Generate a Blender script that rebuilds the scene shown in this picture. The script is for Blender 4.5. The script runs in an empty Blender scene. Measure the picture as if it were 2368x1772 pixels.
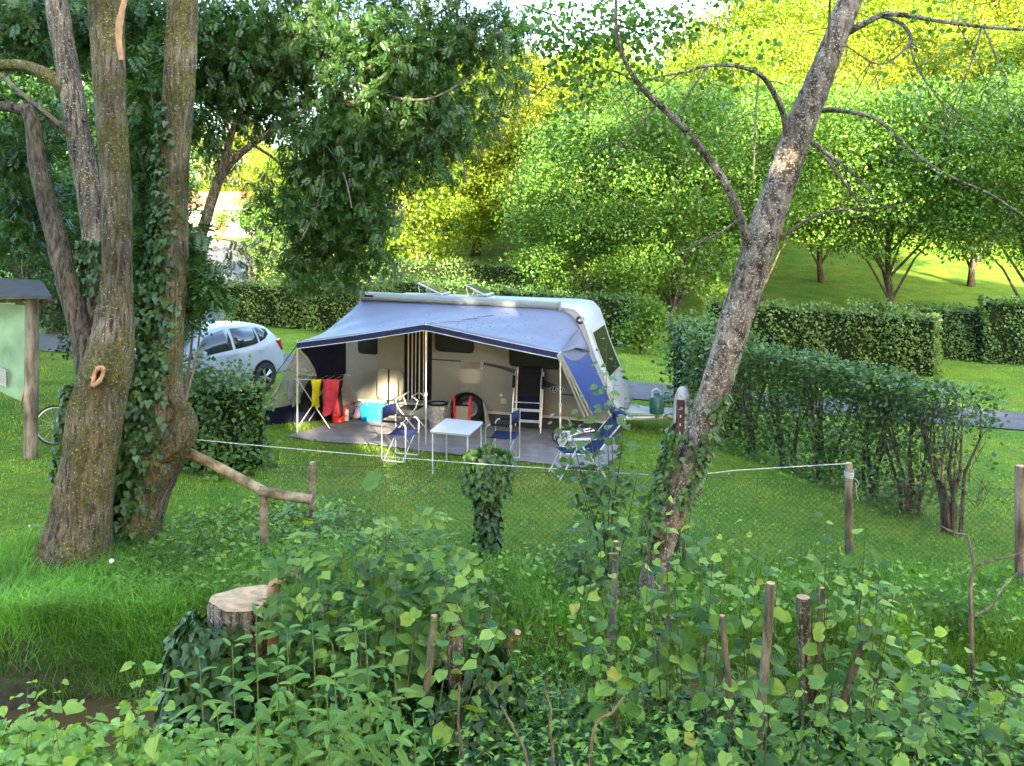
import bpy, bmesh, math, random
import numpy as np
from mathutils import Vector, Matrix

R = math.radians
rng = np.random.default_rng(7)
random.seed(7)
scene = bpy.context.scene
col = scene.collection

# ------------------------------------------------------------------ camera
FPX, CXP, HY, CAMH = 2080.0, 1184.0, 519.0, 4.05      # focal length / horizon in photo pixels (2368 x 1772)
cam_d = bpy.data.cameras.new('camera')
cam = bpy.data.objects.new('camera', cam_d)
col.objects.link(cam)
cam.location = (0, 0, CAMH)
cam.rotation_euler = (R(90), 0, 0)
cam_d.sensor_width = 36
cam_d.lens = FPX / 2368 * 36
cam_d.shift_y = -(886 - HY) / 2368
cam_d.clip_start = 0.1
cam_d.clip_end = 3000
scene.camera = cam

# ------------------------------------------------------------------ light
SUN_EL, SUN_AZ = R(16), R(20)            # azimuth: turned to the right of straight behind the camera
SUN_TO = Vector((math.sin(SUN_AZ) * math.cos(SUN_EL), -math.cos(SUN_AZ) * math.cos(SUN_EL), math.sin(SUN_EL)))
world = bpy.data.worlds.new('World')
scene.world = world
world.use_nodes = True
wn = world.node_tree.nodes
wl = world.node_tree.links
wn.clear()
sky = wn.new('ShaderNodeTexSky')
sky.sky_type = 'NISHITA'
sky.sun_disc = False
sky.sun_elevation = SUN_EL
sky.sun_rotation = math.atan2(SUN_TO.x, SUN_TO.y)
sky.air_density = 1.0
sky.dust_density = 1.6
sky.ozone_density = 1.0
bg = wn.new('ShaderNodeBackground')
bg.inputs['Strength'].default_value = 0.15
wo = wn.new('ShaderNodeOutputWorld')
wl.new(sky.outputs[0], bg.inputs[0])
wl.new(bg.outputs[0], wo.inputs[0])
sun_d = bpy.data.lights.new('sun', 'SUN')
sun_d.energy = 3.6
sun_d.angle = R(0.55)
sun_d.color = (1.0, 0.86, 0.62)
sun = bpy.data.objects.new('sun', sun_d)
col.objects.link(sun)
sun.rotation_euler = (-SUN_TO).to_track_quat('-Z', 'Y').to_euler()
sun.location = (20, -40, 30)

scene.view_settings.view_transform = 'Standard'
scene.view_settings.look = 'None'
scene.view_settings.exposure = 3.7
scene.view_settings.gamma = 1
scene.view_settings.use_curve_mapping = False
scene.render.engine = 'CYCLES'
cy = scene.cycles
cy.use_denoising = True
cy.max_bounces = 6
cy.diffuse_bounces = 3
cy.glossy_bounces = 2
cy.transmission_bounces = 4
cy.transparent_max_bounces = 8
cy.caustics_reflective = False
cy.caustics_refractive = False
cy.sample_clamp_indirect = 6


# ------------------------------------------------------------------ pixel / ground helpers
def P(px, py, Y):
    return Vector(((px - CXP) / FPX * Y, Y, CAMH - (py - HY) / FPX * Y))


S22 = 2368 / 2212.0


def D(x, y, Y):                       # same, from the 2212-wide display of the photo
    return P(x * S22, y * S22, Y)


def sstep(a, b, x):
    t = np.clip((x - a) / (b - a), 0, 1)
    return t * t * (3 - 2 * t)


def stream_y(x):
    return 7.95 + 0.22 * np.sin(np.asarray(x) * 0.35 + 1.0)


WATER = -0.52


def g(x, y):
    x = np.asarray(x, dtype=float)
    y = np.asarray(y, dtype=float)
    z = -0.035 * np.clip(x, -15, 15)
    h = sstep(-12, 1, x)
    d1 = np.clip(y - 31, 0, 75)
    d2 = np.clip(y - 36, 0, 70)
    z = z + h * (0.155 * d1 * d1 / (d1 + 4)) + (1 - h) * (0.075 * d2 * d2 / (d2 + 5))
    d = np.abs(y - stream_y(x)) + 0.10 * np.sin(x * 2.3) + 0.06 * np.sin(x * 5.1 + 1)
    dip = 1 - sstep(0.55, 1.15, d)
    z = z * (1 - dip) + (-0.85) * dip
    z = z + 0.03 * np.sin(x * 0.9 + 0.4 * y) * np.cos(y * 0.7)
    return z


def gz(x, y):
    return float(g(x, y))


def G(px, py, off=0.0):               # where the view ray through a pixel meets the ground
    kx, kz = (px - CXP) / FPX, (py - HY) / FPX
    Y = 3.0
    while Y < 140:
        if CAMH - kz * Y <= gz(kx * Y, Y) + off:
            break
        Y += 0.04
    return Vector((kx * Y, Y, gz(kx * Y, Y)))


def ray_plane(px, py, p0, n):
    d = Vector(((px - CXP) / FPX, 1, -(py - HY) / FPX))
    o = Vector((0, 0, CAMH))
    t = (Vector(p0) - o).dot(n) / d.dot(n)
    return o + d * t


# ------------------------------------------------------------------ object helpers
def tag(o, label=None, cat=None, group=None, kind=None):
    if label:
        o['label'] = label
    if cat:
        o['category'] = cat
    if group:
        o['group'] = group
    if kind:
        o['kind'] = kind
    return o


def thing(name, label, cat, loc=(0, 0, 0), rz=0.0, group=None):
    o = bpy.data.objects.new(name, None)
    o.empty_display_size = 0.2
    col.objects.link(o)
    o.location = loc
    o.rotation_euler = (0, 0, rz)
    return tag(o, label, cat, group)


def link(name, me, parent=None):
    o = bpy.data.objects.new(name, me)
    col.objects.link(o)
    if parent is not None:
        o.parent = parent
    return o


def mesh_np(name, V, F, mat, smooth=False):
    """V (n,3); F (m,k) equal-sized faces, or a list of lists"""
    me = bpy.data.meshes.new(name)
    V = np.asarray(V, dtype=np.float32)
    if isinstance(F, np.ndarray):
        m, k = F.shape
        me.vertices.add(len(V))
        me.vertices.foreach_set('co', V.ravel())
        me.loops.add(m * k)
        me.loops.foreach_set('vertex_index', F.astype(np.int32).ravel())
        me.polygons.add(m)
        me.polygons.foreach_set('loop_start', np.arange(0, m * k, k, dtype=np.int32))
        if smooth:
            me.polygons.foreach_set('use_smooth', np.ones(m, dtype=bool))
        me.update(calc_edges=True)
    else:
        me.from_pydata([tuple(v) for v in V], [], F)
        if smooth:
            for p in me.polygons:
                p.use_smooth = True
        me.update()
    if mat is not None:
        me.materials.append(mat)
    return me


class MB:
    """collects shapes, then links them as one mesh object"""

    def __init__(self):
        self.v, self.f = [], []

    def add(self, verts, faces):
        b = len(self.v)
        self.v += [tuple(v) for v in verts]
        self.f += [[i + b for i in f] for f in faces]
        return self

    def box(self, c, s, rz=0.0, rx=0.0, ry=0.0):
        m = Matrix.Translation(c) @ Matrix.Rotation(rz, 4, 'Z') @ Matrix.Rotation(ry, 4, 'Y') @ Matrix.Rotation(rx, 4, 'X')
        vs = [m @ Vector((x * s[0] / 2, y * s[1] / 2, z * s[2] / 2)) for x in (-1, 1) for y in (-1, 1) for z in (-1, 1)]
        return self.add(vs, [(0, 1, 3, 2), (4, 6, 7, 5), (0, 4, 5, 1), (2, 3, 7, 6), (0, 2, 6, 4), (1, 5, 7, 3)])

    def tube(self, pts, r, n=8, cap=True, noise=0.0, seed=0, fl=0.0, ridge=0.0):
        pts = [Vector(p) for p in pts]
        rad = r if isinstance(r, (list, tuple)) else [r] * len(pts)
        rr = random.Random(seed)
        vs, fs = [], []
        up = Vector((0, 0, 1))
        t0 = (pts[1] - pts[0]).normalized()
        u = t0.cross(up if abs(t0.z) < 0.9 else Vector((0, 1, 0))).normalized()
        for i, p in enumerate(pts):
            if i == 0:
                t = t0
            elif i == len(pts) - 1:
                t = (pts[i] - pts[i - 1]).normalized()
            else:
                t = ((pts[i + 1] - pts[i]).normalized() + (pts[i] - pts[i - 1]).normalized()).normalized()
            u = (u - t * u.dot(t)).normalized()
            w = t.cross(u)
            for k in range(n):
                a = 2 * math.pi * k / n
                q = rad[i] * (1 + noise * (rr.random() - 0.5))
                if ridge:
                    q *= 1 + ridge * (math.sin(7 * a + seed + 0.5 * math.sin(i * 0.31)) + 0.8 * math.sin(13 * a + 1.7 * seed + 0.9 * math.sin(i * 0.23 + 1)) + 0.9 * math.sin(2 * a + i * 0.17 + seed) + 0.7 * math.sin(3 * a - i * 0.29))
                vs.append(p + (u * math.cos(a) + w * math.sin(a)) * q)
        for i in range(len(pts) - 1):
            for k in range(n):
                a, b = i * n + k, i * n + (k + 1) % n
                fs.append((a, b, b + n, a + n))
        if cap:
            fs.append(tuple(range(n - 1, -1, -1)))
            e = (len(pts) - 1) * n
            fs.append(tuple(e + k for k in range(n)))
        return self.add(vs, fs)

    def lathe(self, prof, n=24, origin=(0, 0, 0), axis='Z'):
        vs, fs = [], []
        for (r, h) in prof:
            for k in range(n):
                a = 2 * math.pi * k / n
                if axis == 'Z':
                    v = (r * math.cos(a), r * math.sin(a), h)
                elif axis == 'Y':
                    v = (r * math.cos(a), h, r * math.sin(a))
                else:
                    v = (h, r * math.cos(a), r * math.sin(a))
                vs.append((v[0] + origin[0], v[1] + origin[1], v[2] + origin[2]))
        for i in range(len(prof) - 1):
            for k in range(n):
                a, b = i * n + k, i * n + (k + 1) % n
                fs.append((a, b, b + n, a + n))
        return self.add(vs, fs)

    def prism(self, poly, d):
        """poly: list of 3-D points (planar); extruded by vector d"""
        d = Vector(d)
        n = len(poly)
        vs = [Vector(p) for p in poly] + [Vector(p) + d for p in poly]
        fs = [tuple(range(n)), tuple(range(2 * n - 1, n - 1, -1))]
        fs += [(i, (i + 1) % n, (i + 1) % n + n, i + n) for i in range(n)]
        return self.add(vs, fs)

    def build(self, name, mat, parent=None, smooth=False, bevel=0.0, fixn=True, sub=0):
        me = bpy.data.meshes.new(name)
        me.from_pydata(self.v, [], self.f)
        if fixn:
            bm = bmesh.new()
            bm.from_mesh(me)
            bmesh.ops.recalc_face_normals(bm, faces=bm.faces)
            bm.to_mesh(me)
            bm.free()
        if smooth:
            for p in me.polygons:
                p.use_smooth = True
        me.materials.append(mat)
        o = link(name, me, parent)
        if bevel:
            b = o.modifiers.new('bevel', 'BEVEL')
            b.width = bevel
            b.segments = 2
            b.limit_method = 'ANGLE'
        if sub:
            s = o.modifiers.new('sub', 'SUBSURF')
            s.levels = sub
            s.render_levels = sub
        if smooth and not sub:
            try:
                me.set_sharp_from_angle(angle=R(40))
            except Exception:
                pass
        return o


def copy_tree(o, parent=None):
    c = o.copy()
    col.objects.link(c)
    c.parent = parent
    for ch in list(o.children):
        copy_tree(ch, c)
    return c


# ------------------------------------------------------------------ materials
def new_mat(name):
    m = bpy.data.materials.new(name)
    m.use_nodes = True
    nt = m.node_tree
    nt.nodes.clear()
    out = nt.nodes.new('ShaderNodeOutputMaterial')
    return m, nt.nodes, nt.links, out


def set_bsdf(b, color=None, rough=None, metal=None, spec=None):
    if color is not None:
        b.inputs['Base Color'].default_value = (*color, 1)
    if rough is not None:
        b.inputs['Roughness'].default_value = rough
    if metal is not None:
        b.inputs['Metallic'].default_value = metal
    if spec is not None:
        b.inputs['Specular IOR Level'].default_value = spec


def plain(name, color, rough=0.5, metal=0.0, spec=0.5, vary=0.15, scale=6.0, bump=0.0, bscale=60.0, dirt=0.0, dirtcol=(0.06, 0.05, 0.03)):
    """plain surface with slight tonal variation, optional dirt stains and fine bump"""
    m, n, l, out = new_mat(name)
    b = n.new('ShaderNodeBsdfPrincipled')
    set_bsdf(b, color, rough, metal, spec)
    tc = n.new('ShaderNodeTexCoord')
    nz = n.new('ShaderNodeTexNoise')
    nz.inputs['Scale'].default_value = scale
    nz.inputs['Detail'].default_value = 5
    l.new(tc.outputs['Object'], nz.inputs['Vector'])
    mr = n.new('ShaderNodeMapRange')
    mr.inputs['From Min'].default_value = 0.3
    mr.inputs['From Max'].default_value = 0.7
    mr.inputs['To Min'].default_value = 1 - vary
    mr.inputs['To Max'].default_value = 1 + vary
    l.new(nz.outputs['Fac'], mr.inputs['Value'])
    mx = n.new('ShaderNodeMix')
    mx.data_type = 'RGBA'
    mx.blend_type = 'MULTIPLY'
    mx.inputs['Factor'].default_value = 1
    mx.inputs['A'].default_value = (*color, 1)
    l.new(mr.outputs[0], mx.inputs['B'])
    last = mx.outputs['Result']
    if dirt:
        n2 = n.new('ShaderNodeTexNoise')
        n2.inputs['Scale'].default_value = scale * 0.6
        n2.inputs['Detail'].default_value = 8
        n2.inputs['Roughness'].default_value = 0.7
        l.new(tc.outputs['Object'], n2.inputs['Vector'])
        r2 = n.new('ShaderNodeMapRange')
        r2.inputs['From Min'].default_value = 0.5
        r2.inputs['From Max'].default_value = 0.75
        r2.inputs['To Max'].default_value = dirt
        l.new(n2.outputs['Fac'], r2.inputs['Value'])
        m2 = n.new('ShaderNodeMix')
        m2.data_type = 'RGBA'
        l.new(r2.outputs[0], m2.inputs['Factor'])
        l.new(last, m2.inputs['A'])
        m2.inputs['B'].default_value = (*dirtcol, 1)
        last = m2.outputs['Result']
    l.new(last, b.inputs['Base Color'])
    if bump:
        n3 = n.new('ShaderNodeTexNoise')
        n3.inputs['Scale'].default_value = bscale
        n3.inputs['Detail'].default_value = 4
        l.new(tc.outputs['Object'], n3.inputs['Vector'])
        bp = n.new('ShaderNodeBump')
        bp.inputs['Strength'].default_value = bump
        bp.inputs['Distance'].default_value = 0.02
        l.new(n3.outputs['Fac'], bp.inputs['Height'])
        l.new(bp.outputs[0], b.inputs['Normal'])
    l.new(b.outputs[0], out.inputs[0])
    return m


def leaf_mat(name, ca, cb, trans=0.35, rough=0.45, tcol=None, spec=0.4, veins=False, mott=0.25):
    """leaf: colour varies leaf by leaf; lets some light through"""
    m, n, l, out = new_mat(name)
    geo = n.new('ShaderNodeNewGeometry')
    oi = n.new('ShaderNodeObjectInfo')
    ad = n.new('ShaderNodeMath')
    ad.operation = 'ADD'
    l.new(geo.outputs['Random Per Island'], ad.inputs[0])
    l.new(oi.outputs['Random'], ad.inputs[1])
    fr = n.new('ShaderNodeMath')
    fr.operation = 'FRACT'
    l.new(ad.outputs[0], fr.inputs[0])
    mx = n.new('ShaderNodeMix')
    mx.data_type = 'RGBA'
    mx.inputs['A'].default_value = (*ca, 1)
    mx.inputs['B'].default_value = (*cb, 1)
    l.new(fr.outputs[0], mx.inputs['Factor'])
    # mottling across the plant
    tc = n.new('ShaderNodeTexCoord')
    nz = n.new('ShaderNodeTexNoise')
    nz.inputs['Scale'].default_value = 0.9
    nz.inputs['Detail'].default_value = 2
    l.new(tc.outputs['Object'], nz.inputs['Vector'])
    mr = n.new('ShaderNodeMapRange')
    mr.inputs['From Min'].default_value = 0.3
    mr.inputs['From Max'].default_value = 0.7
    mr.inputs['To Min'].default_value = 1 - mott
    mr.inputs['To Max'].default_value = 1 + mott
    l.new(nz.outputs['Fac'], mr.inputs['Value'])
    m2 = n.new('ShaderNodeMix')
    m2.data_type = 'RGBA'
    m2.blend_type = 'MULTIPLY'
    m2.inputs['Factor'].default_value = 1
    l.new(mx.outputs['Result'], m2.inputs['A'])
    l.new(mr.outputs[0], m2.inputs['B'])
    b = n.new('ShaderNodeBsdfPrincipled')
    set_bsdf(b, None, rough, 0, spec)
    l.new(m2.outputs['Result'], b.inputs['Base Color'])
    if veins:                                   # side veins running off the midrib, as relief
        sx = n.new('ShaderNodeSeparateXYZ')
        l.new(tc.outputs['Object'], sx.inputs[0])

        def mth(op, a, c=None):
            q = n.new('ShaderNodeMath')
            q.operation = op
            for k_, v_ in enumerate((a, c)):
                if v_ is None:
                    continue
                if isinstance(v_, (int, float)):
                    q.inputs[k_].default_value = v_
                else:
                    l.new(v_, q.inputs[k_])
            return q.outputs[0]
        ax = mth('ABSOLUTE', sx.outputs['X'])
        ph = mth('MULTIPLY', mth('SUBTRACT', sx.outputs['Y'], mth('MULTIPLY', ax, 0.9)), 48.0)
        sv = mth('POWER', mth('ABSOLUTE', mth('SINE', ph)), 0.35)
        mid = mth('MINIMUM', mth('MULTIPLY', ax, 28.0), 1.0)
        hgt_ = mth('MULTIPLY', sv, mid)
        vb = n.new('ShaderNodeBump')
        vb.inputs['Strength'].default_value = 0.55
        vb.inputs['Distance'].default_value = 0.05
        l.new(hgt_, vb.inputs['Height'])
        l.new(vb.outputs[0], b.inputs['Normal'])
    t = n.new('ShaderNodeBsdfTranslucent')
    hs = n.new('ShaderNodeMix')
    hs.data_type = 'RGBA'
    hs.blend_type = 'MULTIPLY'
    hs.inputs['Factor'].default_value = 1
    l.new(m2.outputs['Result'], hs.inputs['A'])
    hs.inputs['B'].default_value = (*(tcol or (1.9, 1.7, 0.5)), 1)
    l.new(hs.outputs['Result'], t.inputs['Color'])
    ms = n.new('ShaderNodeMixShader')
    ms.inputs[0].default_value = trans
    l.new(b.outputs[0], ms.inputs[1])
    l.new(t.outputs[0], ms.inputs[2])
    l.new(ms.outputs[0], out.inputs[0])
    return m


def bark_mat(name, ca, cb, moss=0.0, lichen=0.0, mosscol=(0.062, 0.068, 0.014), zscale=0.22, bump=1.0, scale=14.0, lo=0.38, hi=0.62):
    """furrowed bark: stretched noise, moss patches, pale lichen spots"""
    m, n, l, out = new_mat(name)
    tc = n.new('ShaderNodeTexCoord')
    mp = n.new('ShaderNodeMapping')
    mp.inputs['Scale'].default_value = (1, 1, zscale)
    l.new(tc.outputs['Object'], mp.inputs['Vector'])
    nz = n.new('ShaderNodeTexNoise')
    nz.inputs['Scale'].default_value = scale
    nz.inputs['Detail'].default_value = 8
    nz.inputs['Roughness'].default_value = 0.65
    nz.inputs['Distortion'].default_value = 0.4
    l.new(mp.outputs[0], nz.inputs['Vector'])
    cr = n.new('ShaderNodeValToRGB')
    cr.color_ramp.elements[0].position = lo
    cr.color_ramp.elements[0].color = (*ca, 1)
    cr.color_ramp.elements[1].position = hi
    cr.color_ramp.elements[1].color = (*cb, 1)
    l.new(nz.outputs['Fac'], cr.inputs['Fac'])
    last = cr.outputs['Color']
    if moss:
        n2 = n.new('ShaderNodeTexNoise')
        n2.inputs['Scale'].default_value = 2.6
        n2.inputs['Detail'].default_value = 9
        n2.inputs['Roughness'].default_value = 0.7
        l.new(tc.outputs['Object'], n2.inputs['Vector'])
        r2 = n.new('ShaderNodeMapRange')
        r2.inputs['From Min'].default_value = 0.62 - 0.3 * moss
        r2.inputs['From Max'].default_value = 0.74 - 0.2 * moss
        l.new(n2.outputs['Fac'], r2.inputs['Value'])
        m2 = n.new('ShaderNodeMix')
        m2.data_type = 'RGBA'
        l.new(r2.outputs[0], m2.inputs['Factor'])
        l.new(last, m2.inputs['A'])
        nm = n.new('ShaderNodeTexNoise')
        nm.inputs['Scale'].default_value = 30
        nm.inputs['Detail'].default_value = 3
        l.new(tc.outputs['Object'], nm.inputs['Vector'])
        rm = n.new('ShaderNodeValToRGB')
        rm.color_ramp.elements[0].position = 0.35
        rm.color_ramp.elements[0].color = (mosscol[0] * .45, mosscol[1] * .45, mosscol[2] * .5, 1)
        rm.color_ramp.elements[1].position = 0.7
        rm.color_ramp.elements[1].color = (mosscol[0] * 1.9, mosscol[1] * 1.5, mosscol[2] * 1.6, 1)
        l.new(nm.outputs['Fac'], rm.inputs['Fac'])
        l.new(rm.outputs['Color'], m2.inputs['B'])
        last = m2.outputs['Result']
    if lichen:
        vz = n.new('ShaderNodeTexNoise')
        vz.inputs['Scale'].default_value = 38
        vz.inputs['Detail'].default_value = 6
        vz.inputs['Roughness'].default_value = 0.75
        l.new(tc.outputs['Object'], vz.inputs['Vector'])
        r3 = n.new('ShaderNodeMapRange')
        r3.inputs['From Min'].default_value = 0.66 - 0.13 * lichen
        r3.inputs['From Max'].default_value = 0.71 - 0.13 * lichen
        r3.inputs['To Max'].default_value = 0.85
        l.new(vz.outputs['Fac'], r3.inputs['Value'])
        m3 = n.new('ShaderNodeMix')
        m3.data_type = 'RGBA'
        l.new(r3.outputs[0], m3.inputs['Factor'])
        l.new(last, m3.inputs['A'])
        m3.inputs['B'].default_value = (0.42, 0.43, 0.38, 1)
        last = m3.outputs['Result']
    nv = n.new('ShaderNodeTexNoise')
    nv.inputs['Scale'].default_value = 2.1
    nv.inputs['Detail'].default_value = 4
    l.new(tc.outputs['Object'], nv.inputs['Vector'])
    rv = n.new('ShaderNodeMapRange')
    rv.inputs['From Min'].default_value = 0.3
    rv.inputs['From Max'].default_value = 0.7
    rv.inputs['To Min'].default_value = 0.55
    rv.inputs['To Max'].default_value = 1.45
    l.new(nv.outputs['Fac'], rv.inputs['Value'])
    mv = n.new('ShaderNodeMix')
    mv.data_type = 'RGBA'
    mv.blend_type = 'MULTIPLY'
    mv.inputs['Factor'].default_value = 1
    l.new(last, mv.inputs['A'])
    l.new(rv.outputs[0], mv.inputs['B'])
    last = mv.outputs['Result']
    b = n.new('ShaderNodeBsdfPrincipled')
    set_bsdf(b, None, 0.9, 0, 0.2)
    l.new(last, b.inputs['Base Color'])
    bp = n.new('ShaderNodeBump')
    bp.inputs['Strength'].default_value = bump
    bp.inputs['Distance'].default_value = 0.035
    l.new(nz.outputs['Fac'], bp.inputs['Height'])
    l.new(bp.outputs[0], b.inputs['Normal'])
    l.new(b.outputs[0], out.inputs[0])
    return m


M = {}
M['bark'] = bark_mat('bark_grey', (0.018, 0.014, 0.010), (0.19, 0.16, 0.12), 0.25, 0.75, scale=30, zscale=0.13, bump=1.0)
M['bark_moss'] = bark_mat('bark_mossy', (0.015, 0.011, 0.007), (0.17, 0.14, 0.095), 0.72, 0.5, scale=30, zscale=0.13, bump=1.0)
M['bark_dark'] = bark_mat('bark_dark', (0.016, 0.012, 0.009), (0.12, 0.10, 0.075), 0.3, 0.2, scale=30, zscale=0.2)
M['bark_pale'] = bark_mat('bark_pale', (0.035, 0.021, 0.013), (0.185, 0.15, 0.115), 0.10, 0.85, zscale=0.5, scale=12, bump=1.0, lo=0.40, hi=0.58)
M['bark_twig'] = bark_mat('bark_twig', (0.05, 0.04, 0.03), (0.17, 0.14, 0.10), 0.1, 0.3, bump=0.4)
M['stem_green'] = plain('stem_green', (0.09, 0.13, 0.035), 0.6, vary=0.25)
M['stem_dark'] = plain('stem_dark', (0.06, 0.06, 0.03), 0.7, vary=0.3)
M['stem_pale'] = bark_mat('stem_pale', (0.05, 0.04, 0.026), (0.19, 0.165, 0.115), 0.2, 0.25, bump=0.3)
M['logwood'] = bark_mat('log_wood', (0.10, 0.065, 0.035), (0.30, 0.23, 0.14), 0.12, 0.1, zscale=1.0, scale=7, bump=0.3)
M['post_wood'] = bark_mat('post_wood', (0.07, 0.055, 0.04), (0.22, 0.19, 0.145), 0.15, 0.1, zscale=0.15, scale=12, bump=0.3)

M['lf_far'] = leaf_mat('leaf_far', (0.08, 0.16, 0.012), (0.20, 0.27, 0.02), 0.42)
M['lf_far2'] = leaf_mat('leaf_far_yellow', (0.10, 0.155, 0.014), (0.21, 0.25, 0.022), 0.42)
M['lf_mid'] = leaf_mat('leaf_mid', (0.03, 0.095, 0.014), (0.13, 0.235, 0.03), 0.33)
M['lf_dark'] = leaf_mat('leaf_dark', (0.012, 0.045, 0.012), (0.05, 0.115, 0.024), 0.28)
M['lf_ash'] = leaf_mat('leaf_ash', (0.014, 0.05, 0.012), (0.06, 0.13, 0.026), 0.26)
M['lf_hedge'] = leaf_mat('leaf_hedge', (0.045, 0.10, 0.022), (0.13, 0.19, 0.04), 0.25)
M['lf_hedge2'] = leaf_mat('leaf_hedge_dark', (0.024, 0.07, 0.016), (0.10, 0.18, 0.04), 0.25)
M['lf_ivy'] = leaf_mat('leaf_ivy', (0.012, 0.04, 0.012), (0.05, 0.11, 0.028), 0.12, 0.42, spec=0.3)
M['lf_broad'] = leaf_mat('leaf_broad', (0.16, 0.33, 0.05), (0.38, 0.54, 0.10), 0.3, 0.5, veins=True)  # foreground top leaves brightened in colour to read as lit
M['lf_broad2'] = leaf_mat('leaf_broad_dark', (0.035, 0.12, 0.024), (0.15, 0.29, 0.045), 0.3, 0.45, veins=True)
M['lf_nettle'] = leaf_mat('leaf_nettle', (0.11, 0.25, 0.045), (0.22, 0.38, 0.07), 0.28, 0.55, veins=True)
M['lf_under'] = leaf_mat('leaf_under', (0.03, 0.10, 0.016), (0.24, 0.37, 0.05), 0.3, 0.5)  # dark end lowered to paint shade beneath the bright upper leaves
M['lf_yellow'] = leaf_mat('leaf_yellowing', (0.34, 0.36, 0.05), (0.52, 0.46, 0.08), 0.3, 0.5, veins=True)
M['lf_dry'] = leaf_mat('leaf_dry', (0.16, 0.09, 0.03), (0.30, 0.20, 0.09), 0.2, 0.7)
M['blade'] = leaf_mat('grass_blade', (0.085, 0.19, 0.02), (0.27, 0.36, 0.045), 0.3, 0.5, mott=0.45)
M['straw'] = leaf_mat('dry_grass', (0.22, 0.19, 0.05), (0.40, 0.33, 0.11), 0.25, 0.6)
M['blade_tall'] = leaf_mat('grass_tall', (0.06, 0.19, 0.02), (0.19, 0.34, 0.035), 0.35, 0.5, mott=0.4)

M['alu'] = plain('aluminium', (0.62, 0.62, 0.62), 0.38, 0.85, vary=0.1)
M['white_tube'] = plain('white_tube', (0.40, 0.41, 0.40), 0.45, 0.1, vary=0.1)
M['white_plastic'] = plain('white_plastic', (0.40, 0.40, 0.39), 0.45, vary=0.05)
M['navy'] = plain('navy_fabric', (0.016, 0.022, 0.075), 0.85, spec=0.2, vary=0.2, bump=0.2, bscale=200)
M['navy_dark'] = plain('navy_dark', (0.010, 0.012, 0.035), 0.9, spec=0.1, vary=0.2)
M['black'] = plain('black_plastic', (0.010, 0.010, 0.011), 0.7, vary=0.2, spec=0.15)
M['rubber'] = plain('rubber', (0.016, 0.016, 0.017), 0.75, vary=0.2)
M['cream'] = plain('caravan_cream', (0.15, 0.146, 0.115), 0.42, vary=0.07, scale=2, dirt=0.2, dirtcol=(0.09, 0.08, 0.055))
M['cream_in'] = plain('door_cream', (0.27, 0.24, 0.175), 0.45, vary=0.05)
M['cwhite'] = plain('caravan_white', (0.31, 0.33, 0.345), 0.35, vary=0.05, scale=2, dirt=0.15, dirtcol=(0.18, 0.18, 0.16))
M['seam'] = plain('seam_grey', (0.16, 0.15, 0.13), 0.6)
M['trim'] = plain('trim_grey', (0.32, 0.31, 0.28), 0.45)
M['wgrey'] = plain('skirt_grey', (0.028, 0.031, 0.03), 0.8, vary=0.25, bump=0.3)
M['wcream'] = plain('skirt_cream', (0.42, 0.38, 0.30), 0.75, vary=0.15)
M['glass'] = plain('dark_acrylic', (0.009, 0.010, 0.009), 0.25, vary=0.3, spec=0.2)
M['decal'] = plain('decal_navy', (0.012, 0.014, 0.035), 0.35)
M['silver'] = plain('casing_silver', (0.17, 0.195, 0.19), 0.45, 0.05, vary=0.08)
M['grille'] = plain('grille', (0.20, 0.19, 0.155), 0.6)
M['red'] = plain('red_plastic', (0.55, 0.02, 0.015), 0.4, vary=0.08)
M['red_towel'] = plain('red_towel', (0.50, 0.045, 0.06), 0.95, spec=0.1, vary=0.2, bump=0.6, bscale=120)
M['yellow'] = plain('yellow_towel', (0.55, 0.46, 0.02), 0.95, spec=0.1, vary=0.2, bump=0.6, bscale=120)
M['blue'] = plain('blue_plastic', (0.02, 0.30, 0.72), 0.42, vary=0.1)
M['greycloth'] = plain('grey_cloth', (0.16, 0.16, 0.17), 0.9, spec=0.1, vary=0.3)
M['purple'] = plain('purple_cloth', (0.16, 0.12, 0.16), 0.85, vary=0.3)
M['bag_clear'] = plain('bin_bag', (0.30, 0.29, 0.27), 0.3, vary=0.4, scale=20, bump=0.8, bscale=30)
M['jug'] = plain('jug_green', (0.01, 0.07, 0.055), 0.4)
M['rust'] = plain('rusty_steel', (0.04, 0.014, 0.010), 0.8, vary=0.4, scale=20)
M['mat'] = plain('mat_grey', (0.225, 0.205, 0.195), 0.95, spec=0.1, vary=0.18, scale=4, bump=0.5, bscale=90, dirt=0.5, dirtcol=(0.13, 0.10, 0.065))
M['rope'] = plain('rope', (0.45, 0.45, 0.43), 0.7)
M['wire'] = plain('wire_mesh', (0.05, 0.055, 0.05), 0.6, 0.3)
M['carpaint'] = plain('car_white', (0.32, 0.35, 0.39), 0.2, vary=0.03, spec=0.5)
M['carglass'] = plain('car_glass', (0.02, 0.026, 0.028), 0.05, vary=0.1, spec=0.8)
M['tail'] = plain('tail_lamp', (0.45, 0.015, 0.03), 0.15)
M['rim'] = plain('rim_alloy', (0.5, 0.51, 0.52), 0.3, 0.8)
M['plaster'] = plain('plaster', (0.62, 0.57, 0.48), 0.9, vary=0.08)
M['rooftile'] = plain('roof_tile', (0.42, 0.13, 0.06), 0.85, vary=0.25, scale=3)
M['doorwood'] = plain('door_wood', (0.30, 0.15, 0.045), 0.6, vary=0.15)
M['board'] = plain('board_green', (0.17, 0.27, 0.17), 0.3, vary=0.35, scale=1.6, dirt=0.95, dirtcol=(0.04, 0.085, 0.012))
M['slate'] = plain('slate_dark', (0.035, 0.037, 0.036), 0.8, vary=0.3)
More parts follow.
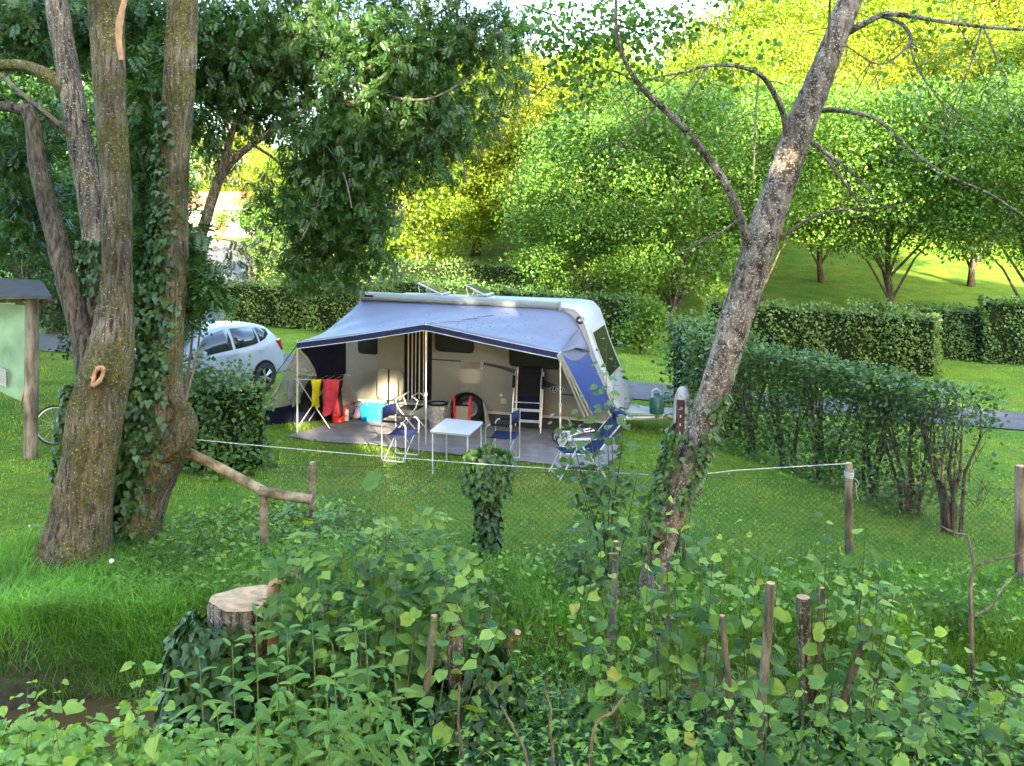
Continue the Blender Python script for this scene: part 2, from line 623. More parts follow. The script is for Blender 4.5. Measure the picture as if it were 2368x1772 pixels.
M['cutwood'] = plain('cut_wood', (0.48, 0.29, 0.15), 0.85, vary=0.35, scale=14, bump=0.5, dirt=0.4, dirtcol=(0.26, 0.15, 0.08))
M['ember'] = plain('fresh_wood', (0.36, 0.20, 0.10), 0.85, vary=0.3, scale=14)
M['piping'] = plain('white_piping', (0.48, 0.49, 0.51), 0.5)


def film_mat():
    m, n, l, out = new_mat('clear_film')
    t = n.new('ShaderNodeBsdfTransparent')
    t.inputs[0].default_value = (0.75, 0.78, 0.76, 1)
    b = n.new('ShaderNodeBsdfPrincipled')
    set_bsdf(b, (0.45, 0.47, 0.45), 0.3)
    nz = n.new('ShaderNodeTexNoise')
    nz.inputs['Scale'].default_value = 3
    mr = n.new('ShaderNodeMapRange')
    mr.inputs['To Min'].default_value = 0.2
    mr.inputs['To Max'].default_value = 0.55
    l.new(nz.outputs['Fac'], mr.inputs['Value'])
    x = n.new('ShaderNodeMixShader')
    l.new(mr.outputs[0], x.inputs[0])
    l.new(t.outputs[0], x.inputs[1])
    l.new(b.outputs[0], x.inputs[2])
    l.new(x.outputs[0], out.inputs[0])
    return m


def canvas_mat(name, color, trans=0.2):
    m, n, l, out = new_mat(name)
    tc = n.new('ShaderNodeTexCoord')
    nz = n.new('ShaderNodeTexNoise')
    nz.inputs['Scale'].default_value = 1.6
    nz.inputs['Detail'].default_value = 6
    l.new(tc.outputs['Object'], nz.inputs['Vector'])
    cr = n.new('ShaderNodeValToRGB')
    cr.color_ramp.elements[0].position = 0.3
    cr.color_ramp.elements[0].color = tuple(c * 0.9 for c in color) + (1,)
    cr.color_ramp.elements[1].position = 0.7
    cr.color_ramp.elements[1].color = tuple(min(1, c * 1.06) for c in color) + (1,)
    l.new(nz.outputs['Fac'], cr.inputs['Fac'])
    b = n.new('ShaderNodeBsdfPrincipled')
    set_bsdf(b, None, 0.5, 0, 0.35)
    l.new(cr.outputs[0], b.inputs['Base Color'])
    n3 = n.new('ShaderNodeTexNoise')
    n3.inputs['Scale'].default_value = 5
    n3.inputs['Detail'].default_value = 3
    l.new(tc.outputs['Object'], n3.inputs['Vector'])
    bp = n.new('ShaderNodeBump')
    bp.inputs['Strength'].default_value = 0.15
    bp.inputs['Distance'].default_value = 0.02
    l.new(n3.outputs['Fac'], bp.inputs['Height'])
    l.new(bp.outputs[0], b.inputs['Normal'])
    t = n.new('ShaderNodeBsdfTranslucent')
    t.inputs[0].default_value = (*color, 1)
    x = n.new('ShaderNodeMixShader')
    x.inputs[0].default_value = trans
    l.new(b.outputs[0], x.inputs[1])
    l.new(t.outputs[0], x.inputs[2])
    l.new(x.outputs[0], out.inputs[0])
    return m


M['film'] = film_mat()
M['canvas'] = canvas_mat('canvas_pale', (0.125, 0.14, 0.195), 0.10)
M['canvas_w'] = canvas_mat('canvas_white', (0.38, 0.37, 0.35), 0.25)
M['canvas_b'] = canvas_mat('canvas_blue', (0.03, 0.055, 0.18), 0.15)


def ground_mat():
    m, n, l, out = new_mat('ground_grass')
    tc = n.new('ShaderNodeTexCoord')

    def noise(scale, det=5, rough=0.6):
        z = n.new('ShaderNodeTexNoise')
        z.inputs['Scale'].default_value = scale
        z.inputs['Detail'].default_value = det
        z.inputs['Roughness'].default_value = rough
        l.new(tc.outputs['Object'], z.inputs['Vector'])
        return z

    def ramp(src, stops):
        c = n.new('ShaderNodeValToRGB')
        e = c.color_ramp.elements
        e[0].position, e[0].color = stops[0][0], (*stops[0][1], 1)
        e[1].position, e[1].color = stops[-1][0], (*stops[-1][1], 1)
        for p, k in stops[1:-1]:
            q = e.new(p)
            q.color = (*k, 1)
        l.new(src, c.inputs['Fac'])
        return c

    a = ramp(noise(9, 8, 0.75).outputs['Fac'], [(0.3, (0.05, 0.12, 0.014)), (0.5, (0.11, 0.21, 0.022)), (0.72, (0.20, 0.30, 0.045))])
    b = ramp(noise(1.1, 5).outputs['Fac'], [(0.35, (0.62, 0.85, 0.75)), (0.65, (1.5, 1.15, 0.9))])
    mx = n.new('ShaderNodeMix')
    mx.data_type = 'RGBA'
    mx.blend_type = 'MULTIPLY'
    mx.inputs['Factor'].default_value = 1
    l.new(a.outputs[0], mx.inputs['A'])
    l.new(b.outputs[0], mx.inputs['B'])
    # worn / bare soil, from a vertex attribute
    at = n.new('ShaderNodeAttribute')
    at.attribute_name = 'soil'
    so = ramp(noise(6, 8, 0.7).outputs['Fac'], [(0.3, (0.035, 0.024, 0.014)), (0.7, (0.13, 0.095, 0.055))])
    nb = noise(3.2, 7, 0.7)
    sm = n.new('ShaderNodeMath')
    sm.operation = 'MULTIPLY_ADD'
    sm.inputs[1].default_value = 1.6
    l.new(nb.outputs['Fac'], sm.inputs[0])
    sm.inputs[2].default_value = -0.8
    sa = n.new('ShaderNodeMath')
    sa.operation = 'ADD'
    sa.use_clamp = True
    l.new(sm.outputs[0], sa.inputs[0])
    l.new(at.outputs['Fac'], sa.inputs[1])
    sg = n.new('ShaderNodeMath')
    sg.operation = 'MULTIPLY'
    sg.use_clamp = True
    l.new(sa.outputs[0], sg.inputs[0])
    l.new(at.outputs['Fac'], sg.inputs[1])
    m2 = n.new('ShaderNodeMix')
    m2.data_type = 'RGBA'
    l.new(sg.outputs[0], m2.inputs['Factor'])
    l.new(mx.outputs['Result'], m2.inputs['A'])
    l.new(so.outputs[0], m2.inputs['B'])
    bs = n.new('ShaderNodeBsdfPrincipled')
    set_bsdf(bs, None, 0.9, 0, 0.15)
    l.new(m2.outputs['Result'], bs.inputs['Base Color'])
    bp = n.new('ShaderNodeBump')
    bp.inputs['Strength'].default_value = 0.9
    bp.inputs['Distance'].default_value = 0.06
    l.new(noise(22, 6, 0.8).outputs['Fac'], bp.inputs['Height'])
    l.new(bp.outputs[0], bs.inputs['Normal'])
    l.new(bs.outputs[0], out.inputs[0])
    return m


def water_mat():
    m, n, l, out = new_mat('stream_water')
    b = n.new('ShaderNodeBsdfPrincipled')
    set_bsdf(b, (0.085, 0.05, 0.022), 0.08, 0, 0.5)
    tc = n.new('ShaderNodeTexCoord')
    nz = n.new('ShaderNodeTexNoise')
    nz.inputs['Scale'].default_value = 5
    nz.inputs['Detail'].default_value = 3
    l.new(tc.outputs['Object'], nz.inputs['Vector'])
    bp = n.new('ShaderNodeBump')
    bp.inputs['Strength'].default_value = 0.15
    bp.inputs['Distance'].default_value = 0.03
    l.new(nz.outputs['Fac'], bp.inputs['Height'])
    l.new(bp.outputs[0], b.inputs['Normal'])
    l.new(b.outputs[0], out.inputs[0])
    return m


M['ground'] = ground_mat()
M['water'] = water_mat()
M['road'] = plain('road_asphalt', (0.085, 0.08, 0.085), 0.85, vary=0.2, scale=3, bump=0.6, bscale=120, dirt=0.4, dirtcol=(0.13, 0.115, 0.10))
M['mark'] = plain('road_paint', (0.62, 0.62, 0.60), 0.7, vary=0.15)

# ------------------------------------------------------------------ ground, stream, roads
TH = R(15)                                            # the pitch, caravan and lane run at this angle
A = Vector((math.cos(TH), -math.sin(TH), 0))
N = Vector((-math.sin(TH), -math.cos(TH), 0))
WP = Vector((-0.81, 18.0, 0))                         # point on the caravan's near wall


def axis(*segs):
    o = []
    for a, b, st in segs:
        o += list(np.arange(a, b, st))
    return np.array(sorted(set(np.round(o, 3))))


gx = axis((-400, -80, 40), (-80, -18, 3), (-18, 18, 0.35), (18, 80, 3), (80, 401, 40))
gy = axis((-60, 3, 4), (3, 5.5, 0.5), (5.5, 10.5, 0.1), (10.5, 40, 0.4), (40, 112, 2), (112, 700, 40))
XX, YY = np.meshgrid(gx, gy)
ZZ = g(XX, YY)
nx, ny = len(gx), len(gy)
idx = np.arange(nx * ny).reshape(ny, nx)
F = np.stack([idx[:-1, :-1], idx[:-1, 1:], idx[1:, 1:], idx[1:, :-1]], -1).reshape(-1, 4)
gm = mesh_np('ground', np.stack([XX, YY, ZZ], -1).reshape(-1, 3), F, M['ground'], True)
ground = link('ground', gm)
tag(ground, 'green sloping lawn with worn patches and muddy stream banks', 'ground', kind='structure')
soil = np.zeros(XX.shape)
dd = np.abs(YY - stream_y(XX))
soil = np.maximum(soil, 1 - sstep(0.75, 1.25, dd))                      # muddy stream bed and bank face
soil = np.maximum(soil, 0.85 * (YY < 7.1))
# worn yellowish strip in front of the mat, ground under hedges
for (px, py, r, w) in [(1080, 1110, 1.5, 0.5), (780, 1080, 1.2, 0.45), (1180, 1330, 1.0, 0.75), (1500, 1340, 1.2, 0.8), (1450, 1130, 1.0, 0.35)]:
    p = G(px, py)
    soil = np.maximum(soil, w * (1 - sstep(r * 0.4, r, np.hypot((XX - p.x) * 0.7, YY - p.y))))
at = gm.attributes.new('soil', 'FLOAT', 'POINT')
at.data.foreach_set('value', soil.astype(np.float32).ravel())

wx = np.linspace(-40, 40, 41)
wv = np.array([(x, stream_y(x) + s * 1.6, WATER) for x in wx for s in (-1, 1)])
wf = np.array([(2 * i, 2 * i + 2, 2 * i + 3, 2 * i + 1) for i in range(40)])
tag(link('stream', mesh_np('stream', wv, wf, M['water'], True)), 'narrow brown stream in the foreground hollow', 'stream', kind='structure')


def strip(name, pts, widths, mat, off, label):
    vs, fs = [], []
    k = 7
    fine = []
    for i in range(len(pts) - 1):
        a, b = np.array(pts[i]), np.array(pts[i + 1])
        m = max(2, int(np.hypot(*(b - a)) / 0.8))
        for j in range(m):
            fine.append((a + (b - a) * j / m, widths[i] + (widths[i + 1] - widths[i]) * j / m))
    fine.append((np.array(pts[-1]), widths[-1]))
    for i, (p, w) in enumerate(fine):
        q = fine[min(i + 1, len(fine) - 1)][0] - fine[max(i - 1, 0)][0]
        q = q / np.hypot(*q)
        nn = np.array((-q[1], q[0]))
        for j in range(k):
            e = p + nn * w * (j / (k - 1) - 0.5)
            vs.append((e[0], e[1], gz(e[0], e[1]) + off))
    for i in range(len(fine) - 1):
        for j in range(k - 1):
            fs.append((i * k + j, i * k + j + 1, (i + 1) * k + j + 1, (i + 1) * k + j))
    o = link(name, mesh_np(name, np.array(vs), np.array(fs), mat, True))
    return tag(o, label, name.split('_')[-1], kind='structure')


lane = [(-26, 30.0), (-14, 27.2), (-6.5, 25.0), (3.5, 22.3), (12, 20.2), (22, 17.8), (40, 13)]
strip('lane_road', lane, [3, 3, 2.9, 2.5, 2.1, 2.2, 2.4], M['road'], 0.03, 'grey asphalt lane passing behind the caravan')
strip('side_road', [(-9.2, 26.5), (-10.6, 31), (-12.8, 38), (-16.0, 50), (-20.0, 62), (-22.5, 70)], [4.5, 3.6, 3.6, 3.8, 4.6, 7.0], M['road'], 0.045,
      'grey side road climbing towards the distant house')
p0 = np.array((-11.3, 33.2))
o = strip('stop_line', [(p0[0] - 1.7, p0[1] - 0.4), (p0[0] + 1.7, p0[1] + 0.4)], [0.18, 0.18], M['mark'], 0.06, 'white painted line across the side road')


# ------------------------------------------------------------------ leaves
def kite(w=0.32, fold=0.10):
    return np.array([(0, 0, 0), (w, 0.45, fold), (0, 1, 0), (-w, 0.45, fold)], float), np.array([(0, 1, 2), (0, 2, 3)])


def ovate(w=0.42, k=5, fold=0.08, heart=0.0, tip=0.12):
    """broad leaf: midrib and rounded margins, base at the origin, along +Y"""
    mid, lft, rgt = [], [], []
    for i in range(k + 1):
        t = i / k
        mid.append((0, t, -0.10 * t * t))
    for i in range(1, k):
        t = i / k
        ww = w * (math.sin(math.pi * t ** 0.72)) ** 0.75
        yy = t - (heart * 0.16 if i == 1 else 0)
        rgt.append((ww, yy, fold * ww / w - 0.10 * t * t))
        lft.append((-ww, yy, fold * ww / w - 0.10 * t * t))
    V = mid + rgt + lft
    r0, l0 = k + 1, k + 1 + (k - 1)
    Fs = []
    for side in (r0, l0):
        s = [side + i for i in range(k - 1)]
        tri = [(0, s[0], 1)]
        for i in range(k - 2):
            tri += [(i + 1, s[i], s[i + 1]), (i + 1, s[i + 1], i + 2)]
        tri += [(k - 1, s[-1], k)]
        if side == l0:
            tri = [(a, c, b) for a, b, c in tri]
        Fs += tri
    return np.array(V, float), np.array(Fs)


def ivyleaf():
    V = np.array([(0, 0, 0), (.30, -.08, .05), (.52, .22, .02), (.30, .42, .06), (.22, .75, .03), (0, 1, -.05), (-.22, .75, .03), (-.30, .42, .06), (-.52, .22, .02), (-.30, -.08, .05)], float)
    return V, np.array([(0, i, i + 1) for i in range(1, 9)])


def pinnate(n=5, w=0.24, ll=0.42):
    """compound leaf: pairs of narrow leaflets on a drooping stalk"""
    Vs, Fs = [], []
    kv, kf = kite(w, 0.06)

    def put(org, ang, s):
        c, sn = math.cos(ang), math.sin(ang)
        v = kv * s
        q = np.stack([v[:, 0] * c + v[:, 1] * sn, -v[:, 0] * sn + v[:, 1] * c, v[:, 2] - 0.18 * s * (kv[:, 1])], -1) + np.array(org)
        b = sum(len(a) for a in Vs)
        Vs.append(q)
        Fs.append(kf + b)
    for i in range(n):
        t = 0.12 + 0.78 * i / n
        z = -0.35 * t * t
        put((0, t, z), R(62), ll * (0.8 + 0.3 * math.sin(math.pi * t)))
        put((0, t + 0.02, z), -R(62), ll * (0.8 + 0.3 * math.sin(math.pi * t)))
    put((0, 0.9, -0.3), 0, ll * 1.05)
    return np.concatenate(Vs), np.concatenate(Fs)


def scatter(tmpl, C, Yd, Zn, S):
    """copies of a leaf template at centres C, leaf axis Yd, leaf normal about Zn, sizes S -> V, F"""
    tv, tf = tmpl
    n, k = len(C), len(tv)
    Yd = Yd / (np.linalg.norm(Yd, axis=1, keepdims=True) + 1e-9)
    X = np.cross(Yd, Zn)
    X /= (np.linalg.norm(X, axis=1, keepdims=True) + 1e-9)
    Z = np.cross(X, Yd)
    V = (tv[None, :, 0:1] * X[:, None, :] + tv[None, :, 1:2] * Yd[:, None, :] + tv[None, :, 2:3] * Z[:, None, :]) * np.asarray(S)[:, None, None] + C[:, None, :]
    Fo = tf[None] + (np.arange(n) * k)[:, None, None]
    return V.reshape(-1, 3), Fo.reshape(-1, tf.shape[1])


def rdir(n, flat=1.0):
    d = rng.normal(size=(n, 3))
    d[:, 2] *= flat
    return d / (np.linalg.norm(d, axis=1, keepdims=True) + 1e-9)


def upn(n, jitter=0.55):
    u = rng.normal(size=(n, 3)) * jitter
    u[:, 2] += 1
    return u / np.linalg.norm(u, axis=1, keepdims=True)


def clump_points(centers, radii, n, shell=0.55):
    """points spread through ellipsoid clumps, denser towards their outside"""
    centers = np.asarray(centers, float)
    radii = np.asarray(radii, float)
    w = radii.prod(axis=1) ** (2 / 3)
    k = rng.choice(len(centers), size=n, p=w / w.sum())
    d = rdir(n)
    r = rng.random(n) ** (1 / 3)
    r = shell + (1 - shell) * r if shell else r
    r = np.where(rng.random(n) < 0.25, rng.random(n), r)
    r *= 1 + 0.18 * rng.normal(size=n)
    return centers[k] + d * radii[k] * r[:, None], d


def foliage(name, parent, pts, out, tmpl, size, mat, droop=0.3, jit=0.6, nj=0.55):
    n = len(pts)
    yd = out * 0.7 + rng.normal(size=(n, 3)) * jit
    yd[:, 2] -= droop
    V, Fo = scatter(tmpl, pts, yd, upn(n, nj), size * rng.uniform(0.65, 1.25, n))
    o = link(name, mesh_np(name, V, Fo, mat), parent)
    return tag(o, kind='stuff')


# ------------------------------------------------------------------ trees
def tree_meshes(seed, height, crown_r, crown_z0, n_leaf, leaf, mat, bark, tmpl, n_cl=34, trunk_r=0.16, lean=(0, 0), droop=0.25, reject=None, squash=1.0, flat=0.5, nj=0.3):
    """returns (trunk mesh, crown mesh) for a tree rooted at the origin"""
    rr = random.Random(seed)
    mb = MB()
    H = height
    k = 9
    pts = [(lean[0] * (i / k) + 0.12 * math.sin(i * 1.3 + seed), lean[1] * (i / k) + 0.12 * math.cos(i * 1.7 + seed), -0.25 + H * 0.86 * i / k) for i in range(k + 1)]
    rad = [trunk_r * (1.45 if i == 0 else 1) * (1 - 0.88 * i / k) + 0.01 for i in range(k + 1)]
    mb.tube(pts, rad, 9, noise=0.12, seed=seed)
    cs, rs = [], []
    zc = (crown_z0 + H) / 2
    hz = (H - crown_z0) / 2
    for i in range(n_cl):
        for _ in range(40):
            u = Vector((rr.gauss(0, 1), rr.gauss(0, 1), rr.gauss(0, 1))).normalized() * rr.uniform(0.45, 0.98)
            c = Vector((u.x * crown_r * (1.0 - 0.22 * u.z), u.y * crown_r * squash, zc + u.z * hz))
            if all((c - Vector(q)).length > crown_r * (0.24 if n_cl < 60 else 0.17) for q in cs):
                break
        cs.append(tuple(c + Vector((lean[0] * 0.7, lean[1] * 0.7, 0))))
        s = crown_r * rr.uniform(0.12, 0.30) * (1.25 if n_cl < 60 else 1.0)
        rs.append((s * 1.3, s * 1.3, s * flat))
    for c in cs[::2 if n_cl < 60 else 4]:
        f = min(0.95, max(0.2, (c[2] - 0.35 * crown_r) / H))
        j = min(k, max(1, int(f * k * 0.95)))
        a = Vector(pts[j])
        b = Vector(c)
        mid = (a + b) / 2 + Vector((0, 0, 0.12 * (b - a).length))
        r0 = rad[j] * 0.5
        mb.tube([a, mid, b], [max(0.02, r0), max(0.015, r0 * 0.6), 0.01], 5, cap=False)
    me = bpy.data.meshes.new('trunk')
    me.from_pydata(mb.v, [], mb.f)
    for p in me.polygons:
        p.use_smooth = True
    me.materials.append(bark)
    pt, out = clump_points(cs, rs, n_leaf, 0.55)
    if reject is not None:
        keep = reject(pt)
        pt, out = pt[keep], out[keep]
    n = len(pt)
    yd = out * 0.6 + rng.normal(size=(n, 3)) * 0.6
    yd[:, 2] -= droop
    V, Fo = scatter(tmpl, pt, yd, upn(n, nj), leaf * rng.uniform(0.45, 1.45, n))
    cm = mesh_np('crown', V, Fo, mat)
    return me, cm


def place_tree(name, label, meshes, x, y, sc=1.0, rz=0.0, group=None, cat='tree', z=None, sz=None):
    t = thing(name, label, cat, (x, y, gz(x, y) if z is None else z), rz, group)
    t.scale = (sc, sc, sz or sc)
    link('trunk', meshes[0], t)
    tag(link('crown', meshes[1], t), kind='stuff')
    return t


KITE = kite()
KITEW = kite(0.42, 0.08)
OV = ovate()
OV3 = ovate(k=3)
ROUND = ovate(0.52, 4, 0.06, 1.0)
IVY = ivyleaf()
PIN = pinnate(5, 0.19, 0.40)

# tree kinds used for the wood behind the pitch
kinds = {
    'a': tree_meshes(1, 12.5, 4.3, 0.4, 62000, 0.135, M['lf_far'], M['bark_dark'], KITEW, 120, 0.22, flat=0.75, nj=0.45),
    'b': tree_meshes(2, 12.0, 4.0, 0.8, 60000, 0.135, M['lf_far2'], M['bark_dark'], KITEW, 115, 0.2, flat=0.8, nj=0.45),
    'c': tree_meshes(3, 10.5, 4.0, 2.3, 62000, 0.115, M['lf_mid'], M['bark_dark'], KITEW, 120, 0.15, flat=0.7, nj=0.45),
    'f': tree_meshes(8, 10.5, 4.1, 0.8, 62000, 0.115, M['lf_mid'], M['bark_dark'], KITEW, 125, 0.15, flat=0.75, nj=0.45),
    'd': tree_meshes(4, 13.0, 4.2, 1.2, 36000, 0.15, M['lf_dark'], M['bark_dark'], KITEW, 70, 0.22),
    'e': tree_meshes(5, 5.0, 1.7, 1.5, 6000, 0.11, M['lf_mid'], M['bark_dark'], KITEW, 22, 0.08),
}
lab = {'a': 'leafy sunlit maple in the wood behind the pitch', 'b': 'tall yellow-green tree in the sunlit wood on the slope',
       'c': 'shaded leafy tree growing behind the clipped hedges', 'd': 'dark dense tree in the shade behind the mossy trunks',
       'e': 'small round tree on a thin stem beside the side road'}
lab['f'] = lab['c']
nam = {'f': 'hedge_tree', 'a': 'maple_tree', 'b': 'wood_tree', 'c': 'hedge_tree', 'd': 'dark_tree', 'e': 'young_tree'}
grp = {'f': 'trees behind the hedges', 'a': 'maples behind the pitch', 'b': 'trees of the sunlit wood', 'c': 'trees behind the hedges', 'd': 'dark trees behind the trunks', 'e': 'young trees'}
spots = [
    # px of trunk, distance, kind, scale
    (960, 46, 'a', 0.95), (1100, 50, 'a', 1.0), (1240, 46, 'b', 0.92), (1040, 60, 'b', 1.05), (1190, 62, 'b', 1.0),
    (840, 52, 'b', 0.85), (1330, 58, 'b', 1.0), (1440, 52, 'a', 1.0), (1580, 58, 'b', 1.1), (1700, 54, 'a', 1.05), (1850, 58, 'b', 1.15),
    (1980, 64, 'b', 1.1), (2110, 66, 'b', 1.2), (2260, 60, 'b', 1.15), (2400, 58, 'a', 1.2), (2540, 52, 'b', 1.2),
    (1400, 75, 'b', 1.15), (1740, 76, 'b', 1.65), (1930, 80, 'b', 1.8), (2160, 82, 'b', 1.9), (2420, 78, 'b', 1.8), (2040, 72, 'a', 1.55), (2300, 70, 'b', 1.6), (1830, 70, 'a', 1.45), (1120, 80, 'b', 1.0),
    (1360, 35.0, 'f', 0.80), (1560, 34.5, 'f', 0.92), (1480, 40, 'f', 0.95), (1760, 38, 'c', 0.95), (2055, 37.5, 'c', 0.98), (2380, 34, 'c', 0.98), (2250, 44, 'c', 1.0), (1900, 45, 'c', 0.95),
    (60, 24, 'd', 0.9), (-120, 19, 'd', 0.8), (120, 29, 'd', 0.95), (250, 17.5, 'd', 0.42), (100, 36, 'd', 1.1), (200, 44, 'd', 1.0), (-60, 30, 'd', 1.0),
    (430, 82, 'b', 0.85), (560, 86, 'b', 0.9), (640, 70, 'b', 0.62), (720, 62, 'a', 0.7), (330, 78, 'b', 0.9), (800, 78, 'b', 0.95),
    (573, 44, 'e', 0.95), (700, 50, 'e', 1.1),
]
OWN = {1360: 'shaded tree growing from the hedge just behind the caravan nose', 1560: 'shaded tree whose crown shows left of the leaning trunk', 2055: 'tree with bare dark trunk standing alone behind the broad clipped hedge',
       2380: 'tree overhanging the taller dark hedge of the meadow', 960: 'sunlit maple rising behind the awning roof and hanging ash leaves', 1440: 'maple half hidden behind the shaded hedge trees',
       573: 'small tree on a thin brown stem beside the side road', 700: 'small round tree behind the corner hedge'}
for i, (px, Y, k, sc) in enumerate(spots):
    x = (px - CXP) / FPX * Y
    own = OWN.get(px)
    place_tree(nam[k], own or lab[k], kinds[k], x, Y, sc, rz=i * 1.37, group=grp[k])

# unseen trees added behind the camera to throw the pitch into shade
BEAMS = [(Vector((-2.5, 17.9, 0.55)), 0.75), (Vector((-0.9, 17.9, 2.45)), 0.35), (Vector((-2.0, 15.6, 0.0)), 0.6)]  # crown gaps cut along sun paths to light wall, casing and mat
shade_spec = [(-14, 15), (-9.5, 15.5), (-5, 15), (-0.5, 16), (3.6, 17), (7.5, 17.5), (11.2, 17), (15, 17), (18.8, 20), (21.8, 28), (25, 30), (29.8, 18), (33.4, 28), (37.5, 29), (42, 25), (47, 15)]  # heights chosen by where shade should fall
for i, (x, h) in enumerate(shade_spec):
    y = -12.0 + 0.8 * math.sin(i * 2.1)
    zb = gz(x, y)

    def reject(pt, x=x, y=y, zb=zb):
        keep = np.ones(len(pt), bool)
        for q, r in BEAMS:
            w = pt + np.array((x, y, zb)) - np.array(q)
            s = np.array(SUN_TO)
            d = w - (w @ s)[:, None] * s
            keep &= np.linalg.norm(d, axis=1) > r
        return keep
    ms = tree_meshes(60 + i, h, 3.4, 0.6, 8200, 0.62, M['lf_dark'], M['bark_dark'], KITEW, 34, 0.25, reject=reject)
    place_tree('shade_tree', 'unseen tall tree added behind the viewpoint to shade the pitch', ms, x, y, 1.0, 0.0, 'added shade trees behind the viewpoint', z=zb)


# ---- trunks traced from the photo
def trunk_part(name, parent, path, Y, mat, n=18, noise=0.1, seed=1, flare=None, sub=4, ridge=0.0):
    """path: (x, y, width) in display pixels at distance Y (or a 4-tuple with its own distance)"""
    pts, rad = [], []
    for q in path:
        yy = q[3] if len(q) > 3 else Y
        pts.append(D(q[0], q[1], yy))
        rad.append(q[2] * S22 / FPX * yy / 2)
    # resample with a smooth curve
    fp, fr = [], []
    for i in range(len(pts) - 1):
        a = pts[max(i - 1, 0)]
        b, c = pts[i], pts[i + 1]
        d = pts[min(i + 2, len(pts) - 1)]
        for j in range(sub):
            t = j / sub
            fp.append(0.5 * ((2 * b) + (c - a) * t + (2 * a - 5 * b + 4 * c - d) * t * t + (3 * b - a - 3 * c + d) * t ** 3))
            fr.append(rad[i] * (1 - t) + rad[i + 1] * t)
    fp.append(pts[-1])
    fr.append(rad[-1])
    loc = Vector(parent.location)
    return MB().tube([p - loc for p in fp], fr, n, noise=noise, seed=seed, ridge=ridge).build(name, mat, parent, smooth=True), fp


def sprays(path, n, spread, rr):
    """points scattered around a limb path"""
    path = np.array([tuple(p) for p in path])
    k = rr.integers(0, len(path), n)
    return path[k] + rr.normal(size=(n, 3)) * spread


# mossy multi-stemmed tree, left
tb = D(165, 1215, 10.3)
t1 = thing('mossy_tree', 'large old tree with forked mossy trunk, lichen spots and a knot hole', 'tree', (tb.x, tb.y, gz(tb.x, tb.y)))
trunk_part('trunk', t1, [(148, 1290, 236), (156, 1225, 168), (174, 1120, 124), (190, 1000, 108), (206, 900, 118), (230, 800, 104), (246, 700, 78), (252, 600, 62), (250, 400, 61), (238, 200, 63), (226, 0, 70), (215, -160, 66), (205, -330, 50)], 10.3, M['bark_moss'], 56, 0.05, 3, sub=10, ridge=0.03)
trunk_part('stem', t1, [(205, 870, 70), (192, 760, 62), (168, 690, 48), (140, 590, 44), (110, 470, 42), (82, 360, 36), (66, 250, 30), (40, 235, 24), (-10, 228, 20)], 10.4, M['bark_dark'], 12, 0.12, 4)
trunk_part('stem', t1, [(236, 820, 66, 10.5), (216, 640, 50, 10.7), (200, 450, 52, 10.8), (172, 300, 50, 10.8), (150, 170, 48, 10.8), (122, 0, 46, 10.8), (100, -170, 40, 10.8)], 10.8, M['bark'], 40, 0.05, 5, sub=8, ridge=0.03)
trunk_part('limb', t1, [(158, 208, 34, 10.8), (120, 172, 30), (70, 148, 26), (20, 140, 26), (-60, 150, 22)], 10.7, M['bark_moss'], 10, 0.12, 6)
trunk_part('limb', t1, [(150, 290, 12, 10.7), (100, 245, 10), (50, 205, 10), (0, 160, 8)], 10.5, M['bark_twig'], 6, 0.1, 7)
# knot hole: pale collar, shallow dish coloured black for the shade inside
kc = D(213, 812, 10.3 - 0.30)
mb = MB()
ring = []
for k in range(18):
    a = 2 * math.pi * k / 18
    ring.append(kc + Vector((0.05 * math.cos(a) + 0.03 * math.sin(a), -0.02 + 0.01 * math.cos(2 * a), 0.10 * math.sin(a) + 0.02 * math.cos(a))))
loc = Vector(t1.location)
mb.tube([p - loc for p in ring + ring[:1]], [0.018 + 0.012 * math.sin(i_ * 0.9) ** 2 for i_ in range(19)], 8, cap=False, noise=0.5, seed=3)
collar = mb.build('knot_collar', M['ember'], t1, smooth=True)
mb = MB()
mb.add([kc - loc + Vector((0, 0.0, 0))] + [kc - loc + Vector((0.045 * math.cos(a), -0.012, 0.085 * math.sin(a))) for a in np.linspace(0, 2 * math.pi, 13)[:-1]], [(0, i + 1, (i + 1) % 12 + 1) for i in range(12)])
mb.build('hollow', M['black'], t1)
# torn pale strip of wood at the top of the trunk
trunk_part('torn_wood', t1, [(262, 130, 10, 10.0), (256, 70, 16, 10.0), (262, 30, 14, 9.98), (268, 0, 12, 9.98), (272, -60, 10, 9.98)], 10.0, M['ember'], 6, 0.3, 8)

# ivy-clad trunk right behind it
tb2 = D(275, 1180, 11.0)
t2 = thing('ivy_tree', 'old tree with ivy climbing its trunk and a swollen base', 'tree', (tb2.x, tb2.y, gz(tb2.x, tb2.y)))
_, ivp = trunk_part('trunk', t2, [(270, 1270, 140), (282, 1170, 112), (312, 1050, 112), (338, 960, 128), (348, 900, 108), (352, 820, 76), (358, 700, 74), (366, 600, 72), (374, 400, 64), (386, 200, 66), (394, 0, 62), (400, -180, 56)], 11.0, M['bark_moss'], 52, 0.05, 9, sub=10, ridge=0.03)
trunk_part('burl', t2, [(345, 985, 40, 10.8), (380, 955, 66, 10.75), (398, 925, 60, 10.75), (392, 880, 36, 10.8), (365, 850, 20, 10.9)], 10.8, M['bark_moss'], 36, 0.06, 10, sub=8, ridge=0.04)


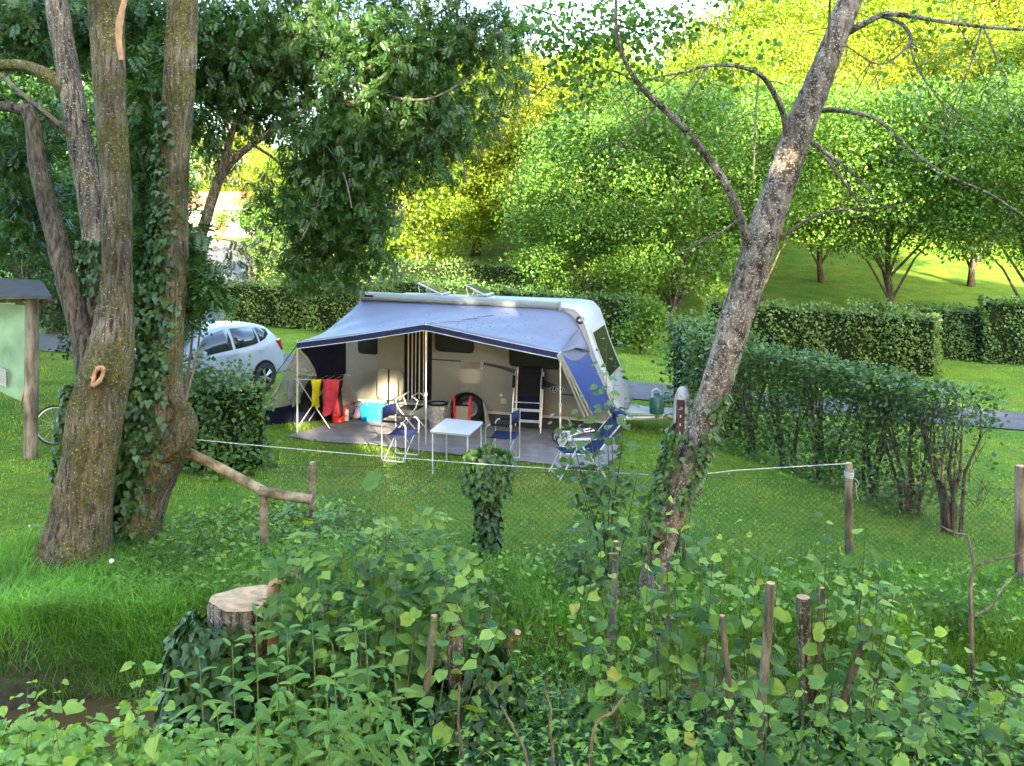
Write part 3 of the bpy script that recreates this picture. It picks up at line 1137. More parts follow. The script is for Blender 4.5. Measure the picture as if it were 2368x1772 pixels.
def ivy_on(parent, path, n, rad, size=0.075, side=None, mat='lf_ivy', name='ivy'):
    path = np.array([tuple(p) for p in path])
    k = rng.random(n) * (len(path) - 1)
    i = k.astype(int)
    c = path[i] + (path[np.minimum(i + 1, len(path) - 1)] - path[i]) * (k - i)[:, None]
    a = rng.random(n) * 2 * np.pi if side is None else rng.normal(side[0], side[1], n)
    o = np.stack([np.cos(a), np.sin(a), np.zeros(n)], -1)
    rr_ = np.asarray(rad)
    r = rr_[i] + (rr_[np.minimum(i + 1, len(rr_) - 1)] - rr_[i]) * (k - i) if rr_.ndim else np.full(n, rad)
    pts = c + o * (r * rng.uniform(0.85, 1.25, n))[:, None] - np.array(parent.location)
    yd = o * 0.35 + rng.normal(size=(n, 3)) * 0.35
    yd[:, 2] -= 0.9
    zn = o + rng.normal(size=(n, 3)) * 0.35
    zn[:, 2] += 0.35
    V, Fo = scatter(IVY, pts, yd, zn, size * rng.uniform(0.6, 1.3, n))
    return tag(link(name, mesh_np(name, V, Fo, M[mat]), parent), kind='stuff')


ivr = [D(0, 0, 1)] and [0.40, 0.34, 0.33, 0.36, 0.30, 0.24, 0.24, 0.24, 0.21, 0.21, 0.2, 0.18]
irad = np.interp(np.linspace(0, 1, len(ivp)), np.linspace(0, 1, len(ivr)), ivr)
low = [i for i, p in enumerate(ivp) if p.z > 0.2]
hi_ = [i for i in low if ivp[i].z < 5.6]
ivy_on(t2, [ivp[i] for i in hi_], 1500, [irad[i] for i in hi_], 0.07, side=(-2.6, 0.6))
mid_ = [i for i in low if ivp[i].z < 4.3]
ivy_on(t2, [ivp[i] for i in mid_], 2600, [irad[i] for i in mid_], 0.075, side=(-2.3, 0.55))
ivy_on(t2, [ivp[i] + Vector((-0.15, -0.1, 0)) for i in low if ivp[i].z < 3.6], 1500, [irad[i] + 0.06 for i in low if ivp[i].z < 3.6], 0.085, side=(-2.3, 0.6))
# ivy on the thin left stem
pth = [D(*q, 10.35) for q in [(150, 1250), (128, 1100), (130, 950), (150, 830)]]
ivy_on(t1, pth, 500, 0.06, 0.07)
pth = [D(*q, 10.55) for q in [(214, 640), (196, 560), (190, 520)]]
ivy_on(t1, pth, 350, 0.14, 0.07)

# slender leaning ash with two forks; feathery compound leaves hang all round it
ab = G(455, 1010)
t3 = thing('leaning_ash', 'slender leaning ash forking in two, feathery leaves hanging in curtains', 'tree', (ab.x, 13.2, gz(ab.x, 13.2)))
_, pa = trunk_part('trunk', t3, [(372, 960, 36), (385, 700, 30), (412, 590, 26), (440, 490, 25), (468, 400, 22), (482, 365, 20), (500, 290, 15), (530, 225, 13), (575, 170, 11), (630, 100, 9), (690, 0, 7), (730, -90, 6)], 13.2, M['bark'], 10, 0.08, 11)
_, pb = trunk_part('limb', t3, [(474, 390, 18), (500, 352, 16), (545, 312, 14), (620, 262, 12), (690, 218, 10), (760, 175, 8), (838, 112, 6), (900, 60, 6), (980, 10, 5)], 13.2, M['bark'], 8, 0.08, 12)
sub_l = [[(625, 262), (690, 300), (740, 370), (760, 450)], [(700, 212), (800, 230), (900, 260), (1000, 330)], [(560, 190), (640, 160), (760, 90), (900, 40)], [(760, 175), (850, 210), (940, 210), (1040, 150)], [(838, 112), (940, 110), (1060, 80), (1120, 40)], [(500, 290), (470, 230), (450, 150), (460, 60)], [(690, 218), (700, 320), (690, 430), (650, 520)], [(545, 312), (610, 360), (640, 440), (630, 540)]]
twg = []
for i, s in enumerate(sub_l):
    _, q = trunk_part('branch', t3, [(a, b, 7 - 1.4 * j, 13.0 + (i % 3 - 1) * 0.5 * j / 2) for j, (a, b) in enumerate(s)], 13.0, M['bark_twig'], 5, 0.1, 20 + i)
    twg.append(q)


def pin_cloud(parent, blobs, n, size, mat, name='crown', tmpl=None):
    """blobs: (x, y, rx, ry) display pixels, distance, depth radius, weight"""
    w = np.array([b[6] * b[2] * b[3] for b in blobs], float)
    k = rng.choice(len(blobs), size=n, p=w / w.sum())
    pts = np.zeros((n, 3))
    d = rdir(n) * (rng.random(n) ** 0.45)[:, None]
    for j, b in enumerate(blobs):
        s = k == j
        Y = b[4] + d[s, 1] * b[5]
        x = (b[0] + d[s, 0] * b[2]) * S22
        y = (b[1] + d[s, 2] * b[3]) * S22
        pts[s] = np.stack([(x - CXP) / FPX * b[4], Y, CAMH - (y - HY) / FPX * b[4]], -1)
    pts -= np.array(parent.location)
    yd = rng.normal(size=(n, 3)) * 0.6
    yd[:, 2] -= 0.45
    V, Fo = scatter(tmpl or PIN, pts, yd, upn(n, 0.5), size * rng.uniform(0.7, 1.25, n))
    return tag(link(name, mesh_np(name, V, Fo, M[mat]), parent), kind='stuff')


blobs = [(520, 110, 120, 130, 13.2, 1.0, .7), (640, 60, 130, 110, 13.5, 1.2, .8), (760, 110, 150, 130, 13.5, 1.2, 1.2), (900, 120, 140, 130, 13.5, 1.2, 1.3), (1010, 70, 130, 80, 13.6, 1.2, 1.0),
         (690, 300, 95, 110, 13.2, 1.0, 1.4), (780, 330, 110, 120, 13.4, 1.1, 1.5), (700, 440, 100, 110, 13.2, 0.9, 1.5), (790, 470, 80, 90, 13.3, 0.9, 1.3), (660, 560, 60, 80, 13.2, 0.6, 1.2), (750, 570, 70, 70, 13.3, 0.7, 1.0),
         (870, 260, 130, 90, 13.4, 1.1, 1.1), (980, 260, 110, 90, 13.4, 1.1, 1.0), (930, 350, 90, 60, 13.4, 0.9, .7), (1080, 170, 80, 90, 13.5, .9, .5), (560, 250, 70, 60, 13.2, .8, .3), (590, 420, 60, 70, 13.2, .7, .45), (830, 560, 50, 40, 13.2, .5, .5), (500, 190, 70, 90, 13.4, .8, .9), (600, 180, 80, 90, 13.6, .9, .9), (560, 60, 130, 80, 13.8, 1.0, .8), (470, 320, 50, 70, 13.4, .5, .5),
         (540, 540, 50, 60, 13, .5, .2), (800, -90, 330, 110, 13.5, 1.6, 1.0), (470, 40, 70, 90, 13.2, .7, .5)]
pin_cloud(t3, blobs + [(480, 130, 80, 130, 13.8, .8, 1.0), (560, 230, 90, 70, 13.9, .8, .8), (640, 130, 110, 110, 14.0, .9, .9), (1100, 60, 90, 70, 13.8, .9, .6)], 22000, 0.15, 'lf_ash')
# hanging twigs inside the curtain
mb = MB()
for i in range(46):
    b = blobs[int(rng.integers(3, 14))]
    x0, y0 = b[0] + rng.normal() * b[2] * 0.5, b[1] - b[3] * 0.7
    q = [D(x0, y0, b[4]), D(x0 + rng.normal() * 12, y0 + b[3] * 0.6, b[4] + 0.1), D(x0 + rng.normal() * 28, y0 + b[3] * 1.4, b[4] + rng.normal() * 0.2)]
    mb.tube([v - Vector(t3.location) for v in q], [0.012, 0.009, 0.004], 4, cap=False)
tag(mb.build('twigs', M['bark_twig'], t3), kind='stuff')

# elder-like suckers with compound leaves round the ivy trunk
eb = G(470, 1075)
t4 = thing('elder_bush', 'dark compound-leaved suckers growing round the ivy trunk', 'shrub', (D(400, 800, 11.4).x, 11.4, gz(-4.4, 11.4)))
blobs4 = [(330, 460, 55, 80, 11.6, .4, 1), (330, 560, 55, 70, 11.3, .4, 1), (400, 520, 40, 90, 11.5, .3, .6), (420, 600, 60, 60, 11.3, .4, 1), (370, 660, 50, 60, 11.2, .3, 1), (330, 200, 60, 120, 11.8, .5, .6), (310, 330, 50, 80, 11.7, .5, .8), (470, 640, 40, 30, 11.3, .3, .35)]
pin_cloud(t4, blobs4, 1900, 0.21, 'lf_ash', 'foliage')
mb = MB()
for (x, y, x2, y2) in [(395, 900, 420, 560), (400, 900, 345, 500), (398, 880, 440, 640), (385, 700, 330, 250), (350, 520, 320, 150), (410, 620, 480, 640)]:
    mb.tube([D(x, y, 11.3) - Vector(t4.location), D((x + x2) / 2 + 8, (y + y2) / 2, 11.4) - Vector(t4.location), D(x2, y2, 11.5) - Vector(t4.location)], [0.02, 0.014, 0.006], 5)
mb.build('stems', M['bark_twig'], t4)

# overhanging boughs of the big left trees (dark leaves top left)
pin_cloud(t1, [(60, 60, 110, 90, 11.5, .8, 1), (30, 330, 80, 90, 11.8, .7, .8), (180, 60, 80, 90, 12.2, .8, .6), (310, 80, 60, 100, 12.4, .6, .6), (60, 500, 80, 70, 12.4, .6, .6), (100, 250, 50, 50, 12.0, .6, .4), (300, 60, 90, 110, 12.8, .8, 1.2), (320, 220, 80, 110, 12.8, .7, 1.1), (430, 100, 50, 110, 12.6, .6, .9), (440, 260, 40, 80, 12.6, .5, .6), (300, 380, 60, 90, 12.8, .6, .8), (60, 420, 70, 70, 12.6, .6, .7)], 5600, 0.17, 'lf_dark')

# leaning lichened tree, right
lb = D(1398, 1285, 9.9)
t5 = thing('leaning_tree', 'leaning tree with pale flaking lichened bark and long bare branches', 'tree', (lb.x, lb.y, gz(lb.x, lb.y)))
_, p5 = trunk_part('trunk', t5, [(1396, 1330, 88), (1408, 1270, 58), (1424, 1190, 56), (1448, 1110, 63), (1478, 1045, 76), (1500, 980, 65), (1528, 890, 65), (1560, 790, 65), (1590, 690, 67), (1618, 600, 67), (1648, 510, 70), (1684, 400, 65), (1722, 290, 62), (1762, 190, 56), (1800, 95, 51), (1836, 0, 48), (1880, -130, 40), (1930, -270, 33)], 9.9, M['bark_pale'], 48, 0.06, 13, sub=10, ridge=0.02)
brs = [
    [(1618, 540, 34), (1608, 500, 26), (1592, 450, 24), (1560, 385, 22), (1510, 315, 21), (1455, 255, 19), (1400, 205, 16), (1368, 165, 14), (1345, 120, 12), (1332, 70, 11), (1331, 0, 9), (1336, -90, 7)],
    [(1716, 330, 24), (1700, 290, 19), (1690, 240, 16), (1668, 195, 15), (1640, 160, 13), (1590, 143, 11), (1530, 142, 9), (1470, 158, 6), (1400, 170, 4)],
    [(1828, 70, 26), (1860, 55, 19), (1905, 33, 16), (1945, 32, 14), (2020, 44, 11), (2120, 58, 9), (2240, 66, 7)],
    [(1905, 35, 13), (1945, 50, 11), (1968, 80, 10), (1955, 105, 8), (1900, 140, 5), (1830, 100, 3)],
    [(1745, 246, 18), (1790, 238, 14), (1850, 245, 11), (1900, 262, 10), (1950, 310, 9), (2000, 350, 8), (2060, 385, 7), (2140, 420, 5), (2230, 480, 3)],
    [(1745, 300, 18), (1790, 335, 12), (1830, 365, 9), (1870, 400, 6), (1890, 430, 4)],
    [(1785, 342, 11), (1810, 375, 9), (1840, 420, 7), (1855, 435, 5)],
    [(1672, 530, 14), (1720, 490, 9), (1775, 462, 7), (1850, 450, 5), (1920, 448, 4), (1985, 430, 2)],
    [(1775, 200, 12), (1782, 150, 9), (1790, 80, 8), (1793, 0, 6), (1796, -60, 5)],
    [(1530, 142, 8), (1490, 200, 6), (1470, 240, 5), (1440, 280, 3)],
    [(1965, 82, 8), (1975, 130, 6), (2010, 190, 5), (2050, 240, 4), (2090, 275, 2)],
    [(2120, 58, 6), (2100, 130, 5), (2070, 200, 4), (2050, 260, 2)],
    [(2125, 60, 6), (2150, 120, 5), (2172, 180, 4), (2180, 260, 2)],
    [(1405, 208, 8), (1360, 170, 6), (1310, 152, 5), (1240, 170, 4), (1180, 185, 3)],
    [(1345, 115, 8), (1290, 80, 6), (1230, 45, 5), (1160, 20, 4), (1090, 0, 3)],
    [(1420, 225, 7), (1370, 290, 5), (1330, 330, 4), (1290, 400, 3)],
    [(1640, 160, 7), (1632, 240, 5), (1630, 330, 4), (1626, 400, 2)],
    [(1600, 470, 7), (1560, 500, 5), (1500, 530, 4), (1440, 560, 2)],
]
tips = []
for i, b in enumerate(brs):
    _, q = trunk_part('branch', t5, [(x, y, w * 0.8, 9.9 - 0.12 * j + (0.05 * i % 0.3)) for j, (x, y, w) in enumerate(b)], 9.9, M['bark_pale'] if b[0][2] > 17 else M['bark_twig'], 8 if b[0][2] > 14 else 5, 0.1, 40 + i)
    tips.append(q)
rt = random.Random(77)
mb = MB()
for k_ in range(90):
    q = tips[rt.randrange(len(tips))]
    a_ = q[rt.randrange(len(q) // 3, len(q))] - Vector(t5.location)
    L_w = rt.uniform(0.25, 0.9)
    d_w = Vector((rt.gauss(0, 0.5), rt.gauss(0, 0.3), -rt.uniform(0.1, 0.9))).normalized()
    e_ = a_ + d_w * L_w
    m_ = (a_ + e_) / 2 + Vector((rt.gauss(0, .05), 0, rt.uniform(0, .08)))
    mb.tube([a_, m_, e_], [0.006, 0.0045, 0.002], 4, cap=False)
    b_ = m_ + Vector((rt.gauss(0, .2), rt.gauss(0, .1), -rt.uniform(.05, .3)))
    mb.tube([m_, b_], [0.004, 0.0015], 3, cap=False)
tag(mb.build('twigs', M['bark_dark'], t5), kind='stuff')
blobs5 = [(1180, 60, 90, 60, 9.4, .5, 1), (1240, 120, 80, 70, 9.4, .5, 1.2), (1330, 60, 90, 70, 9.3, .5, 1.3), (1420, 70, 90, 60, 9.4, .5, 1), (1260, 200, 70, 60, 9.5, .5, .8), (1480, 60, 60, 40, 9.4, .4, .5), (1380, 150, 70, 50, 9.4, .5, .6), (1220, 310, 60, 90, 9.6, .5, .5), (1560, 200, 90, 60, 9.5, .5, .25), (1980, 150, 120, 100, 9.4, .5, .15), (1450, -60, 330, 90, 9.5, .9, .7), (2050, 40, 120, 60, 9.5, .5, .2), (1600, 110, 90, 60, 9.4, .4, .3), (1980, 330, 110, 70, 9.4, .4, .15), (1480, 250, 80, 60, 9.5, .4, .3), (2130, 180, 80, 90, 9.4, .4, .2)]
pin_cloud(t5, blobs5, 3800, 0.062, 'lf_mid', 'crown', OV3)
# ivy and small shoots on its foot
ivy_on(t5, [D(1452, 1090, 9.8), D(1490, 1000, 9.8), D(1512, 940, 9.8), D(1540, 850, 9.85)], 420, 0.17, 0.06, side=(-0.6, 0.5), mat='lf_hedge2')
ivy_on(t5, [D(1420, 1190, 9.8), D(1450, 1090, 9.8), D(1470, 1000, 9.8), D(1490, 930, 9.8)], 520, 0.2, 0.065, side=(3.3, 0.5), mat='lf_hedge2')


# ------------------------------------------------------------------ hedges
def hedge(name, label, a, b, thick, h, n, leaf, mat, group=None, ragged=0.085, hb=None, cat='hedge'):
    """clipped hedge along the ground from a to b (x, y)"""
    a, b = np.array(a, float), np.array(b, float)
    L = np.hypot(*(b - a))
    u = (b - a) / L
    v = np.array((-u[1], u[0]))
    mid = (a + b) / 2
    t = thing(name, label, cat, (mid[0], mid[1], gz(*mid)), 0, group)
    base = np.array(t.location)
    hb = h if hb is None else hb
    s, d, z = rng.random(n), rng.uniform(-0.5, 0.5, n), rng.random(n)
    face = rng.random(n)
    dep = np.abs(rng.normal(size=n)) * 0.09
    ar = np.array([2 * L * h, 2 * thick * h, L * thick])
    pr = ar / ar.sum()
    side = face < pr[0]
    end = (face >= pr[0]) & (face < pr[0] + pr[1])
    top = face >= pr[0] + pr[1]
    sg = np.where(rng.random(n) < 0.72, -1, 1)
    if v[1] < 0:
        sg = -sg
    d = np.where(side, sg * (0.5 - dep / thick), d)
    s = np.where(end, np.where(rng.random(n) < 0.5, 0.0 + dep / L, 1 - dep / L), s)
    zz = np.where(top, 1 - dep / h, z)
    hh = h + (hb - h) * s
    bulge = ragged * (np.sin(s * L * 2.1 + z * 3) + np.sin(s * L * 5.3 + 1 + z * 2)) * 0.7 + rng.normal(size=n) * ragged * 0.55
    pos = a[None] + u[None] * (s * L + np.where(end, bulge, 0))[:, None] + v[None] * (d * thick + np.where(side, np.sign(d) * bulge, 0))[:, None]
    gzz = g(pos[:, 0], pos[:, 1])
    zz = zz * hh + np.where(top, bulge, 0) + gzz
    pts = np.stack([pos[:, 0], pos[:, 1], zz], -1) - base
    out = np.zeros((n, 3))
    out[side, :2] = (v[None] * np.sign(d)[:, None])[side]
    out[end, :2] = (u[None] * np.where(s > 0.5, 1, -1)[:, None])[end]
    out[top, 2] = 1
    yd = rng.normal(size=(n, 3)) * 0.7 + out * 0.3
    yd[:, 2] -= 0.15
    zn = out * 0.7 + rng.normal(size=(n, 3)) * 0.5
    zn[:, 2] += 0.7
    hole = np.sin(s * L * 1.7 + z * 2.2) * np.sin(s * L * 0.6 - z * 4.1 + L) + 0.6 * np.sin(s * L * 6.1 + z * 7.0)
    kp = rng.random(n) > np.clip(hole - 0.25, 0, 0.75)
    pts, yd, zn = pts[kp], yd[kp], zn[kp]
    V, Fo = scatter(KITEW, pts, yd, zn, leaf * rng.uniform(0.5, 1.4, len(pts)))
    tag(link('foliage', mesh_np('foliage', V, Fo, mat), t), kind='stuff')
    # twiggy heart of the hedge
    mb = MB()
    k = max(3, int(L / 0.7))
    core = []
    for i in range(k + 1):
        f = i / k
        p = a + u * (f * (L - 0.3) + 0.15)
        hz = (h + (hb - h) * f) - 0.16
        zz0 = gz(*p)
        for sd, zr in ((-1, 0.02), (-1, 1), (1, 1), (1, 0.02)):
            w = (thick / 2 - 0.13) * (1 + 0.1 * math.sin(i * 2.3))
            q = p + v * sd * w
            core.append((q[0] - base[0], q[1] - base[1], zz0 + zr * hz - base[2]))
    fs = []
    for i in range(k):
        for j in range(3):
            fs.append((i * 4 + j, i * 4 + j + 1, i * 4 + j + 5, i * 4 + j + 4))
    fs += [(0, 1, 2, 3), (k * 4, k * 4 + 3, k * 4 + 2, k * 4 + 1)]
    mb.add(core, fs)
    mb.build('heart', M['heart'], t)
    return t


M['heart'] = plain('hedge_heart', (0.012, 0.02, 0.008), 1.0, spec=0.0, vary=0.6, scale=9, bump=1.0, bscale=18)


def xat(px, Y):
    return (px - CXP) / FPX * Y


hedge('clipped_hedge', 'clipped hedge at the corner of the side road behind the car', (xat(528, 33), 33.4), (xat(905, 32), 32.0), 1.3, 1.55, 11000, 0.085, M['lf_hedge'], hb=1.75)
hedge('clipped_hedge', 'tall clipped hedge behind the caravan roof, touched by sun', (xat(612, 39), 39.0), (xat(1290, 38), 38.0), 1.3, 2.05, 12000, 0.10, M['lf_hedge'], hb=1.6)
hedge('clipped_hedge', 'lower hedge hidden behind the awning and caravan roof', (xat(880, 33.5), 33.5), (xat(1480, 31), 31.0), 1.2, 1.8, 11000, 0.085, M['lf_hedge2'], hb=1.7)
hedge('clipped_hedge', 'broad clipped hedge on the lawn between two lanes', (xat(1640, 29.5), 29.5), (xat(2172, 26.6), 26.6), 1.3, 1.85, 13000, 0.085, M['lf_hedge'], hb=1.80)
hedge('clipped_hedge', 'low dark hedge at the foot of the meadow', (xat(1960, 31.5), 31.5), (xat(2285, 30.4), 30.4), 1.0, 1.75, 7000, 0.085, M['lf_hedge2'])
hedge('clipped_hedge', 'taller dark hedge continuing the low hedge of the meadow', (xat(2262, 30.2), 30.1), (xat(2560, 28.8), 28.8), 1.2, 2.1, 8000, 0.085, M['lf_hedge2'])
hedge('clipped_hedge', 'brown-tipped hedge beside the far side road', (xat(600, 43), 43.0), (xat(760, 46), 46), 1.5, 2.3, 5000, 0.11, M['lf_hedge'])
hedge('laurel_hedge', 'untidy dark green bush half hiding the white car', (xat(415, 14.9), 14.9), (xat(590, 14.2), 14.2), 0.9, 1.42, 9000, 0.075, M['lf_hedge2'], ragged=0.24, cat='bush')
hedge('ivy_bank', 'tall dense shrub where the hedgerow meets the leaning tree', (xat(1600, 20.5), 20.4), (xat(1690, 17.6), 17.7), 1.2, 2.1, 6500, 0.08, M['lf_hedge2'], ragged=0.16, cat='bush')

# row of hedgerow shrubs with bare stems, receding on the right
row = [(1660, 17.2, 2.0, 0.55, 900), (1735, 16.4, 2.0, 0.5, 1000), (1820, 15.6, 2.0, 0.45, 1200), (1905, 14.8, 1.98, 0.5, 1300), (2010, 13.9, 1.98, 0.42, 1300), (2105, 13.1, 1.96, 0.36, 1150), (2200, 12.35, 2.0, 0.36, 900)]
for i, (px, Y, h, r, n) in enumerate(row):
    x = xat(px, Y)
    last = i == len(row) - 1
    t = thing('hedgerow_shrub', 'clipped shrub with bare twisted stems at the open end of the hedgerow' if last else 'leafy clipped shrub with dark stems in the receding hedgerow', 'shrub', (x, Y, gz(x, Y)), 0, None if last else 'shrubs of the receding hedgerow')
    rr = random.Random(300 + i)
    du_, dv_ = Vector((-0.40, 0.92, 0)), Vector((0.92, 0.40, 0))          # along and across the row
    for k in range(9 if last else 7):
        al = rr.uniform(-0.5, 0.5 if not last else 0.35)
        ac = rr.uniform(-0.26, 0.26)
        e = du_ * al + dv_ * ac
        b0 = e * 0.22 + Vector((rr.uniform(-.03, .03), rr.uniform(-.03, .03), 0))
        pts = [tuple(b0 + Vector((0, 0, -0.1))), tuple(b0 * 1.3 + Vector((rr.uniform(-.03, .03), 0, 0.35))), tuple(e * 0.65 + Vector((rr.uniform(-.07, .07), rr.uniform(-.05, .05), 0.85))), tuple(e * 0.95 + Vector((rr.uniform(-.06, .06), 0, 1.35))), tuple(e * 1.05 + Vector((rr.uniform(-.05, .05), 0, h - rr.uniform(0.05, 0.3))))]
        MB().tube(pts, [0.036, 0.028, 0.02, 0.014, 0.005], 7, noise=0.2, seed=k).build('stem', M['bark_dark'], t, smooth=True)
    mb = MB()
    for k in range(90):
        q = du_ * rr.uniform(-0.5, 0.5) + dv_ * rr.uniform(-0.25, 0.25) + Vector((0, 0, rr.uniform(0.35, 1.75)))
        mb.tube([q, q + Vector((rr.uniform(-.12, .12), rr.uniform(-.12, .12), .12)), q + Vector((rr.uniform(-.25, .25), rr.uniform(-.25, .25), rr.uniform(.15, .35)))], [0.007, 0.005, 0.002], 4, cap=False)
    tag(mb.build('twigs', M['bark_dark'], t), kind='stuff')
    nl = int(n * (3.4 if not last else 1.5))
    al = rng.uniform(-0.60, 0.60 if not last else 0.32, nl)
    ac = rng.uniform(-1, 1, nl)
    ac = 0.33 * np.sign(ac) * np.abs(ac) ** 0.5
    zz = h * (1 - rng.random(nl) ** 1.25 * (0.98 if not last else 0.8))
    dens = 0.55 + 0.55 * np.sin(al * 5.1 + i * 2.0) * np.sin(zz * 3.3 + i)
    dens = np.where(zz > h - 0.55, 1.0, np.where(last, dens * 0.35, dens))
    kp = rng.random(nl) < dens
    al, ac, zz = al[kp], ac[kp], zz[kp]
    pt = np.stack([-0.40 * al + 0.92 * ac, 0.92 * al + 0.40 * ac, zz], -1) + rng.normal(size=(len(al), 3)) * 0.035
    out = np.stack([0.92 * np.sign(ac), 0.4 * np.sign(ac), 0 * ac + 0.3], -1)
    foliage('foliage', t, pt, out, KITEW, 0.075, M['lf_hedge2'], 0.1)

# sapling-like bushes behind the lane at the caravan's right
pt, out = clump_points([(0, 0, 0.5), (0.4, 0, 0.9), (-0.4, 0, 0.7), (0.1, 0, 1.5), (0.5, 0.2, 1.3)], [(0.5, 0.4, 0.4)] * 5, 2200, 0.2)
bx = xat(1480, 29)
t = thing('wild_bush', 'loose leafy bush in front of the far hedge beside the caravan front', 'bush', (bx, 29, gz(bx, 29)))
foliage('foliage', t, pt, out, KITEW, 0.12, M['lf_mid'])
MB().tube([(0, 0, -.1), (0.1, 0, .8), (0.1, 0, 1.5)], [0.05, 0.03, 0.01], 6).build('stem', M['bark_dark'], t)


# ------------------------------------------------------------------ caravan
# wall coordinates: s along the wall, z up, taken from photo pixels on the wall plane
def W(px, py):
    p = ray_plane(px, py, WP, N)
    return (p - WP).dot(A), p.z


car_v = thing('caravan', 'cream and white touring caravan with striped door curtain and dark windows', 'caravan', tuple(WP), -TH)


def wall_poly(pxs, off, thick, name, mat, parent=None, bevel=0.0):
    """flat piece on the wall, outline in photo pixels, its outer face 'off' in front of the wall"""
    pts = [W(*q) for q in pxs]
    return MB().prism([(s, -off, z) for s, z in pts], (0, thick, 0)).build(name, mat, parent or car_v, bevel=bevel)


def rounded(pxs, rad=0.25, k=4):
    """round the corners of a quad outline in pixels"""
    o = []
    n = len(pxs)
    for i in range(n):
        p, a, b = Vector(pxs[i]), Vector(pxs[i - 1]), Vector(pxs[(i + 1) % n])
        L = min((a - p).length, (b - p).length)
        r = min(rad * L, 12)
        q0, q1 = p + (a - p).normalized() * r, p + (b - p).normalized() * r
        for j in range(k + 1):
            t = j / k
            o.append(tuple((1 - t) ** 2 * q0 + 2 * t * (1 - t) * p + t * t * q1))
    return o


def inset(pxs, d):
    c = Vector((sum(q[0] for q in pxs) / len(pxs), sum(q[1] for q in pxs) / len(pxs)))
    o = []
    for q in pxs:
        v = Vector(q) - c
        o.append(tuple(c + Vector((v.x - math.copysign(min(d, abs(v.x)), v.x), v.y - math.copysign(min(d, abs(v.y)), v.y)))))
    return o


def line_y(px, a, b):
    return a[1] + (b[1] - a[1]) * (px - a[0]) / (b[0] - a[0])


front = [(1300, 712), (1330, 717), (1347, 736), (1358, 768), (1372, 812), (1391, 860), (1411, 908), (1426, 944), (1431, 966), (1424, 982)]
prof = [W(*q) for q in front]
arch_c = W(1081, 956)
arch_r = 0.40
bot = [W(1310, 969), W(1160, 956)]
arch = [(arch_c[0] + arch_r * math.cos(a), arch_c[1] + arch_r * math.sin(a)) for a in np.linspace(0, math.pi, 13)]
left = [W(1000, 943), W(840, 928)]
zl, zr = W(840, 694)[1], W(1300, 712)[1]
sl, sr = W(840, 694)[0], W(1300, 712)[0]
roofz = lambda s: zl + (zr - zl) * (s - sl) / (sr - sl)
SB = -2.78
rear = [(SB, left[-1][1] + 0.05), (SB - 0.02, 1.3), (SB + 0.06, 1.75), (SB + 0.22, 2.2), (SB + 0.34, roofz(SB) - 0.1), (SB + 0.55, roofz(SB + 0.5))]
prof = prof + bot + arch + left + rear
cen = Vector((sum(p[0] for p in prof) / len(prof), sum(p[1] for p in prof) / len(prof)))
BW = 2.1
mb = MB()
n = len(prof)
rings = [(0.0, 0.06), (0.025, 0.02), (0.07, 0.0), (BW - 0.07, 0.0), (BW - 0.025, 0.02), (BW, 0.06)]
vs = []
na = len(front) + len(bot)
for t, ins in rings:
    for i, q in enumerate(prof):
        v = Vector(q) - cen
        in_arch = na <= i < na + len(arch)
        f = 1 - (0 if in_arch or q[1] < 0.8 and i not in range(6) else ins / max(0.3, v.length))
        w = cen + v * f
        vs.append((w.x, t, w.y))
fs = [tuple(range(n)), tuple(range(len(vs) - 1, len(vs) - n - 1, -1))]
for r in range(len(rings) - 1):
    for i in range(n):
        j = (i + 1) % n
        fs.append((r * n + i, r * n + j, (r + 1) * n + j, (r + 1) * n + i))
mb.add(vs, fs)
body = mb.build('body', M['cream'], car_v, smooth=True)
# white front cap and roof: a shell a few millimetres proud of the body
mb = MB()
cap = [W(*q) for q in front]
cap = [(SB + 0.42, roofz(SB + 0.42) - 0.05), (SB + 0.6, roofz(SB + 0.6))] + cap
ts = [0.012, 0.03, 0.08, BW / 2, BW - 0.08, BW - 0.03, BW - 0.012]
oo = [-0.035, -0.008, 0.012, 0.02, 0.012, -0.008, -0.035]
vs = []
for t, off in zip(ts, oo):
    for i, q in enumerate(cap):
        a, b = Vector(cap[max(i - 1, 0)]), Vector(cap[min(i + 1, len(cap) - 1)])
        tg = (b - a).normalized()
        nn = Vector((-tg.y, tg.x))
        w = Vector(q) + nn * off
        vs.append((w.x, t, w.y))
k = len(cap)
mb.add(vs, [(r * k + i, r * k + i + 1, (r + 1) * k + i + 1, (r + 1) * k + i) for r in range(len(ts) - 1) for i in range(k - 1)])
mb.build('front_shell', M['cwhite'], car_v, smooth=True)
# side strip of white along the front edge (awning rail)
pts = [W(*q) for q in front[:-1]]
mb = MB()
mb.tube([(s, -0.015, z) for s, z in [(sl, zl - 0.01)] + pts], 0.018, 6)
mb.build('awning_rail', M['cwhite'], car_v, smooth=True)
# broad white front corner panel between rail and nose
fp = [(1296, 712), (1326, 717), (1344, 737), (1355, 770), (1369, 815), (1388, 862), (1408, 910), (1422, 946), (1426, 964), (1414, 968), (1394, 930), (1372, 876), (1352, 822), (1340, 780), (1332, 752), (1316, 733), (1296, 726)]
wall_poly(fp, 0.014, 0.012, 'corner_panel', M['cwhite'])

# windows
wins = [[(829, 752), (877, 756), (877, 821), (829, 817)], [(1007, 748), (1097, 752), (1097, 818), (1007, 812)], [(1178, 797), (1296, 808), (1294, 856), (1178, 846)]]
for q in wins:
    w = wall_poly(rounded(inset(q, -2.5), 0.22), 0.022, 0.02, 'window', M['black'], bevel=0.004)
    wall_poly(rounded(q, 0.22), 0.036, 0.013, 'pane', M['glass'], w, bevel=0.006)
    c = (sum(a[0] for a in q) / 4, sum(a[1] for a in q) / 4)
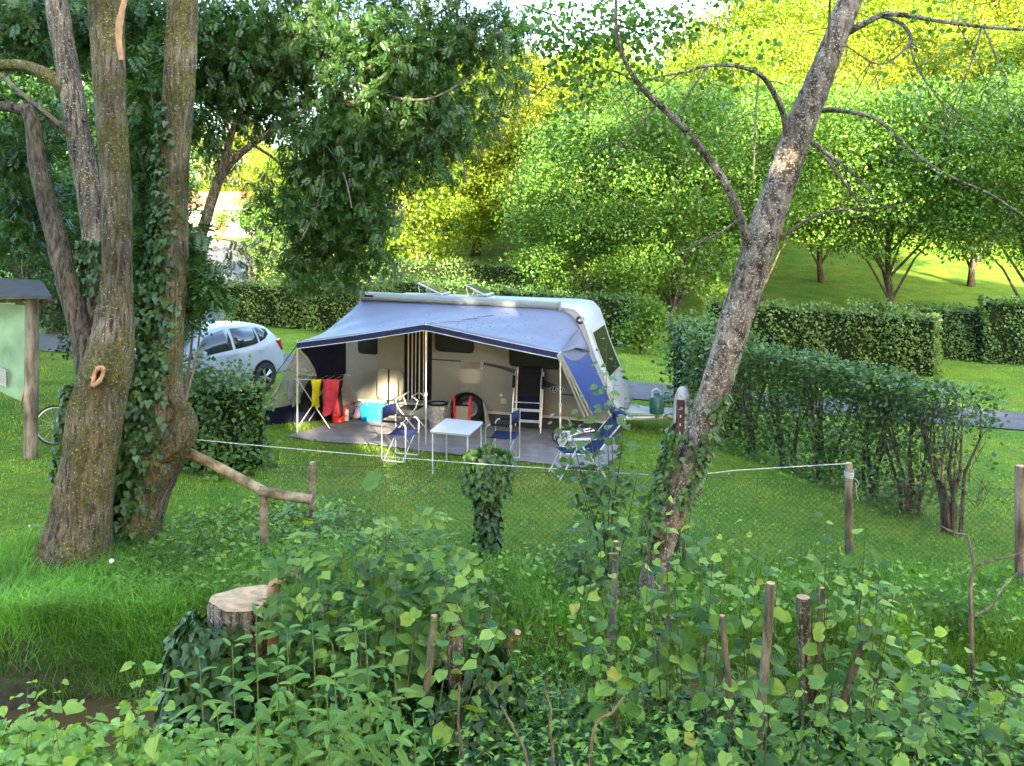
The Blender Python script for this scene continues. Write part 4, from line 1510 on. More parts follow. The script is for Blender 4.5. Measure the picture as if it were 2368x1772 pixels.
# open door folded flat against the wall, inner side out
dq = [(876, 744), (937, 748), (936, 926), (875, 922)]
door = wall_poly(rounded(dq, 0.12), 0.06, 0.045, 'door', M['cream'], bevel=0.01)
lower = [(876, 860), (884, 852), (926, 855), (936, 866), (935, 918), (928, 926), (884, 923), (876, 914)]
wall_poly(lower, 0.085, 0.022, 'door_liner', M['cream_in'], door, bevel=0.012)
wall_poly(rounded([(884, 884), (924, 886), (922, 911), (885, 909)], 0.25), 0.097, 0.010, 'door_pocket', M['trim'], door, bevel=0.01)
wall_poly([(888, 828), (905, 818), (923, 813), (923, 829), (916, 833), (890, 832)], 0.072, 0.010, 'door_handle', M['seam'], door, bevel=0.006)
wall_poly([(902, 851), (905, 851), (905, 900), (904, 962), (901, 962), (902, 900)], 0.112, 0.010, 'strap', M['black'], door)
# door opening: black sheet painted for its inner shade, striped fly curtain in front
dw = wall_poly(rounded([(935, 752), (999, 756), (998, 927), (934, 923)], 0.1), 0.012, 0.010, 'doorway_shade', M['black'])
for k in range(11):
    f0, f1 = k / 11, (k + 0.92) / 11
    xa, xb = 939 + 56 * f0, 939 + 56 * f1
    off = 0.030 + 0.010 * math.sin(k * 1.9)
    pts = []
    for (x, y) in ((xa, 756), (xb, 756), (xb + 1.2 * math.sin(k), 923), (xa + 1.2 * math.sin(k), 923)):
        pts.append((x, y))
    wall_poly(pts, off, 0.012, 'curtain_strip', M['stripe_w'] if k % 2 else M['navy_dark'], dw) if 'stripe_w' in M else None
M['stripe_w'] = plain('stripe_white', (0.50, 0.48, 0.44), 0.7, vary=0.1)
for k in range(13):
    f0, f1 = k / 13, (k + 0.9) / 13
    if k % 2 == 1:
        f1 = f0 + 0.55 / 13
    xa, xb = 939 + 56 * f0, 939 + 56 * f1
    off = 0.030 + 0.010 * math.sin(k * 1.9)
    dx = 1.0 * math.sin(k * 2.2)
    wall_poly([(xa + 1.5, 756), (xb + 1.5, 756), (xb + dx, 923), (xa + dx, 923)], off, 0.012, 'curtain_strip', M['stripe_w'] if k % 2 else M['black'], dw)
# seams, trim, hatches
wall_poly([(800, 861), (868, 859), (868, 922), (800, 919)], 0.006, 0.004, 'locker_door', M['cream'], bevel=0.002)
for q in ([(799, 860), (869, 857), (869, 859.5), (799, 862.5)], [(868, 860), (870, 860), (870, 922), (868, 922)]):
    wall_poly(q, 0.009, 0.004, 'seam', M['seam'])
wall_poly([(800, 921), (1040, 937), (1040, 942), (800, 926)], 0.024, 0.02, 'trim_rail', M['trim'], bevel=0.004)
wall_poly([(1124, 950), (1310, 964), (1432, 978), (1432, 983), (1310, 969.5), (1124, 955.5)], 0.024, 0.02, 'trim_rail', M['trim'], bevel=0.004)
wall_poly([(1270, 915), (1360, 922), (1360, 924), (1270, 917)], 0.007, 0.004, 'seam', M['seam'])
wall_poly([(1270, 918), (1272, 918), (1271, 950), (1269, 950)], 0.007, 0.004, 'seam', M['seam'])
for q in ([(1067, 833), (1119, 837), (1118, 856), (1066, 852)], [(1066, 885), (1118, 889), (1117, 908), (1066, 904)]):
    v = wall_poly(q, 0.012, 0.010, 'vent_grille', M['grille'], bevel=0.003)
    for k in range(6):
        f = (k + 0.6) / 6.4
        ya, yb = q[0][1] + (q[3][1] - q[0][1]) * f, q[1][1] + (q[2][1] - q[1][1]) * f
        wall_poly([(q[0][0] + 3, ya), (q[1][0] - 3, yb), (q[1][0] - 3, yb + 1.3), (q[0][0] + 3, ya + 1.3)], 0.018, 0.008, 'slat', M['seam'], v)
wall_poly([(1111, 836.8), (1118, 837.4), (1117, 855), (1110.5, 854)], 0.0165, 0.004, 'vent_tag', M['stripe_w'])
wall_poly([(1158, 921), (1171, 922), (1171, 934), (1158, 933)], 0.010, 0.008, 'socket_flap', M['trim'], bevel=0.003)
lm = W(1159, 914)
MB().lathe([(0.0, -0.03), (0.025, -0.025), (0.03, 0.0)], 12, (lm[0], -0.002, lm[1]), 'Y').build('side_lamp', M['white_plastic'], car_v, smooth=True)
# dark swoosh decal, badge and lettering
sw = [(998, 829.5), (1066, 833.5), (1112, 836.5), (1160, 846), (1200, 857), (1240, 872), (1270, 884), (1292, 893), (1276, 899), (1262, 896), (1240, 884), (1200, 868), (1160, 853.5), (1112, 842), (1066, 837), (998, 832.5)]
wall_poly(sw, 0.0045, 0.003, 'stripe_decal', M['decal'])
wall_poly([(1288, 909), (1320, 912), (1370, 913), (1370, 917), (1330, 917), (1305, 914)], 0.0045, 0.003, 'stripe_decal', M['decal'])
oc = (1289, 901)
ov = lambda rx, ry: [(oc[0] + rx * math.cos(a), oc[1] + ry * math.sin(a) + 0.06 * rx * math.cos(a)) for a in np.linspace(0, 2 * math.pi, 29)[:-1]]
bd = wall_poly(ov(18, 8.2), 0.010, 0.008, 'badge', M['stripe_w'])
wall_poly(ov(16.4, 6.9), 0.013, 0.006, 'badge_face', M['decal'], bd)


def text_on(parent, s, loc, size, mat, rx=R(90), shear=0.0, ry=0.0, name='lettering', rz=0.0):
    cu = bpy.data.curves.new(name, 'FONT')
    cu.body = s
    cu.size = size
    cu.extrude = 0.0015
    cu.shear = shear
    cu.align_x = 'CENTER'
    cu.align_y = 'CENTER'
    cu.offset = 0.004
    o = bpy.data.objects.new(name, cu)
    col.objects.link(o)
    bpy.context.view_layer.update()
    dg = bpy.context.evaluated_depsgraph_get()
    me = bpy.data.meshes.new_from_object(o.evaluated_get(dg))
    bpy.data.objects.remove(o)
    me.materials.clear()
    me.materials.append(mat)
    q = link(name, me, parent)
    q.location = loc
    q.rotation_euler = (rx, ry, rz)
    return q


bc = W(*oc)
text_on(bd, 'USU', (bc[0], -0.0155, bc[1]), 0.115, M['stripe_w'], shear=0.25, ry=R(2.5))
bc = W(1340, 904.5)
text_on(car_v, 'ollec', (bc[0], -0.004, bc[1]), 0.13, M['decal'], shear=0.25, ry=R(2.5))
# skirts
def skirt(name, a, b, mat):
    (s0, z0), (s1, z1) = W(*a), W(*b)
    mb = MB()
    vs, k = [], 14
    for i in range(k + 1):
        f = i / k
        s = s0 + (s1 - s0) * f
        p = WP + A * s
        zb = gz(p.x, p.y) + 0.0
        vs += [(s, 0.06, z0 + (z1 - z0) * f), (s, 0.03 + 0.03 * math.sin(i * 1.7), zb)]
    mb.add(vs, [(2 * i, 2 * i + 2, 2 * i + 3, 2 * i + 1) for i in range(k)])
    return mb.build(name, mat, car_v, smooth=True)


skirt('draught_skirt', (800, 923), (1042, 941), M['wcream'])
skirt('draught_skirt', (1122, 952), (1432, 980), M['wgrey'])
# wheel in its arch
wz = gz(*(WP + A * arch_c[0]).xy) + 0.30
w = MB()
w.lathe([(0.17, -0.08), (0.24, -0.10), (0.29, -0.085), (0.31, -0.04), (0.31, 0.04), (0.29, 0.085), (0.17, 0.08)], 28, (arch_c[0], 0.22, wz), 'Y')
wh = w.build('wheel', M['rubber'], car_v, smooth=True)
MB().lathe([(0.0, -0.045), (0.06, -0.05), (0.12, -0.04), (0.165, -0.075), (0.18, -0.075), (0.18, 0.02)], 28, (arch_c[0], 0.22, wz), 'Y').build('rim', M['rim'], wh, smooth=True)
MB().lathe([(arch_r + 0.012, -0.012), (arch_r - 0.006, -0.018), (arch_r - 0.012, 0.2)], 40, (arch_c[0], 0, arch_c[1]), 'Y')
ar = [(arch_c[0] + (arch_r + 0.008) * math.cos(a), -0.008, arch_c[1] + (arch_r + 0.008) * math.sin(a)) for a in np.linspace(0.02, math.pi - 0.02, 20)]
MB().tube(ar, 0.018, 6).build('arch_trim', M['black'], car_v, smooth=True)
# grey cloth hung in the wheel arch
mb = MB()
vs, k = [], 22
for i in range(k + 1):
    a = math.pi * i / k
    rr_ = arch_r + 0.03
    s, zt = arch_c[0] + rr_ * math.cos(a), arch_c[1] + rr_ * math.sin(a)
    vs += [(s, -0.03, zt), (s * 1.0 + 0.10 * math.cos(a), -0.09 - 0.05 * math.sin(i * 1.9), max(0.05, 0.06))]
for sel in (range(0, 5), range(k - 5, k)):
    sub_v = vs[2 * sel[0]:2 * sel[-1] + 4]
    MB().add(sub_v, [(2 * i, 2 * i + 2, 2 * i + 3, 2 * i + 1) for i in range(len(sel))]).build('arch_cover', M['trim'], car_v, smooth=True)

# roof: awning casing, hatches, rails
a0, a1 = W(838, 683), W(1296, 708)
mb = MB()
cs = []
pr = [(0.0, -0.075), (0.05, -0.085), (0.085, -0.05), (0.095, 0.0), (0.075, 0.055), (0.03, 0.08), (-0.04, 0.08), (-0.04, -0.075)]
vs = [(s, -y - 0.01, z + zz) for (s, z) in (a0, a1) for (y, zz) in pr]
m = len(pr)
mb.add(vs, [tuple(range(m)), tuple(range(2 * m - 1, m - 1, -1))] + [(i, (i + 1) % m, (i + 1) % m + m, i + m) for i in range(m)])
case = mb.build('awning_casing', M['silver'], car_v, bevel=0.006)
q0, q1 = W(846, 683), W(868, 684.5)
MB().box(((q0[0] + q1[0]) / 2, -0.106, (q0[1] + q1[1]) / 2), (q1[0] - q0[0], 0.006, 0.04), ry=R(2.3)).build('label_plate', M['black'], case)
for s in (a0, a1):
    MB().box((s[0], -0.045, s[1]), (0.03, 0.15, 0.185)).build('end_cap', M['seam'] if s is a0 else M['silver'], case, bevel=0.01)
for (px0, px1, t) in ((935, 1000, 0.75), (1050, 1105, 0.75)):
    s0, s1 = W(px0, 690)[0], W(px1, 690)[0]
    zb = roofz(s1) + 0.05
    MB().box(((s0 + s1) / 2, t + 0.25, zb), (s1 - s0 + 0.06, 0.62, 0.07), ry=R(2.5)).build('hatch_frame', M['cwhite'], car_v, bevel=0.02)
    L = s1 - s0
    h = MB().box(((s0 + s1) / 2 - 0.02, t + 0.25, zb + 0.17), (L, 0.58, 0.035), ry=R(24)).build('roof_hatch', M['cwhite'], car_v, bevel=0.015)
    MB().box(((s0 + s1) / 2 - 0.015, t + 0.25, zb + 0.192), (L - 0.09, 0.48, 0.012), ry=R(24)).build('hatch_pane', M['hatchglass'] if 'hatchglass' in M else M['carglass'], h)
    for d in (-0.2, 0.7):
        MB().tube([(s0 + 0.06, t + d * 0.5 + 0.1, zb), (s0 + 0.02, t + d * 0.5 + 0.1, zb + 0.24)], 0.008, 5).build('stay', M['alu'], h)
mb = MB().tube([(SB + 1.2, 0.35, roofz(SB + 1.2) + 0.06), (-0.3, 0.35, roofz(-0.3) + 0.06), (1.5, 0.35, roofz(1.5) + 0.06)], 0.018, 6)
mb.build('roof_rail', M['cwhite'], car_v, smooth=True)
for s in (0.7, 1.05):
    MB().lathe([(0.11, 0.0), (0.10, 0.05), (0.03, 0.07), (0.0, 0.07)], 16, (s, 0.5, roofz(s) + 0.01)).build('roof_vent', M['cwhite'], car_v, smooth=True)


# front window on the sloping nose
def nose(f, t, off):
    """point on the nose: f runs 0..1 down the front profile"""
    pr_ = [W(*q) for q in front]
    x = f * (len(pr_) - 1)
    i = min(int(x), len(pr_) - 2)
    a, b = Vector(pr_[i]), Vector(pr_[i + 1])
    q = a + (b - a) * (x - i)
    tg = (b - a).normalized()
    nn = Vector((-tg.y, tg.x))
    if nn.x < 0:
        nn = -nn
    q = q + nn * off
    return (q.x, t, q.y)


for nm, o0, d, mat, f0, f1 in (('front_window', 0.03, 0.0, M['trim'], 0.33, 0.62), ('front_pane', 0.045, 0.09, M['glass'], 0.352, 0.60)):
    mb = MB()
    vs = []
    k = 6
    for i in range(k + 1):
        f = f0 + (f1 - f0) * i / k
        for t in (0.28 + d, BW - 0.28 - d):
            vs.append(nose(f, t, o0))
    mb.add(vs, [(2 * i, 2 * i + 1, 2 * i + 3, 2 * i + 2) for i in range(k)])
    fw = mb.build(nm, mat, car_v if nm == 'front_window' else fw)
    sol = fw.modifiers.new('solid', 'SOLIDIFY')
    sol.thickness = 0.02
# round emblem near the roof corner
es, ez = W(1356, 741)
MB().lathe([(0.0, -0.022), (0.075, -0.02), (0.085, -0.012)], 20, (es - 0.12, 0, ez), 'Y').build('emblem', M['decal'], car_v).scale = (1, 1, 1)
MB().prism([(es - 0.17, -0.026, ez - 0.005), (es - 0.12, -0.026, ez + 0.035), (es - 0.075, -0.026, ez + 0.005), (es - 0.12, -0.026, ez - 0.03)], (0, 0.005, 0)).build('emblem_mark', M['stripe_w'], car_v)
# drawbar
sN, zN = W(1434, 975)
mb = MB()
mb.tube([(sN - 0.1, 0.35, zN - 0.02), (sN + 1.25, BW / 2 - 0.03, zN - 0.05)], 0.035, 6)
mb.tube([(sN - 0.1, BW - 0.35, zN - 0.02), (sN + 1.25, BW / 2 + 0.03, zN - 0.05)], 0.035, 6)
mb.box((sN + 0.45, BW / 2, zN + 0.02), (0.9, 0.7, 0.03))
mb.build('drawbar', M['trim'], car_v)
mb = MB()
gzn = gz(*(WP + A * (sN + 1.0) - N * 1.1).xy)
mb.tube([(sN + 1.0, BW / 2 - 0.1, zN + 0.35), (sN + 1.0, BW / 2 - 0.1, gzn + 0.16)], 0.025, 8)
mb.lathe([(0.03, -0.03), (0.10, -0.03), (0.11, 0), (0.10, 0.03), (0.03, 0.03)], 16, (sN + 1.0, BW / 2 - 0.1, gzn + 0.11), 'Y')
mb.build('jockey_wheel', M['rubber'], car_v)


def cw(s, t, z):                         # caravan coordinates -> world
    return WP + A * s - N * t + Vector((0, 0, z))


# things standing on and by the drawbar
p = cw(sN + 0.62, 0.75, 0)
j = thing('water_jug', 'dark green plastic jug standing on the caravan drawbar', 'jug', (p.x, p.y, zN + 0.04), R(20))
MB().lathe([(0.0, 0.0), (0.135, 0.0), (0.145, 0.03), (0.145, 0.25), (0.12, 0.32), (0.05, 0.36), (0.05, 0.40), (0.0, 0.40)], 20).build('jug_body', M['jug'], j, smooth=True)
MB().tube([(-0.11, 0, 0.32), (-0.10, 0, 0.45), (-0.02, 0, 0.49), (0.06, 0, 0.45), (0.09, 0, 0.36)], 0.016, 6).build('handle', M['white_plastic'], j, smooth=True)
p = cw(sN + 1.12, 0.95, 0)
c = thing('hitch_cover', 'white plastic sheet draped over the caravan hitch', 'cover', (p.x, p.y, gz(p.x, p.y)), -TH)
mb = MB()
vs = []
for i in range(17):
    a = 2 * math.pi * i / 16
    fold = 1 + 0.16 * math.sin(i * 2.7)
    vs += [(0.03 * math.cos(a), 0.03 * math.sin(a), 0.98), (0.14 * math.cos(a) * fold, 0.12 * math.sin(a), 0.90 + 0.02 * math.sin(i)), (0.20 * math.cos(a) * fold, 0.17 * math.sin(a) * fold, 0.6), (0.26 * math.cos(a) * fold, 0.2 * math.sin(a) * fold, 0.22 + 0.10 * math.sin(i * 1.3))]
mb.add(vs, [(4 * i + j, 4 * i + 4 + j, 4 * i + 5 + j, 4 * i + 1 + j) for i in range(16) for j in range(3)])
mb.build('sheet', M['white_plastic'], c, smooth=True, sub=1)
mb = MB().tube([(0, 0, -0.05), (0, 0, 0.88)], 0.03, 6)
mb.build('stand', M['seam'], c)

# ------------------------------------------------------------------ awning canopy
DEP = 1.95
PL, PM_, PR_ = -2.81, -0.25, 2.22
pole_px = {}


def front_pt(s, dep=DEP):
    q = WP + A * s + N * dep
    return Vector((q.x, q.y, gz(q.x, q.y)))


aw = thing('awning', 'pale blue-grey caravan sun canopy with navy edge on three poles', 'awning', tuple(WP), -TH)
hl = CAMH - (793 - HY) / FPX * front_pt(PL).y
hm = CAMH - (750 - HY) / FPX * front_pt(PM_).y
hr = CAMH - (816 - HY) / FPX * front_pt(PR_).y
tops = {PL: hl, PM_: hm, PR_: hr}
# roof: grid between the rail on the caravan and the front edge
ns, nd = 34, 12
rail_px = [(836, 694), (900, 697), (1000, 701), (1100, 705), (1200, 709), (1296, 714), (1322, 728), (1342, 758), (1356, 790), (1366, 812)]
rail = [W(*q) for q in rail_px]
rl = np.array(rail)
cum = np.r_[0, np.cumsum(np.hypot(np.diff(rl[:, 0]), np.diff(rl[:, 1])))]
cum /= cum[-1]
vs = []
fe_s = lambda f: PL + (PR_ - PL) * f


def front_edge(f):
    s = fe_s(f)
    fm = (PM_ - PL) / (PR_ - PL)
    if f < fm:
        u = f / fm
        z = hl + (hm - hl) * u - 0.015 * math.sin(math.pi * u)
    else:
        u = (f - fm) / (1 - fm)
        z = hm + (hr - hm) * u - 0.008 * math.sin(math.pi * u)
    return np.array((s, -DEP, z))


fe = [front_edge(i / ns) for i in range(ns + 1)]
for j in range(nd + 1):
    w = j / nd
    for i in range(ns + 1):
        f = i / ns
        rs_, rz_ = np.interp(f, cum, rl[:, 0]), np.interp(f, cum, rl[:, 1])
        a = np.array((rs_, -0.03, rz_))
        b = fe[i]
        q = a + (b - a) * w
        sag = 0.05 * math.sin(math.pi * w) + 0.015 * math.sin(i * 0.9 + j) * math.sin(math.pi * w)
        edge = min(f, 1 - f)
        if f > 0.85:
            sag -= 0.10 * math.sin(math.pi * w) * (f - 0.85) / 0.15
            sag += 0.012 * math.sin(i * 3.1) * math.sin(math.pi * w)
        if f < 0.1:
            sag += 0.10 * math.sin(math.pi * w) * (1 - f / 0.1)
        q[2] -= sag
        vs.append(q)
fs = np.array([(j * (ns + 1) + i, j * (ns + 1) + i + 1, (j + 1) * (ns + 1) + i + 1, (j + 1) * (ns + 1) + i) for j in range(nd) for i in range(ns)])
canopy_v = np.array(vs)
canopy = link('canopy', mesh_np('canopy', canopy_v, fs, M['canvas'], True), aw)
sol = canopy.modifiers.new('s', 'SOLIDIFY')
sol.thickness = 0.004
# valance
mb = MB()
vs = []
for i in range(ns + 1):
    q = fe[i]
    vs += [tuple(q + np.array((0, -0.004, 0.005))), tuple(q + np.array((0, -0.008 - 0.006 * math.sin(i * 1.3), -0.105)))]
mb.add(vs, [(2 * i, 2 * i + 2, 2 * i + 3, 2 * i + 1) for i in range(ns)])
mb.build('valance', M['navy'], canopy, smooth=True)
MB().tube([tuple(q + np.array((0, -0.012, -0.108))) for q in fe], 0.008, 5).build('piping', M['piping'], canopy, smooth=True)
MB().tube([tuple(q + np.array((0, -0.006, 0.002))) for q in fe], 0.007, 5).build('hem', M['piping'], canopy, smooth=True)
# ridge seam
ri = int(round((PM_ - PL) / (PR_ - PL) * ns))
MB().tube([tuple(canopy_v[j * (ns + 1) + ri + int((nd - j) * 0.55)] + np.array((0, 0, 0.006))) for j in range(4, nd + 1)], 0.006, 4).build('ridge_seam', M['canvas'], canopy)
for s in (PL, PM_, PR_):
    b = front_pt(s)
    h = tops[s]
    po = MB().tube([(s, -DEP + 0.02, b.z - 0.03), (s, -DEP + 0.02, b.z + 0.95)], 0.017, 8).tube([(s, -DEP + 0.02, b.z + 0.95), (s, -DEP + 0.02, h + 0.01)], 0.013, 8).build('pole', M['alu'], aw, smooth=True)
    MB().lathe([(0.0, -0.03), (0.026, -0.03), (0.026, 0.03), (0.0, 0.03)], 10, (s, -DEP + 0.02, b.z + 0.95)).build('clamp', M['white_plastic'], po)
    MB().tube([(s, -DEP + 0.02, h), (s, -DEP + 0.02, h + 0.06)], 0.006, 5).build('spike', M['alu'], po)

# left side wall: pegged out at the front, window film, navy and white panels
peg = G(606, 985)
pt_top = WP + A * PL + N * DEP
pt_top = Vector((pt_top.x, pt_top.y, hl))
wall_pt = WP + A * W(838, 945)[0]
wall_pt = Vector((wall_pt.x, wall_pt.y, gz(wall_pt.x, wall_pt.y)))
pn = (peg - pt_top).cross(wall_pt - pt_top).normalized()


def side_poly(pxs, name, mat, off=0.0, parent=None):
    """panel of the left side wall, outline in pixels on the plane of that wall"""
    pts = [ray_plane(x, y, pt_top, pn) for x, y in pxs]
    inv = aw.matrix_basis.inverted() if False else (Matrix.Translation(WP) @ Matrix.Rotation(-TH, 4, 'Z')).inverted()
    nn = pn if pn.y < 0 else -pn
    return MB().prism([inv @ (p + nn * off) for p in pts], inv.to_3x3() @ (nn * 0.004)).build(name, mat, parent or aw)


side_poly([(692, 806), (664, 858), (614, 948), (655, 940), (705, 930), (734, 924), (738, 888), (727, 852), (712, 826)], 'window_film', M['film'])
side_poly([(692, 800), (741, 790), (800, 778), (800, 862), (790, 872), (745, 890), (738, 888), (727, 852), (712, 826), (692, 806)], 'side_curtain', M['navy_dark'])
side_poly([(745, 890), (790, 872), (800, 864), (838, 946), (790, 938), (734, 934), (738, 888)], 'side_panel', M['canvas_w'])
side_poly([(614, 948), (655, 940), (705, 930), (734, 934), (790, 938), (835, 946), (838, 950), (790, 968), (700, 978), (606, 986)], 'mud_wall', M['navy_dark'])
side_poly([(690, 802), (692, 806), (664, 860), (614, 949), (606, 986), (602, 986), (610, 948), (660, 858)], 'hem', M['canvas_w'], 0.006)
side_poly([(692, 806), (712, 826), (727, 852), (738, 888), (734, 890), (722, 854), (708, 830), (694, 812)], 'hem', M['canvas_w'], 0.006)
# guy line
inv = (Matrix.Translation(WP) @ Matrix.Rotation(-TH, 4, 'Z')).inverted()
gl = G(628, 878)
MB().tube([inv @ (pt_top + Vector((0, 0, -0.05))), inv @ gl], 0.008, 5).build('guy_line', M['black'], aw)

# right side wing: pale gusset and blue panel against the caravan front
top_r = Vector((PR_, -DEP, hr))
rr1 = Vector((W(1342, 758)[0], -0.03, W(1342, 758)[1]))
rr2 = Vector((W(1362, 812)[0], -0.05, W(1362, 812)[1]))
rr3 = Vector((W(1418, 940)[0], -0.05, W(1418, 940)[1]))
mb = MB()
arc = [top_r.lerp(rr2, f) - Vector((0, 0, 0.16 * math.sin(math.pi * f))) for f in np.linspace(0, 1, 9)]
mb.add([tuple(rr1)] + [tuple(v) for v in arc] + [tuple(top_r.lerp(rr1, 0.5) + Vector((0, 0, -0.03)))], [(0, i + 1, i) for i in range(1, 9)])
mb.build('gusset', M['canvas'], aw, smooth=True)
low = Vector((W(1388, 940)[0], -0.9, W(1398, 940)[1] + 0.03))
mb = MB()
vs = []
for i in range(9):
    f = i / 8
    u = arc[i]
    v = low.lerp(rr3, f) + Vector((0, 0.02 * math.sin(i * 2.0), 0))
    for j in range(5):
        w = u.lerp(v, j / 4)
        vs.append(tuple(w + Vector((0, 0.02 * math.sin(j * 1.5 + i * 1.1), 0))))
mb.add(vs, [(i * 5 + j, i * 5 + 5 + j, i * 5 + 6 + j, i * 5 + 1 + j) for i in range(8) for j in range(4)])
mb.build('wing_panel', M['canvas_b'], aw, smooth=True)
edge0 = [arc[0].lerp(low, f) for f in np.linspace(0, 1, 6)]
for k, dx in enumerate((0.0, -0.055, -0.11)):
    MB().tube([tuple(v + Vector((dx * (0.2 + f), -0.03 - 0.02 * k, -0.02 * k))) for v, f in zip(edge0, np.linspace(0, 1, 6))], 0.022, 5).build('rolled_edge', M['canvas_w'] if k != 1 else M['trim'], aw, smooth=True)

# leaf debris lying on the canopy
nf = 150
ii = rng.integers(int(ns * 0.1), int(ns * 0.92), nf)
ctr = rng.random(nf) < 0.6
ii = np.where(ctr, np.clip(rng.normal(ns * 0.60, ns * 0.10, nf).astype(int), 1, ns - 2), ii)
jj = np.clip((rng.random(nf) ** 0.6 * (nd - 1)).astype(int), 2, nd - 1)
base_q = canopy_v[jj * (ns + 1) + ii]
du = canopy_v[jj * (ns + 1) + ii + 1] - base_q
dv = canopy_v[(jj + 1) * (ns + 1) + ii] - base_q if nd else 0
pts = base_q + du * rng.random(nf)[:, None] + dv * rng.random(nf)[:, None] + np.array((0, -0.004, 0.010))
yd = rng.normal(size=(nf, 3))
yd[:, 2] = -0.3 * yd[:, 1] * -1
V, Fo = scatter(KITEW, pts, yd, np.tile(np.array((0, -0.5, 1.0)), (nf, 1)), rng.uniform(0.01, 0.04, nf))
deb = link('leaf_debris', mesh_np('leaf_debris', V, Fo, M['stem_dark']))
deb.location = tuple(WP)
deb.rotation_euler = (0, 0, -TH)
tag(deb, 'scattered dark leaf bits lying on the pale canopy', 'leaf litter', kind='stuff')

# ------------------------------------------------------------------ mat and things under the awning
mpx = [(664, 1013), (700, 1003), (760, 985), (830, 968), (1000, 968), (1130, 985), (1330, 1000), (1440, 1020), (1430, 1060), (1390, 1092), (1280, 1080), (1180, 1068), (1060, 1056), (960, 1044), (860, 1030), (760, 1026)]
mt = [G(*q) for q in mpx]
cen_m = sum(mt, Vector()) / len(mt)
bm = bmesh.new()
fv = [bm.verts.new((p.x, p.y, 0)) for p in mt]
bm.faces.new(fv)
bmesh.ops.triangulate(bm, faces=bm.faces)
bmesh.ops.subdivide_edges(bm, edges=bm.edges, cuts=7, use_grid_fill=True)
for v in bm.verts:
    v.co.z = gz(v.co.x, v.co.y) + 0.035 + 0.006 * math.sin(v.co.x * 5) * math.cos(v.co.y * 4)
me = bpy.data.meshes.new('ground_mat')
bm.to_mesh(me)
bm.free()
me.materials.append(M['mat'])
gmo = link('ground_mat', me)
tag(gmo, 'grey woven mat spread on the grass under the awning', 'mat')
sol = gmo.modifiers.new('s', 'SOLIDIFY')
sol.thickness = 0.012
sol.offset = 1
MZ = 0.05


def on_mat(px, py):
    p = G(px, py)
    return Vector((p.x, p.y, gz(p.x, p.y) + MZ))


# folding table
tf = on_mat(1040, 1070)
TZ = tf.z + 0.66
cor = [ray_plane(x, y, (0, 0, TZ), Vector((0, 0, 1))) for x, y in [(994, 999), (1030, 971), (1118, 979), (1084, 1009)]]
tb_ = thing('folding_table', 'white topped folding table with thin metal legs on the mat', 'table', (sum(c.x for c in cor) / 4, sum(c.y for c in cor) / 4, tf.z))
o3 = Vector(tb_.location)
mb = MB().prism([c - o3 for c in cor], (0, 0, 0.028))
mb.build('table_top', M['white_plastic'], tb_, bevel=0.02)
ct = sum(cor, Vector()) / 4
for c in cor:
    q = c.lerp(ct, 0.1)
    MB().tube([q - o3 + Vector((0, 0, 0)), Vector((q.x, q.y, gz(q.x, q.y) + 0.01)) - o3], 0.013, 8).build('leg', M['white_tube'], tb_, smooth=True)
for i in range(4):
    a, b = cor[i].lerp(ct, 0.06), cor[(i + 1) % 4].lerp(ct, 0.06)
    MB().tube([a - o3 - Vector((0, 0, .012)), b - o3 - Vector((0, 0, .012))], 0.011, 6).build('rail', M['alu'], tb_, smooth=True)


def director_chair(label, loc, rz, group=None):
    t = thing('director_chair', label, 'chair', loc, rz, group)
    w, d = 0.25, 0.22                                   # half width (y), half depth (x); faces +x
    for s in (-1, 1):
        y = s * w
        MB().tube([(-d, y, 0.86), (-d, y, 0.03), (-d + 0.03, y, 0.012), (d - 0.03, y, 0.012), (d, y, 0.03), (d, y, 0.60), (d - 0.05, y, 0.655), (-d, y, 0.66)], 0.012, 8).build('side_frame', M['alu'], t, smooth=True)
        MB().tube([(-d + 0.02, y, 0.665), (d - 0.09, y, 0.665)], 0.021, 8).build('armrest', M['black'], t, smooth=True)
    for x in (-d + 0.05, d - 0.05):
        MB().tube([(x, -w, 0.03), (x, 0, 0.235), (x, w, 0.44)], 0.010, 6).build('cross_leg', M['alu'], t, smooth=True)
        MB().tube([(x + 0.02, w, 0.03), (x + 0.02, 0, 0.235), (x + 0.02, -w, 0.44)], 0.010, 6).build('cross_leg', M['alu'], t, smooth=True)
    k = 8
    vs = [(x, -w + 2 * w * i / k, 0.45 - 0.05 * math.sin(math.pi * i / k)) for x in (-d + 0.01, d) for i in range(k + 1)]
    o = MB().add(vs, [(i, i + 1, i + k + 2, i + k + 1) for i in range(k)]).build('seat', M['navy'], t, smooth=True)
    o.modifiers.new('s', 'SOLIDIFY').thickness = 0.01
    vs = [(-d - 0.05 * math.sin(math.pi * i / k), -w + 2 * w * i / k, z) for z in (0.68, 0.875) for i in range(k + 1)]
    o = MB().add(vs, [(i, i + 1, i + k + 2, i + k + 1) for i in range(k)]).build('backrest', M['navy'], t, smooth=True)
    o.modifiers.new('s', 'SOLIDIFY').thickness = 0.012
    return t


director_chair('navy folding chair with metal frame, left of the white table', on_mat(926, 1064) - Vector((0, 0, .03)), R(-20))
director_chair('navy folding chair with its back to the steps, right of the white table', on_mat(1163, 1070) - Vector((0, 0, .03)), R(162))

